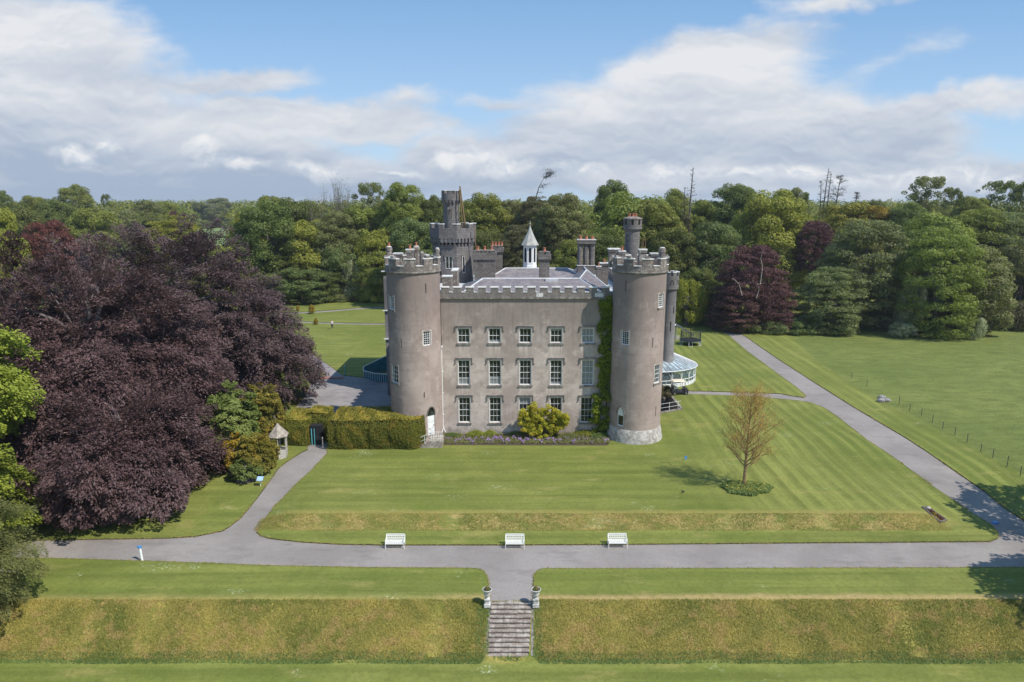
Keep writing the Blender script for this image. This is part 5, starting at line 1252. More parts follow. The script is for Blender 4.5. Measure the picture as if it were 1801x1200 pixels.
def crown_blobs(rng, R0, H0, zb, k, prof, rlo, rhi, flat=.8, rin=.72):
    C = []; rs = []
    for i in range(k):
        t = rng.uniform(0.0, 1) ** 1.05; a = rng.uniform(0, 2 * pi); r = rng.uniform(rlo, rhi) * R0
        pr = prof(t); lob = 1 + .10 * sin(3 * a + t * 5 + R0) + .07 * sin(5 * a - t * 7)
        rad = max(0, pr * R0 * lob - r * .75) * rng.uniform(rin, 1.0) ** .6
        z = zb + r * flat * .5 + (H0 - zb - r * flat * 1.35) * t
        C.append((rad * cos(a), rad * sin(a), z)); rs.append(r)
    return np.array(C), np.array(rs)
def prof_dome(t): return max(0.0, 1 - abs((t - .30) / .76) ** 2.6) ** .5 if t > .30 else (.84 + .16 * (t / .30))
def prof_tall(t): return max(0.0, 1 - abs((t - .28) / .78) ** 2.3) ** .55 if t > .28 else (.82 + .18 * (t / .28))
def prof_cone(t): return (1 - t) ** .8 * .95 + .06
def limb_tree(mb, rng, base, height, r0, targets, n=7, lean=(0, 0)):
    top = (base[0] + lean[0], base[1] + lean[1], base[2] + height)
    pts = [base, (base[0] + lean[0] * .3 + rng.uniform(-.2, .2), base[1] + lean[1] * .3, base[2] + height * .33), (base[0] + lean[0] * .6 + rng.uniform(-.3, .3), base[1] + lean[1] * .6 + rng.uniform(-.3, .3), base[2] + height * .66), top]
    mb.tube([(base[0], base[1], base[2] - .3)] + pts, [r0 * 1.5, r0 * 1.15, r0 * .8, r0 * .5, r0 * .15], n)
    for t in targets:
        f = rng.uniform(.25, .8); k = f * 3; i = min(2, int(k)); q = k - i; s = [pts[i][j] * (1 - q) + pts[i + 1][j] * q for j in range(3)]
        m = [(s[j] + t[j]) / 2 for j in range(3)]; m[2] += rng.uniform(-.3, .8); mb.tube([s, m, list(t)], [r0 * .32, r0 * .18, r0 * .05], 5, cap=False)
PRO = {}
def proto(key, seed, R0=8.0, H0=20.0, zb=.4, k=85, prof=prof_dome, rlo=.17, rhi=.33, n=36000, L=.46, asp=.62, jit=.33, flat=.8, zmin=-.5, core=True, trunk='bark', fill=.28, limbs=14, rin=.72):
    rng = np.random.default_rng(seed); C, rs = crown_blobs(rng, R0, H0, zb, k, prof, rlo, rhi, flat, rin); tn = rng.uniform(.1, .9, len(C))
    V, t = blob_leaves(rng, C, rs, tn, int(n * (1 - fill)), L, asp, jit, zmin, flat)
    if fill:
        C2, r2 = crown_blobs(rng, R0 * .82, H0 * .95, zb + .3, k // 2, prof, rlo, rhi, flat); V2, t2 = blob_leaves(rng, C2, r2, rng.uniform(.0, .5, len(C2)), int(n * fill), L * 1.35, asp, .9, -1, flat, depth=1.0)
        V = np.vstack([V, V2]); t = np.concatenate([t, t2])
    cm = leafmesh(key + '_crown', V, t)
    cm.materials.append(LF['mid'])
    mb = MB(); r_ = random.Random(seed); tg = [tuple(C[i]) for i in rng.choice(len(C), min(limbs, len(C)), replace=False)]
    limb_tree(mb, r_, (0, 0, 0), H0 * .8, .38, tg); tm = mb.mesh(key + '_trunk'); tm.materials.append(M[trunk])
    PRO[key] = (cm, tm, R0, H0)
proto('domea', 11); proto('domeb', 12, k=70, rlo=.2, rhi=.38); proto('domec', 13, k=125, rlo=.13, rhi=.28); proto('domed', 14, k=80, prof=prof_tall)
proto('tall', 21, k=90, prof=prof_tall, rlo=.14, rhi=.28); proto('feathera', 31, k=210, prof=prof_tall, rlo=.12, rhi=.24, L=.42, asp=.42, n=46000, flat=.55, jit=.42)
proto('featherb', 32, k=200, prof=prof_dome, rlo=.12, rhi=.25, L=.42, asp=.42, n=46000, flat=.5, jit=.42)
proto('open', 41, k=130, zb=3.0, rlo=.08, rhi=.18, n=20000, rin=.15, L=.40, fill=0, limbs=36, jit=.8, zmin=-1)
proto('wispy', 42, k=60, zb=7.5, rlo=.07, rhi=.16, n=2600, L=.34, fill=0, limbs=60, jit=.9, zmin=-1)
proto('conif', 51, R0=5.0, k=90, prof=prof_cone, rlo=.12, rhi=.3, n=16000, L=.42, asp=.35, flat=.35, zb=1.5, jit=.5)
proto('bush', 61, R0=4.0, H0=4.5, zb=.1, k=34, rlo=.22, rhi=.4, n=9000, L=.32, fill=.15, limbs=8)
proto('bushb', 62, R0=4.0, H0=4.5, zb=.1, k=60, rlo=.14, rhi=.28, n=11000, L=.26, asp=.4, fill=.15, limbs=8)
TN = {'bush': 'shrub', 'bushb': 'shrub', 'conif': 'conifer_tree'}
def T(px, ytop, D, hw, key, leaf, label, group='trees of the surrounding wood', name=None, cat=None, seed=0, zb=0.0, sy=None):
    cm, tm, R0, H0 = PRO[key]; hh = Zat(ytop, D) - zb; X = Xat(px, D, hh * .6); rad = hw * zcam(D, hh * .5) / F * (1.22 if key not in ('bush', 'bushb', 'conif') else 1.05)
    o = thing(name or TN.get(key, 'broadleaf_tree'), label, cat or ('shrub' if 'bush' in key else 'tree'), (X, D, zb), random.Random(int(px * 7 + ytop)).uniform(0, 6.28), group)
    ch = hh if (D < 149 or key in ('conif', 'bush', 'bushb')) else min(hh, max(2.35 * rad, .58 * hh))
    for nm, me in (('crown', cm), ('trunk', tm)):
        c = bpy.data.objects.new(nm, me); COL.objects.link(c); c.parent = o
        c.scale = (rad / R0, rad / R0, (ch if nm == 'crown' else hh) / H0); c.location = (0, 0, hh - ch if nm == 'crown' else 0)
        if nm == 'crown': c.material_slots[0].link = 'OBJECT'; c.material_slots[0].material = LF[leaf]
    return o
W = 'trees of the surrounding wood'
# --- wood to the right of the castle
TREES = [
 (1210, 487, 136, 31, 'bushb', 'yellow', 'yellow-green bushy tree just right of the rear turret'),
 (1182, 398, 152, 40, 'domeb', 'dark', 'dark tree rising behind the round rear turret'),
 (1228, 470, 142, 34, 'domea', 'dark', 'dark low tree behind the yellow-green bush and trampoline'),
 (1254, 390, 152, 46, 'domec', 'blue', 'rounded grey-green tree left of the reddish copper tree'),
 (1206, 378, 165, 24, 'conif', 'brown', 'thin brownish conifer under the bare dead spire'),
 (1355, 333, 166, 62, 'domea', 'bright', 'big bright green dome tree, tallest behind the reddish copper tree'),
 (1290, 320, 190, 38, 'domeb', 'dark', 'dark tall tree at the skyline left of the bright dome'),
 (1240, 352, 192, 34, 'domec', 'mid', 'mid-green tree at the skyline right of the dead spire'),
 (1185, 330, 190, 28, 'domed', 'mid', 'green tree at the skyline right of the round chimney turret'),
 (1430, 388, 158, 30, 'feathera', 'copper', 'narrow purple-leaved tree between bright dome and big grey-green beech'),
 (1522, 385, 136, 70, 'feathera', 'grey', 'big grey-green beech, tallest at the pasture edge'),
 (1462, 470, 130, 52, 'featherb', 'grey', 'low spreading beech in front of the big grey-green one, over the pasture edge'),
 (1560, 455, 141, 42, 'featherb', 'dark', 'dark shaded tree on the right flank of the big grey-green beech'),
 (1655, 400, 126, 62, 'featherb', 'mid', 'broad light tree with its trunk showing on the pasture'),
 (1705, 430, 129, 60, 'domec', 'olive', 'olive-tinted tree on the right of the pasture trunk'),
 (1640, 372, 146, 66, 'domed', 'mid', 'tall green tree behind the pasture trunk'),
 (1720, 366, 152, 56, 'feathera', 'mid', 'tall mid-green tree second from the right edge of the wood'),
 (1768, 372, 150, 52, 'feathera', 'grey', 'dull grey-green tree at the right edge of the wood'),
 (1800, 420, 140, 45, 'domea', 'olive', 'olive tree cut by the right edge above the pasture'),
 (1625, 309, 200, 38, 'open', 'olive', 'airy round-headed tree standing high over the pasture trees'),
 (1668, 330, 205, 22, 'open', 'dark', 'thin airy tree on the skyline right of the high round head'),
 (1755, 317, 205, 38, 'open', 'dark', 'dark airy tree on the skyline near the right corner'),
 (1800, 319, 200, 26, 'open', 'dark', 'dark airy tree on the skyline cut by the right edge'),
 (1705, 345, 198, 30, 'domec', 'mid', 'small mid-green head on the skyline between two dark airy trees'),
 (1488, 356, 190, 62, 'domec', 'yellow', 'broad yellow-green canopy behind the purple narrow tree'),
 (1540, 360, 186, 30, 'domeb', 'gold', 'golden-tinged tree behind the big grey-green beech'),
 (1590, 356, 182, 40, 'domea', 'dark', 'dark green tree right of the golden-tinged one'),
 (1412, 336, 215, 22, 'conif', 'dark', 'dark conifer top on the skyline beside the bright dome'),
 (1388, 330, 205, 26, 'domec', 'olive', 'olive tree head just right behind the bright dome'),
 (1535, 349, 230, 18, 'domeb', 'dark', 'small dark head on the skyline above the yellow-green canopy'),
 # behind the castle
 (1110, 334, 165, 72, 'domeb', 'mid', 'huge green dome tree behind the round chimney turret'),
 (1076, 316, 178, 32, 'domea', 'dark', 'tall dark tree head on the skyline left of the huge dome'),
 (1150, 352, 158, 46, 'domec', 'mid', 'green tree on the right flank of the huge dome'),
 (1062, 400, 150, 44, 'domea', 'dark', 'dark tree filling the gap behind the three-flue chimney'),
 (987, 340, 160, 44, 'domec', 'olive', 'olive-green tree right of the white cupola'),
 (1010, 420, 150, 34, 'domeb', 'mid', 'low green tree between cupola and three-flue chimney'),
 (945, 345, 168, 36, 'featherb', 'brown', 'brown-green cedar behind the white cupola'),
 (912, 395, 156, 34, 'featherb', 'brown', 'brownish low tree between keep and cupola'),
 (900, 352, 175, 30, 'domec', 'olive', 'olive tree head between keep and cupola'),
 (852, 339, 172, 42, 'domea', 'mid', 'round green tree just right of the keep turret'),
 (858, 400, 160, 38, 'domeb', 'dark', 'dark tree behind the pots of the double chimney'),
 (762, 343, 180, 26, 'domea', 'dark', 'dark round tree touching the left of the keep turret'),
 (710, 321, 178, 36, 'domec', 'mid', 'tall green tree, highest of those left of the keep'),
 (725, 382, 158, 40, 'domea', 'blue', 'bluish-green tree directly left of the keep battlements'),
 # wood to the left of the castle
 (655, 320, 184, 32, 'open', 'olive', 'airy olive tree right of the bare-branched one'),
 (595, 372, 176, 34, 'domec', 'olive', 'olive tree below the tall bare-branched one'),
  (640, 360, 164, 46, 'domec', 'mid', 'green tree below the airy olive one'),
 (668, 400, 156, 42, 'domed', 'bright', 'fresh green tree directly above the left round tower'),
 (548, 386, 160, 54, 'domea', 'bright', 'pale green dome tree in the middle of the left wood'),
 (600, 424, 157, 42, 'domeb', 'blue', 'bluish green tree above the blossoming one'),
 (470, 352, 172, 52, 'domea', 'dark', 'large dark tree, first right of the distant field'),
 (436, 372, 178, 26, 'domec', 'yellow', 'yellowish tree edge beside the distant field'),
 (462, 412, 160, 44, 'domec', 'mid', 'green tree behind the right shoulder of the copper beech'),
 (518, 345, 190, 50, 'domeb', 'dark', 'dark spreading tree on the skyline left of the bare branches'),
 (480, 344, 196, 30, 'domec', 'mid', 'mid-green skyline tree above the large dark one'),
 (500, 436, 156, 38, 'domea', 'dark', 'dark shaded tree behind the low bluish dome'),
 (530, 470, 151, 48, 'domec', 'blue', 'low bluish dome tree, nearest the far lawn'),
 (583, 470, 154, 34, 'domea', 'dark', 'dark rounded tree between the bluish dome and the blossom'),
 (624, 452, 153, 22, 'bushb', 'white', 'white-blossomed small tree at the wood edge left of the castle'),
 (660, 440, 152, 36, 'domed', 'mid', 'green tree touching the left tower at the far lawn'),
 # further left, beyond the copper beeches
 (135, 324, 330, 29, 'domea', 'mid', 'tall rounded tree standing above the left wood'),
 (190, 341, 330, 10, 'open', 'dark', 'small dark lollipop tree on the left skyline'),
 (62, 344, 280, 24, 'domec', 'mid', 'green tree near the left corner of the skyline'),
 (8, 334, 280, 18, 'domed', 'dark', 'dark tree cut by the left edge at the skyline'),
 (30, 355, 210, 42, 'domeb', 'dark', 'dark bushy tree left of the reddish copper dome'),
 (100, 350, 240, 34, 'domea', 'dark', 'dark tree beneath the tall rounded one'),
 (165, 366, 215, 46, 'domec', 'mid', 'mid-green tree above the copper beeches at left'),
 (205, 362, 240, 40, 'domeb', 'olive', 'olive-grey spreading tree above the copper beeches'),
 (262, 352, 300, 26, 'domec', 'olive', 'pale olive tree head in the distant left wood'),
 (295, 355, 320, 22, 'domea', 'mid', 'green tree head right of the pale olive one'),
 (250, 372, 255, 30, 'domeb', 'dark', 'dark bluish tree in the middle distance at left'),
 (306, 378, 205, 50, 'featherb', 'yellow', 'yellow-green feathery tree beyond the copper beech top'),
 (308, 370, 260, 9, 'domea', 'copper', 'small purple tree among the distant greens'),
 (385, 348, 640, 26, 'domec', 'olive', 'olive tree left of the distant field gap'),
 (345, 354, 640, 22, 'domeb', 'dark', 'dark tree left of the olive one at the distant gap'),
 (358, 387, 610, 14, 'domea', 'mid', 'little round green tree at the edge of the distant field'),
 (404, 390, 600, 12, 'domea', 'dark', 'little dark tree at the edge of the distant field'),
 (90, 387, 165, 40, 'domec', 'rust', 'reddish copper dome tree beyond the big beech'),
 (8, 366, 140, 34, 'domec', 'bright', 'light green tree at the left edge behind the beech'),
 (230, 420, 150, 60, 'domea', 'dark', 'dark tree just behind the top of the copper beech'),
 (385, 430, 150, 40, 'domec', 'bright', 'fresh green tree behind the right shoulder of the big beech'),
]
for a in TREES:
    if 400 < a[0] < 700 and a[2] < 166: a = (a[0], a[1], a[2] + 18) + a[3:]
    T(*a)
# the copper tree on the pasture corner, with pale bare limbs
ct = T(1322, 430, 133, 56, 'feathera', 'copper', 'reddish copper tree with pale bare limbs at the head of the road')
T(1300, 505, 131, 44, 'featherb', 'copper', 'low copper tree left of the one with pale bare limbs'); T(1362, 500, 130, 34, 'featherb', 'copper', 'dark copper tree right of the one with pale bare limbs')
m = MB(); r_ = random.Random(5); iz = lambda: 0
inv = lambda p: tuple(Vector(((Vector(p) - ct.location).x * cos(-ct.rotation_euler.z) - (Vector(p) - ct.location).y * sin(-ct.rotation_euler.z), (Vector(p) - ct.location).x * sin(-ct.rotation_euler.z) + (Vector(p) - ct.location).y * cos(-ct.rotation_euler.z), (Vector(p) - ct.location).z)))
def wp(px, py, D): z = Zat(py, D); return (Xat(px, D, z), D, z)
def limb(pts, D, r): 
    q = [inv(wp(a, b, D)) for a, b in pts]; q = [(x / ct.scale[0], y / ct.scale[1], z / ct.scale[2]) for x, y, z in q]; m.tube(q, [r * (1 - .75 * i / (len(q) - 1)) for i in range(len(q))], 5)
limb([(1337, 500), (1341, 470), (1338, 455), (1342, 440)], 125.6, .09); limb([(1305, 520), (1300, 500), (1292, 492), (1287, 490)], 125.2, .08); limb([(1330, 525), (1335, 510), (1332, 500), (1346, 498)], 125, .08)
m.build('bare_limb', M['palebark'], ct, local=True)
# shrubs along the feet of the wood
SHR = [(1318, 552, 128.5, 24, 'shrub', 'low shrub at the head of the road under the copper tree'), (1360, 562, 127.5, 26, 'grey', 'low grey shrub right of the road head'), (1405, 566, 127, 26, 'shrub', 'low green shrub below the narrow purple tree'),
       (1440, 572, 127.5, 22, 'grey', 'low grey shrub at the corner of the pasture'), (1605, 484, 127.5, 24, 'white', 'tall white-blossomed thorn left of the pasture trunk'), (1588, 566, 124.5, 24, 'white', 'low white-flowering bush at the pasture edge'),
       (1716, 556, 122, 18, 'white', 'pale flowering bush right of the pasture trunk'), (1560, 560, 132, 26, 'shrub', 'green bush left of the low white-flowering one'), (1750, 548, 133, 30, 'olive', 'olive bush near the right edge of the pasture'),
       (1792, 530, 132, 32, 'brown', 'brownish bush at the right edge of the pasture'), (1640, 552, 134, 28, 'shrub', 'green bush behind the pasture trunk'), (1678, 540, 128, 26, 'bright', 'leafy bush hanging beside the pasture trunk'),
       (600, 516, 151, 18, 'olive', 'yellowish low bushes below the blossoming tree'), (556, 514, 150, 20, 'dark', 'dark low bush under the bluish dome'), (655, 500, 150, 22, 'bright', 'green bush at the wood edge against the castle'),
       (1285, 556, 130, 20, 'dark', 'dark shrub on the left of the road head'), (1250, 545, 137, 22, 'dark', 'dark shrub behind the trampoline')]
for px, yt, D, hw, lf, lb in SHR:
    D = D + 18 if px < 700 else D; T(px, yt, D, hw, 'bushb' if lf in ('white', 'grey', 'olive') else 'bush', lf, lb, group='shrubs at the foot of the wood')
# golden saplings on the far lawn
for i, (px, yt, yb, hw, lb) in enumerate(((548, 536, 552, 5.5, 'golden sapling, largest of the three by the far paths'), (555, 560, 571, 4, 'golden-brown sapling beside the nearer far path'), (524, 537, 546, 3, 'tiny golden sapling beyond the further path'))):
    D = Yat(yb); T(px, yt, D, hw, 'bush', 'gold', lb, group='saplings on the far lawn', name='sapling', cat='sapling')
# far wood: one mass of crowns out to the skyline
rng = np.random.default_rng(77); Cs = []; rs_ = []; tn_ = []
for i in range(2600):
    D = 215 * (900 / 215) ** (rng.uniform() ** .8); px = rng.uniform(-160, 1960)
    if abs(px - 383) < 24 + 9600 / D and 190 < D < 640: continue
    X = (px - CX) / F * D; h = rng.uniform(17, 25) if D < 300 else rng.uniform(18, 27.5)
    if px < 420 and D < 330: h = min(h, 17) * .8
    for k in range(3): Cs.append((X + rng.normal(0, 3), D + rng.normal(0, 3), h * (.35, .60, .80)[k])); rs_.append((6.5, 6, 4.4)[k]); tn_.append(rng.uniform())
V, t = blob_leaves(rng, np.array(Cs), np.array(rs_), np.array(tn_), 420000, 1.5, .7, .5, -.2, .8)
o = link('far_wood', leafmesh('far_wood', V, t), LF['mid']); tag(o, kind='stuff')

# ---- branching wood for the bare trees
def branchy(mb, rng, p, d, L, r, lvl, mx, tips, up=.12, sides=5, split=3, spread=.55, keep=.72):
    k = 3; pts = [Vector(p)]; dd = Vector(d).normalized()
    for i in range(k): dd = (dd + Vector((rng.uniform(-.12, .12), rng.uniform(-.12, .12), rng.uniform(-.04, .10) + up * .3))).normalized(); pts.append(pts[-1] + dd * L / k)
    mb.tube(pts, [r * (1 - .13 * i) for i in range(k + 1)], sides if lvl < 2 else 3, cap=False)
    if lvl >= mx: tips.append(tuple(pts[-1])); return
    for j in range(split):
        s = pts[1 + (j % k)] if j < split - 1 else pts[-1]; a = rng.uniform(0, 2 * pi); q = dd.cross(Vector((cos(a), sin(a), .3))).normalized()
        branchy(mb, rng, s, (dd + q * rng.uniform(spread * .6, spread * 1.3) + Vector((0, 0, up))).normalized(), L * rng.uniform(keep * .8, keep * 1.1), r * .55, lvl + 1, mx, tips, up, sides, split, spread, keep)
    tips.append(tuple(pts[-1]))
# young lawn tree in bud
x0, y0 = G(1308, 857); yt_ = thing('young_tree', 'slender young tree in orange bud alone on the front lawn', 'tree', (x0, y0, 0)); rg = random.Random(9); tips = []; m = MB(); HT = Zat(692, y0)
m.tube([(0, 0, -.1), (.02, 0, 1.6), (.05, 0, 4.2), (.12, 0, 6.6), (.1, 0, HT * .97)], [.17, .14, .10, .055, .012], 8)
for i in range(40):
    z = 1.75 + (HT - 2.6) * (i / 39) ** 1.05; a = i * 2.4 + rg.uniform(-.3, .3); Lb = (2.45 * (1 - ((z - 2.6) / (HT * 1.02)) ** 1.4) if z > 2.6 else 2.0) * rg.uniform(.62, .90)
    branchy(m, rg, (.06, 0, z), (cos(a), sin(a), .55 + .35 * z / HT), max(Lb, .4), .05 * (1 - z / HT) + .014, 1, 4, tips, .16, 5, 3, .6, .70)
m.build('trunk', M['twig'], yt_, local=True)
tp = np.array(tips); rng = np.random.default_rng(4); P = tp[rng.choice(len(tp), 9000)] + rng.normal(0, .18, (9000, 3)); V, t = leaves(rng, P, rdir(rng, len(P)), .085, .7, 1)
link('crown', leafmesh('bud_crown', V, t), LF['bud'], yt_, local=True)
P = tp[rng.choice(len(tp), 1500)] + rng.normal(0, .15, (1500, 3)); V, t = leaves(rng, P, rdir(rng, len(P)), .10, .7, 1); link('young_leaves', leafmesh('young_leaves', V, t), LF['yellow'], yt_, local=True)
# ring of plants at its foot
x1, y1 = G(1312, 860); n = 9000; a = rng.uniform(0, 2 * pi, n); r = np.sqrt(rng.uniform(0, 1, n)) * (1 + .10 * np.sin(3 * a + 1) + .07 * np.sin(7 * a)) + np.abs(rng.normal(0, .05, n)); P = np.stack([x1 + 2.0 * r * np.cos(a), y1 + 1.35 * r * np.sin(a), rng.uniform(0, .38, n) * np.clip(1.1 - .5 * r, .15, 1)], 1)
V, t = leaves(rng, P, np.tile([0, -.4, .6], (n, 1)), .30, .25, .5, np.tile([0, 0, 1.], (n, 1)), .5); o = link('tree_ring_plants', leafmesh('ring', V, t), LF['weed']); tag(o, kind='stuff')
n = 420; a = rng.uniform(0, 2 * pi, n); r = np.sqrt(rng.uniform(0, 1, n)); P = np.stack([x1 + 1.9 * r * np.cos(a), y1 + 1.25 * r * np.sin(a), rng.uniform(.30, .45, n)], 1); V, t = leaves(rng, P, np.tile([0, 0, 1.], (n, 1)), .10, .8, .6); o = link('daffodils', leafmesh('daff', V, t), LF['daffodil']); tag(o, kind='stuff')
def bare_tree(px, yt, D, hw, label, seed, nleaf):
    z = Zat(yt, D); x = Xat(px, D, z * .7); o = thing('bare_tree', label, 'tree', (x, D, 0)); rg = random.Random(seed); tips = []; m = MB(); m.tube([(0, 0, 0), (.2, 0, z * .3), (.1, .2, z * .45)], [.5, .4, .34], 7); r = hw * zcam(D, z) / F
    for i in range(9): a = i * 2.4; branchy(m, rg, (.15, .1, z * (.28 + .02 * i)), (cos(a) * .75, sin(a) * .75, 1.15), z * .225 * rg.uniform(.85, 1.1), .34, 1, 5, tips, .10, 5, 3, .55, .80)
    q = np.array(m.v); rn = np.random.default_rng(seed); sx = r / max(1, np.percentile(np.abs(q[:, 0]), 99)); sz = z / q[:, 2].max(); m.v = [(a * sx, b * sx, c * sz) for a, b, c in m.v]; m.build('trunk', M['bark'], o, local=True)
    tp = np.array(tips) * [sx, sx, sz]; P = tp[rn.choice(len(tp), nleaf)] + rn.normal(0, .35, (nleaf, 3)); V, t = leaves(rn, P, rdir(rn, nleaf), .30, .7, 1); link('crown', leafmesh('bare_leaves', V, t), LF['olive'], o, local=True)
bare_tree(596, 301, 186, 34, 'tall bare-branched tree just coming into leaf, highest on the left skyline', 5, 1500)
bare_tree(560, 322, 184, 22, 'smaller bare-branched tree at the left shoulder of the highest one', 6, 600)
# dead spires and windswept pines on the skyline
def dead(px, yt, yb, D, label, seed, lean=0, tufts=0, flat=False, spread=.9, nb=22, rtr=.28):
    zb = Zat(yb, D); zt = Zat(yt, D); x = Xat(px, D, zb); o = thing('dead_pine', label, 'tree', (x, D, 0), group='bare pines on the skyline'); rg = random.Random(seed); m = MB(); tips = []
    lx = lean * zcam(D, zt) / F; pts = [(0, 0, 0), (0, 0, zb * .6), (lx * .05, 0, zb), (lx * .35, 0, zb + (zt - zb) * .5), (lx, 0, zt)]; m.tube(pts, [rtr * 1.6, rtr * 1.2, rtr, rtr * .7, .08], 6)
    for i in range(nb):
        f = (.75 + .25 * rg.random()) if flat and i > nb * .3 else rg.uniform(.1, 1); z = zb + (zt - zb) * f; xx = lx * (f ** 1.6); a = rg.uniform(0, 6.28); L = (zt - zb) * .16 * spread * (1.2 if flat else (1.15 - .8 * f)) * rg.uniform(.6, 1.3)
        dz_ = .15 if flat else rg.uniform(-.1, .5); dxx = abs(cos(a)) if flat and lean else cos(a); branchy(m, rg, (xx, 0, z), (dxx, sin(a), dz_), L, .07, 2, 3, tips, .04, 4, 3, .6, .6)
    m.build('trunk', M['bark'], o, local=True)
    if tufts:
        tq = np.array(tips); rn = np.random.default_rng(seed); P = tq[rn.choice(len(tq), tufts)] + rn.normal(0, .35, (tufts, 3)) * [1, 1, .4]; V, t = leaves(rn, P, np.tile([0, 0, 1.], (tufts, 1)), .45, .4, .5); link('crown', leafmesh('tufts', V, t), LF['dead'], o, local=True)
dead(940, 303, 355, 180, 'leaning bare pine with a windswept flat top above the cupola', 2, 22, 260, True, 1.2, 16, .16)
dead(1211, 295, 400, 180, 'tall bare dead spire right of the huge dome tree', 3, 3, 60, False, .5, 30, .26)
dead(1203, 330, 400, 182, 'small dark pine leaning on the tall dead spire', 8, -2, 260, False, .7, 18, .15)
dead(1449, 296, 360, 210, 'tallest of the bare pine stems above the yellow-green canopy', 4, 3, 60, False, .7, 20, .2)
dead(1455, 305, 362, 212, 'bare pine stem just right of the tallest one', 5, 2, 40, False, .7, 16, .17); dead(1443, 318, 362, 208, 'short bare pine stem left of the tallest one', 6, -3, 120, False, .8, 16, .15)
dead(1504, 338, 362, 215, 'small dark pine on the skyline well right of the bare stems', 17, 1, 260, False, 1.2, 18, .12)
dead(1470, 308, 364, 210, 'dark thin-needled pine right of the bare stems', 7, 4, 520, False, 1.5, 26, .2)

# ---- the big copper beeches
def beech(label, cx, cy, R0, Rz, H0, seed, nb, nl, leaf='beech', sy=1.0, L=.36, bough=(1.5, 2.6), nm='copper_beech', lob=.10, zb=.6, asp=.36, cat='tree', gap=.0, twig=60, tmat='beechtwig', p=2.3, zc0=.36):
    rng = np.random.default_rng(seed); o = thing(nm, label, cat, (cx, cy, 0)); C = []; Dv = []; S = []; z0 = H0 * zc0
    ph = rng.uniform(0, 6.28, 6)
    for i in range(nb):
        d = rdir(rng, 1, -.62)[0]; a = math.atan2(d[1], d[0]); e = math.asin(d[2])
        lb = 1 + lob * (sin(3 * a + ph[0] + 2 * e) + .8 * sin(5 * a + ph[1] - 3 * e) + .6 * sin(8 * a + ph[2] + 6 * e) * cos(5 * e + ph[3]))
        rxy = R0; rz_ = (H0 - z0) if d[2] > 0 else z0 * 1.0
        k = 1 / ((abs(d[0]) ** p + abs(d[1]) ** p) ** (2 / p) / rxy ** 2 + d[2] ** 2 / rz_ ** 2) ** .5
        dep = rng.uniform() ** 2.2 * .22; q = d * k * lb * (1 - dep) * np.array([1, sy, 1]); z = q[2] + z0
        if z < zb: z = zb + rng.uniform(0, 1.2)
        C.append((q[0], q[1], z)); nrm = unit(np.array([[d[0] / rxy, d[1] / rxy, d[2] / rz_]]))[0]; g = np.array([nrm[0], nrm[1], nrm[2] * .5 - .28 + .25 * max(0, nrm[2])]); Dv.append(g / np.linalg.norm(g)); S.append(rng.uniform(*bough))
    C = np.array(C); Dv = np.array(Dv); S = np.array(S); tn = rng.uniform(0, 1, nb); idx = rng.integers(0, nb, nl); u = rng.uniform(-1, 1, nl); 
    w_ = (1 - np.abs(u) ** 1.5) * .5 + .06
    Sd = unit(np.cross(Dv, np.array([0, 0, 1.]))); Up = np.cross(Sd, Dv); s_ = S[idx]
    th = rng.uniform(-1, 1, nl); tv = rng.normal(0, .12, nl)
    P = C[idx] + Dv[idx] * (u * s_ * .55)[:, None] + Sd[idx] * (th * w_ * s_)[:, None] + Up[idx] * (tv * s_ - .22 * (u * .5 + .5) ** 2 * s_)[:, None]
    P[:, 2] = np.maximum(P[:, 2], .12)
    D2 = Dv[idx] + Sd[idx] * (th * .8)[:, None]
    V, t = leaves(rng, P, Up[idx] + Dv[idx] * .35, L, asp, .45, D2, .35, tone=tn[idx])
    # shaded interior
    n2 = nl // 7; d = rdir(rng, n2, -.5); P2 = d * np.array([R0 * .72, R0 * .72 * sy, H0 * .5]) * (rng.uniform(.3, 1, n2) ** .4)[:, None] + np.array([0, 0, z0]); P2[:, 2] = np.maximum(P2[:, 2], .3)
    V2, t2 = leaves(rng, P2, d, L * 2.2, .7, .9)
    me = leafmesh('beech_crown', np.vstack([V, V2]), np.concatenate([t, t2])); link('crown', me, LF[leaf], o, local=True)
    m = MB(); rg = random.Random(seed); tg = [tuple(C[i] * .9) for i in rng.choice(nb, 40)]; limb_tree(m, rg, (0, 0, 0), H0 * .85, .75, tg, 8); m.build('trunk', M['purplebark'], o, local=True)
    if twig:
        m = MB(); tips = []
        for i in range(twig):
            j = int(rng.integers(0, nb)); c = C[j]
            if c[2] < H0 * .35: continue
            d = Vector(Dv[j]) + Vector((0, 0, .7)); branchy(m, rg, Vector(c) - d.normalized() * 1.2, d, rg.uniform(.9, 1.5), .028, 2, 4, tips, .1, 4, 3, .6, .72)
        if m.v: m.build('bare_twigs', M[tmat], o, local=True, kind='stuff')
    return o
beech('great copper beech with dense purple foliage sweeping down to the lawn by the front path', -40.2, 64.0, 9.8, 0, 19.3, 101, 1350, 380000, 'beechr', twig=36, zc0=.22, lob=.12, L=.31, bough=(1.6, 3.0), p=2.0)
beech('copper beech on the far left, its crown cut by the picture edge', -51.0, 70, 11.0, 0, 18.6, 102, 1000, 170000, 'beechr', twig=40, zc0=.25, L=.33, lob=.14, p=2.0)
beech('copper beech behind the great one, nearest the yard and path', -40.6, 82.5, 14.4, 0, 20.9, 103, 1900, 470000, twig=45, zc0=.14, p=1.9, L=.33, lob=.08, bough=(1.6, 2.8))
beech('low purple beech boughs hanging over the front path junction', -33.6, 55.6, 7.0, 0, 8.4, 104, 560, 140000, 'beechr', twig=14, L=.30, lob=.16, zc0=.25)
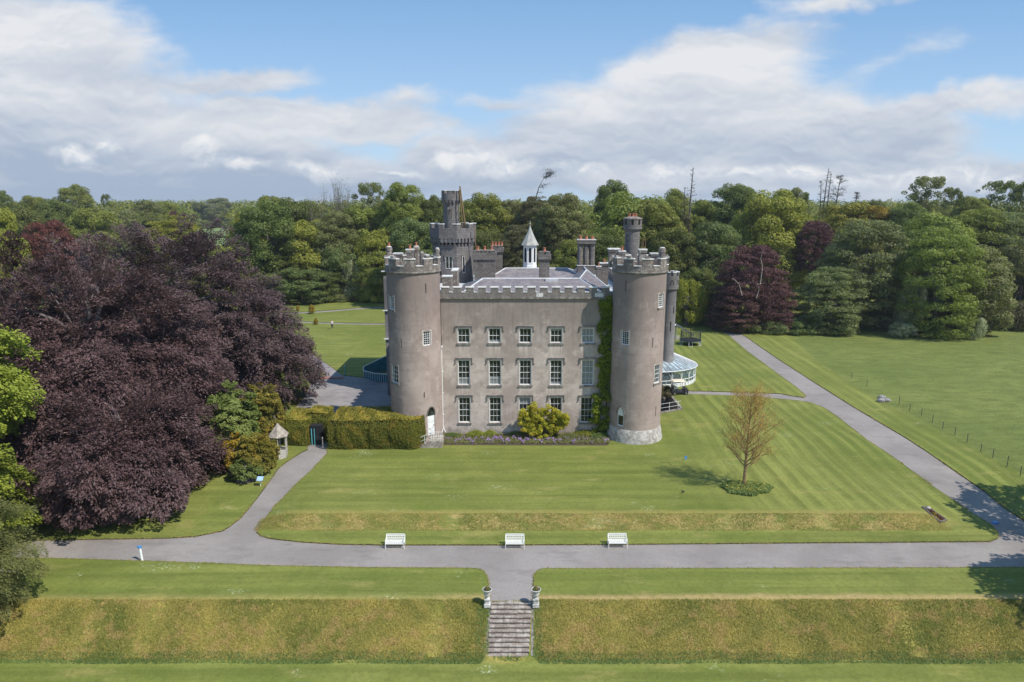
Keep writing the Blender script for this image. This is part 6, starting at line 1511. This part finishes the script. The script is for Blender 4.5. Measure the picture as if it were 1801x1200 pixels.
# ---- near trees on the left edge
beech('sunlit lime-green tree leaning in at the left edge', -46.0, 49.5, 6.3, 0, 25.0, 111, 480, 110000, 'lime', zc0=.45, L=.24, bough=(1.3, 2.2), nm='lime_green_tree', asp=.75, twig=0, lob=.2, zb=1.5)
beech('low lime-green bough hanging beside the dark yew at the left edge', -41.4, 45.6, 4.9, 0, 10.2, 112, 260, 60000, 'lime', L=.23, bough=(1.1, 1.9), nm='lime_green_tree', asp=.75, twig=0, lob=.2, zb=.8)
beech('dark olive yew in the bottom left corner', -37.9, 37.8, 6.4, 0, 8.9, 113, 520, 170000, 'yew', L=.22, bough=(1.0, 2.0), nm='yew_tree', asp=.22, twig=0, lob=.14, zb=-1.0).location.z = -1.2
# ---- trees standing just outside the frame on the right; their shade falls on the road corner
beech('dark glossy shrub tree poking in at the right edge beside the bank', 47.6, 35.8, 9.4, 0, 13.4, 121, 500, 60000, 'grey', L=.36, nm='broadleaf_tree', asp=.6, twig=0).location.z = -.9
beech('tree standing just outside the right edge beside the road corner', 54.6, 45.6, 9.4, 0, 15.5, 122, 420, 50000, 'mid', L=.40, nm='broadleaf_tree', asp=.6, twig=0)
# ---- shrubs between the beech and the gazebo
beech('fresh green maple shrub against the copper beech', Xat(402, 63.5, 4), 63.5, 2.5, 0, Zat(676, 63.5), 131, 260, 42000, 'maple', L=.26, bough=(.6, 1.1), nm='shrub', cat='shrub', asp=.7, twig=0, zb=.3)
beech('olive-gold conifer shrub behind the gazebo', Xat(460, 67, 4), 67.2, 1.95, 0, Zat(668, 67), 132, 260, 42000, 'goldgreen', L=.20, bough=(.5, .9), nm='shrub', cat='shrub', asp=.4, twig=0, zb=.3)
beech('green-gold spreading shrub left of the gazebo', Xat(448, 60.5, 1.5), 60.7, 1.75, 0, 3.4, 133, 240, 36000, 'goldgreen', L=.17, bough=(.5, .8), nm='shrub', cat='shrub', asp=.45, twig=0, zb=.2)
beech('bright golden shrub between the beech and the green-gold one', Xat(412, 60.5, 1.5), 60.9, 1.15, 0, 3.6, 134, 160, 22000, 'gold', L=.17, bough=(.4, .7), nm='shrub', cat='shrub', asp=.45, twig=0, zb=.2)
beech('low dark green shrub under the golden ones', Xat(430, 58.8, 1), 59.2, 1.35, 0, 1.6, 135, 120, 14000, 'shrub', L=.18, bough=(.4, .7), nm='shrub', cat='shrub', asp=.6, twig=0, zb=.1)

# ---- planted urns
for i, o in enumerate(urn_locs):
    rn = np.random.default_rng(i); n = 900; d = rdir(rn, n, -.1); P = d * [.26, .26, .24] * rn.uniform(.6, 1, (n, 1)) + [0, 0, 1.12]; V, t = leaves(rn, P, d, .085, .6, .6); link('plants', leafmesh('urn_plants', V, t), LF['shrub'], o, local=True)
    P = d[:60] * [.25, .25, .26] + [0, 0, 1.15]; V, t = leaves(rn, P, d[:60], .06, .9, .4); link('flowers', leafmesh('urn_flowers', V, t), M['brick'], o, local=True)

# ---- clipped hedge
def hz_(x, y): return 2.95
hx0, hx1 = Xat(556, 66.4, 1), Xat(747, 66.4, 1.2); hy0, hy1 = 66.0, 71.2
hd = thing('clipped_hedge', 'broad clipped golden-green hedge with vertical clefts, left of the tower door', 'hedge', ((hx0 + hx1) / 2, hy0, 0))
seg_px = [578, 641, 675, 686, 727, 752.5]
def hedge_poly(x0, x1, y0, y1, n=14):
    # rounded right end
    return [(x0, y0), (x1 - 1.2, y0), (x1 - .5, y0 + .3), (x1, y0 + 1.2), (x1 - .3, y1), (x0, y1)]
secs = []
def hsec(px0, px1, ya, yb, h, last=False, leaf='box', nl=26000, name='hedge_section', parent=None, top=None):
    x0, x1 = Xat(px0, ya, 1), Xat(px1, ya, 1); rn = np.random.default_rng(int(px0)); par = parent or hd
    ccore = MB(); x0c, x1c = x0 + .12, x1 - (.5 if last else .12)
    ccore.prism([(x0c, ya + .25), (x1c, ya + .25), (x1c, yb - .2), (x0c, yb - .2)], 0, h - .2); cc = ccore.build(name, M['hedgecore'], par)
    Lx = x1 - x0; Ly = yb - ya; At = Lx * Ly; Af = Lx * h; As = Ly * h
    pr = np.array([At, Af, As, As, Af * .5]); pr /= pr.sum(); k = rn.choice(5, nl, p=pr); u = rn.uniform(0, 1, nl); v = rn.uniform(0, 1, nl); P = np.zeros((nl, 3)); N = np.zeros((nl, 3))
    def put(mask, X, Y, Z, nv): P[mask] = np.stack([X, Y, Z], 1)[mask]; N[mask] = nv
    wob = .10 * np.sin(u * Lx * 1.1 + px0) + .06 * np.sin(v * 7 + u * 5)
    put(k == 0, x0 + u * Lx, ya + v * Ly, h + wob * .9, (0, 0, 1)); put(k == 1, x0 + u * Lx, ya + wob - .18 * np.sin(v * 3.0), v * h, (0, -1, .1)); put(k == 2, x0 + 0 * u + .05 * wob, ya + u * Ly, v * h, (-1, 0, .1)); put(k == 3, x1 + wob - (0.9 * (1 - v) ** 0 * (v - .5) ** 2 if last else 0), ya + u * Ly, v * h, (1, 0, .1)); put(k == 4, x0 + u * Lx, yb + 0 * u, v * h, (0, 1, .1))
    # round the edges
    cx, cz = (x0 + x1) / 2, h * .5
    ez = np.clip((P[:, 2] - (h - .35)) / .35, 0, 1) ** 2; P[:, 1] += np.where(P[:, 1] < ya + .5, ez * .28, 0); P[:, 2] -= np.where(P[:, 1] < ya + .6, np.clip(1 - (P[:, 1] - ya) / .6, 0, 1) ** 2 * .22 * (P[:, 2] > h - .5), 0)
    if last:
        ex = np.clip((P[:, 0] - (x1 - 1.3)) / 1.3, 0, 1) ** 2; P[:, 1] += np.where(P[:, 1] < (ya + yb) / 2, ex * 1.1, 0)
    P += rn.normal(0, .045, (nl, 3)); P[:, 2] = np.maximum(P[:, 2], .03)
    V, t = leaves(rn, P, N, .13, .5, .5); link('foliage', leafmesh('hedge_leaves', V, t), LF[leaf], cc)
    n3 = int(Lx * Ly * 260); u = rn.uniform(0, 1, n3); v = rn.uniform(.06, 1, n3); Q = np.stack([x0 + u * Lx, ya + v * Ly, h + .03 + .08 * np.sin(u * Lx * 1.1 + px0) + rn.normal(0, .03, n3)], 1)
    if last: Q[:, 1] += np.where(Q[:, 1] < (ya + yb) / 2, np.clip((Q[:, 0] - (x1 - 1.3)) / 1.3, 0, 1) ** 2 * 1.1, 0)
    V, t = leaves(rn, Q, np.tile([0, 0, 1.], (n3, 1)), .14, .5, .45); link('lit_top_growth', leafmesh('hedge_lit_top', V, t), LF['boxgold_lit'], cc); return cc  # extra top layer, coloured lighter to look sunlit
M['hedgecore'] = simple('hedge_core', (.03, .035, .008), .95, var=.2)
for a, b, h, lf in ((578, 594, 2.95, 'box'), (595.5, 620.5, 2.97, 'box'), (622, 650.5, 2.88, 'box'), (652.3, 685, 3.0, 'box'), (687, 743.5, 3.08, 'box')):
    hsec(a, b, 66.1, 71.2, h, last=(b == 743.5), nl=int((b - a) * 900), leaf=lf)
h2 = thing('clipped_hedge', 'shaded clipped hedge left of the arched garden gateway', 'hedge', (Xat(520, 67.5, 1), 67.5, 0))
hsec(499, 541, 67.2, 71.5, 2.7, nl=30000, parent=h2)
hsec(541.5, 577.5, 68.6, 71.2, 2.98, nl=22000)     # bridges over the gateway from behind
# gateway in the hedge
gx0, gy0 = G(559, 790); gt = thing('garden_gateway', 'dark arched gateway with blue posts through the hedge', 'gateway', (gx0, gy0 + .3, 0))
m = MB(); xa, xb = Xat(545, 67.6, 1), Xat(566, 67.6, 1); m.box(xa, xb, 67.62, 68.4, 0, 2.0); m.build('opening', M['dark'], gt)
for px, w_ in ((548, .05), (553, .04)): m = MB(); x_ = Xat(px, 67.4, 1); m.tube([(x_, 67.4, 0), (x_, 67.4, 1.75)], w_, 6); m.build('post', M['tealp'], gt)
m = MB(); x_ = Xat(568, 66.6, 1); m.tube([(x_, 66.4, 0), (x_, 66.4, 1.2)], .06, 6); m.build('post', M['timber'], gt)
m = MB(); m.box(Xat(556, 67.4, 1), Xat(564, 67.4, 1), 67.4, 67.45, .55, 1.0); m.build('gate_panel', M['iron'], gt)

# ---- climber, wisteria and flower bed
def leafcloud(name, C, rs, tn, n, L, asp, leaf, parent=None, jit=.6, **kw):
    rn = np.random.default_rng(len(C) * 7 + n); V, t = blob_leaves(rn, np.array(C, float), np.array(rs, float), np.array(tn, float), n, L, asp, jit, -.8, .8); V -= np.array(origin(parent)) if parent else 0
    o = link(name, leafmesh(name, V, t), LF[leaf], parent, local=True); tag(o, **kw); return o
rg = random.Random(21)
iv = thing('climbing_ivy', 'yellow-green climber growing up the corner of the front wall and right tower', 'climber', (Xat(1066, FY - .3, 0), FY - .4, 0)); C = []; rs = []; tn = []
for i in range(150):
    py = 526 + (765 - 526) * (i / 149) + rg.uniform(-4, 4); z = Zat(py, FY); wpx = 8 + 3 * sin(i * .21) + (9 if py > 690 else 0) + (3 if 560 < py < 700 else 0); cxp = 1068 - (9 if py > 690 else 0) - (2 if py > 600 else 0)
    px = cxp + rg.uniform(-wpx, wpx * .8); C.append((Xat(px, FY, z), FY - rg.uniform(.12, .42) - (.5 if py > 690 else 0) * rg.random(), z)); rs.append(rg.uniform(.26, .50)); tn.append(rg.random())
leafcloud('foliage', C, rs, tn, 24000, .20, .5, 'ivy', iv, jit=.95)
m = MB(); m.tube([(Xat(1066, FY, 0), FY - .15, 0), (Xat(1067, FY, 5), FY - .12, 5), (Xat(1068, FY, 10), FY - .1, 10), (Xat(1068, FY, 14), FY - .1, 14)], [.09, .07, .05, .03], 6); m.build('stem', M['bark'], iv)
wi = thing('wisteria_bush', 'large yellow-green weeping shrub before the middle ground-floor windows', 'shrub', (Xat(955, FY - 1.2, 0), FY - 1.3, 0)); C = []; rs = []; tn = []
for i in range(260):
    a = rg.uniform(0, pi); u = rg.uniform(-1, 1); px = 955 + u * 43; py0 = 706 + 20 * u * u + (9 if abs(u + .1) < .18 else 0) - (0 if u < 0 else -4); py = rg.uniform(py0 + 3, 768 - 22 * abs(u) ** 1.5); z = Zat(py, FY - 1.2)
    C.append((Xat(px, FY - 1.2, z), FY - 1.2 + rg.uniform(-.8, .7), z)); rs.append(rg.uniform(.14, .34)); tn.append(rg.random())
leafcloud('foliage', C, rs, tn, 24000, .24, .30, 'wisteria', wi, jit=1.0)
m = MB(); tt = []; b0 = Vector((Xat(955, FY - 1.2, 0), FY - 1.0, 0))
for k in range(6): branchy(m, rg, b0, (rg.uniform(-.8, .8), rg.uniform(-.5, .1), 1), 1.3, .05, 1, 2, tt)
m.build('stem', M['bark'], wi)
def bedclump(px, py, hw, h, leaf, label, n=1500, L=.22, asp=.2, name='bedding_plant', zt=None):
    x, y = G(px, py); r = hw * zcam(y, 0) / F; o = thing(name, label, 'plant', (x, y, 0), group='plants in the castle flower bed'); rn = np.random.default_rng(int(px)); a = rn.uniform(0, 2 * pi, n); q = np.sqrt(rn.uniform(0, 1, n)); P = np.stack([r * q * np.cos(a), r * .5 * q * np.sin(a), h * rn.uniform(.05, 1, n) * (1.05 - q * .6)], 1)
    D = np.stack([np.cos(a) * q, np.sin(a) * q, np.full(n, 1.)], 1); V, t = leaves(rn, P, np.tile([0, -.5, .5], (n, 1)), L, asp, .5, D, .3); link('foliage', leafmesh('bed_leaves', V, t), LF[leaf], o, local=True); return o
bedclump(838, 768, 18, .75, 'bright', 'tall green leafy clump left of centre in the flower bed', 3000); bedclump(862, 767, 11, .75, 'bright', 'bright leafy clump under the second window', 2000); bedclump(795, 768, 16, .45, 'shrub', 'dark green low clump at the left end of the flower bed', 2000)
bedclump(1030, 765, 22, .6, 'yellow', 'yellowish clump below the right ground-floor window', 2500); bedclump(1000, 770, 20, .5, 'olive', 'olive clump right of the weeping shrub', 2000); bedclump(1056, 770, 16, .6, 'shrub', 'green clump at the foot of the climber', 2000); bedclump(908, 766, 14, .5, 'shrub', 'dark clump left of the weeping shrub', 1500)
bedclump(700, 722, 4, 1.9, 'bright', 'small green climber at the foot of the left tower', 400, name='climber')
lo = thing('lilac_flowers', 'low drift of lilac flowers along the front of the flower bed', 'flowers', (Xat(900, 69, 0), 69, 0)); lo['kind'] = 'stuff'
rn = np.random.default_rng(8); n = 1700; px = np.where(rn.uniform(0, 1, n) < .6, rn.normal(905, 52, n), rn.uniform(778, 1070, n)); px = np.clip(px, 778, 1070); cl = np.sin(px * .55) * .7 + np.sin(px * .13 + 1) * .5; kp_ = rn.uniform(-1.2, 1, n) < cl; px = px[kp_]; n = len(px); y = 68.6 + .55 * np.sin(px * .21) + .4 * np.sin(px * .57 + 2) + rn.normal(0, .22, n); y = np.clip(y, 67.5, 70.2)
X = (px - CX) / F * (y * cos(PITCH) + H * sin(PITCH)); P = np.stack([X, y, rn.uniform(.12, .32, n)], 1) - np.array(lo.location); V, t = leaves(rn, P, np.tile([0, -.4, 1.], (n, 1)), .12, .8, .4); link('blossom', leafmesh('lilac', V, t), LF['lilac'], lo, local=True)
n = 9000; y = rn.uniform(67.5, 70.6, n); px = rn.uniform(777, 1072, n); X = (px - CX) / F * (y * cos(PITCH) + H * sin(PITCH)); P = np.stack([X, y, rn.uniform(.02, .26, n)], 1); V, t = leaves(rn, P, np.tile([0, -.4, .8], (n, 1)), .2, .35, .6)
o = link('ground_cover', leafmesh('cover', V, t), LF['olive']); tag(o, kind='stuff')
# plants round the pit and buggy, and in the narrow planting bed
C = []; rs = []; tn = []
for i in range(22): x, y = G(rg.uniform(1160, 1186), rg.uniform(686, 700)); C.append((x, y, rg.uniform(.1, .8))); rs.append(rg.uniform(.25, .5)); tn.append(rg.random())
ps = thing('shrub', 'brownish shrub between sunken area and conservatory', 'shrub', (*G(1172, 693), 0)); leafcloud('foliage', C, rs, tn, 5000, .17, .5, 'brown', ps); mm = MB(); mm.tube([(*G(1172, 693), 0), (*G(1172, 693), .5)], .05, 5); mm.build('stem', M['bark'], ps)
pbx = [Vector(p) for p in plot_poly]
for i, (u, v, lf) in enumerate(((.35, .5, 'rust'), (.55, .45, 'gold'), (.72, .5, 'rust'), (.88, .5, 'rust'))):
    p = pbx[0].lerp(pbx[3], u).lerp(pbx[1].lerp(pbx[2], u), v); zz = float(hgt(p.x, p.y)); o = thing('bedding_plant', ['reddish plant nearest the white stone in the planting bed', 'orange plant in the middle of the planting bed', 'reddish plant below the orange one in the planting bed', 'reddish plant at the bottom of the planting bed'][i], 'plant', (p.x, p.y, zz), group='plants in the narrow planting bed')
    rn = np.random.default_rng(i); d = rdir(rn, 250, 0); V, t = leaves(rn, d * [.22, .3, .2] * rn.uniform(.5, 1, (250, 1)), d, .1, .5, .5); link('foliage', leafmesh('pb', V, t), LF[lf], o, local=True)
# ---- rough grass on the banks, rank weeds at their feet
rn = np.random.default_rng(5)
def tufts(name, n, xr, yr, L, leaf, zoff=0.0, mask=None, lean=-.5, asp=.16):
    X = rn.uniform(*xr, n); Y = rn.uniform(*yr, n)
    k = np.ones(n, bool) if mask is None else mask(X, Y); X, Y = X[k], Y[k]; n = len(X); P = np.stack([X, Y, hgt(X, Y) + L * .22 + zoff], 1); cl = np.full(n, .48); rq = np.random.default_rng(3)
    for fq, am in ((.35, .16), (.55, .14), (.9, .13), (1.4, .12), (2.1, .11), (3.2, .10), (4.7, .08), (.22, .14)):
        aa = rq.uniform(-.9, .9); cl = cl + am * np.sin(fq * (X * cos(aa) + 1.8 * Y * sin(aa) + 1.2 * np.sin(Y * 1.3 + X * .31)) + rq.uniform(0, 6.28))
    V, t = leaves(rn, P, np.tile([0, -.8, .45], (n, 1)), L, asp, .45, np.tile([0, lean, .9], (n, 1)), .45, tone=cl); o = link(name, leafmesh(name, V, t), LF[leaf]); tag(o, kind='stuff')
offst = lambda X, Y: (X < st_x0 - .25) | (X > st_x1 + .22)
tufts('bank_grass', 150000, (-34, 36), (36.8, 40.35), .24, 'tuft', mask=offst)
tufts('bank_foot_weeds', 16000, (-34, 36), (36.5, 37.25), .26, 'weed', mask=offst)
tufts('terrace_bank_grass', 30000, (-20.5, 35), (49.9, 51.5), .16, 'tuft')
ne = 26000; el_ = np.array([math.hypot(b[0] - a[0], b[1] - a[1]) if a[1] < 130 else 0 for a, b, z in EDG]); ei = rn.choice(len(EDG), ne, p=el_ / el_.sum()); eu = rn.uniform(0, 1, ne)
EA = np.array([a for a, b, z in EDG]); EB = np.array([b for a, b, z in EDG]); EZ = np.array([z for a, b, z in EDG]); Pq = EA[ei] * (1 - eu[:, None]) + EB[ei] * eu[:, None] + rn.normal(0, .05, (ne, 2)); P = np.column_stack([Pq, EZ[ei] + rn.uniform(-.05, .05, ne)])
V, t = leaves(rn, P, np.tile([0, -.6, .6], (ne, 1)), .13, .3, .5); o = link('path_edge_grass', leafmesh('path_edge_grass', V, t), LF['tuft']); tag(o, kind='stuff')
tufts('weeds_by_steps', 3200, (-2.6, 2.4), (36.7, 40.0), .28, 'weed', mask=lambda X, Y: ((X < st_x0 - .1) & (X > st_x0 - .9)) | ((X > st_x1 + .05) & (X < st_x1 + .6)) | ((Y < 37.05) & (X < .6)))
# pasture: longer uneven grass
fx = [Vector(p) for p in field_poly[:8]]
def infield(X, Y):
    # right of the boundary line
    bx_ = np.interp(Y, [p.y for p in fx][::-1], [p.x for p in fx][::-1]); return (X > bx_ + .2) & (Y < 126)
tufts('pasture_grass', 36000, (25, 100), (60, 126), .20, 'pasture', mask=infield, zoff=-.05, asp=.22)

# ================================================================== the air
m, nt, p = new_mat('haze'); nt.n.remove(p); ho = next(n for n in nt.n if n.type == 'OUTPUT_MATERIAL')
v = nt.add('ShaderNodeVolumePrincipled'); v.inputs['Color'].default_value = (.82, .88, .96, 1); v.inputs['Density'].default_value = .00017; v.inputs['Anisotropy'].default_value = .2
nt.l.new(v.outputs[0], ho.inputs['Volume'])
b = MB().box(-1720, 1720, -330, 1720, -4.5, 46); o = b.build('haze', m); tag(o, kind='stuff')
scene.cycles.volume_bounces = 0
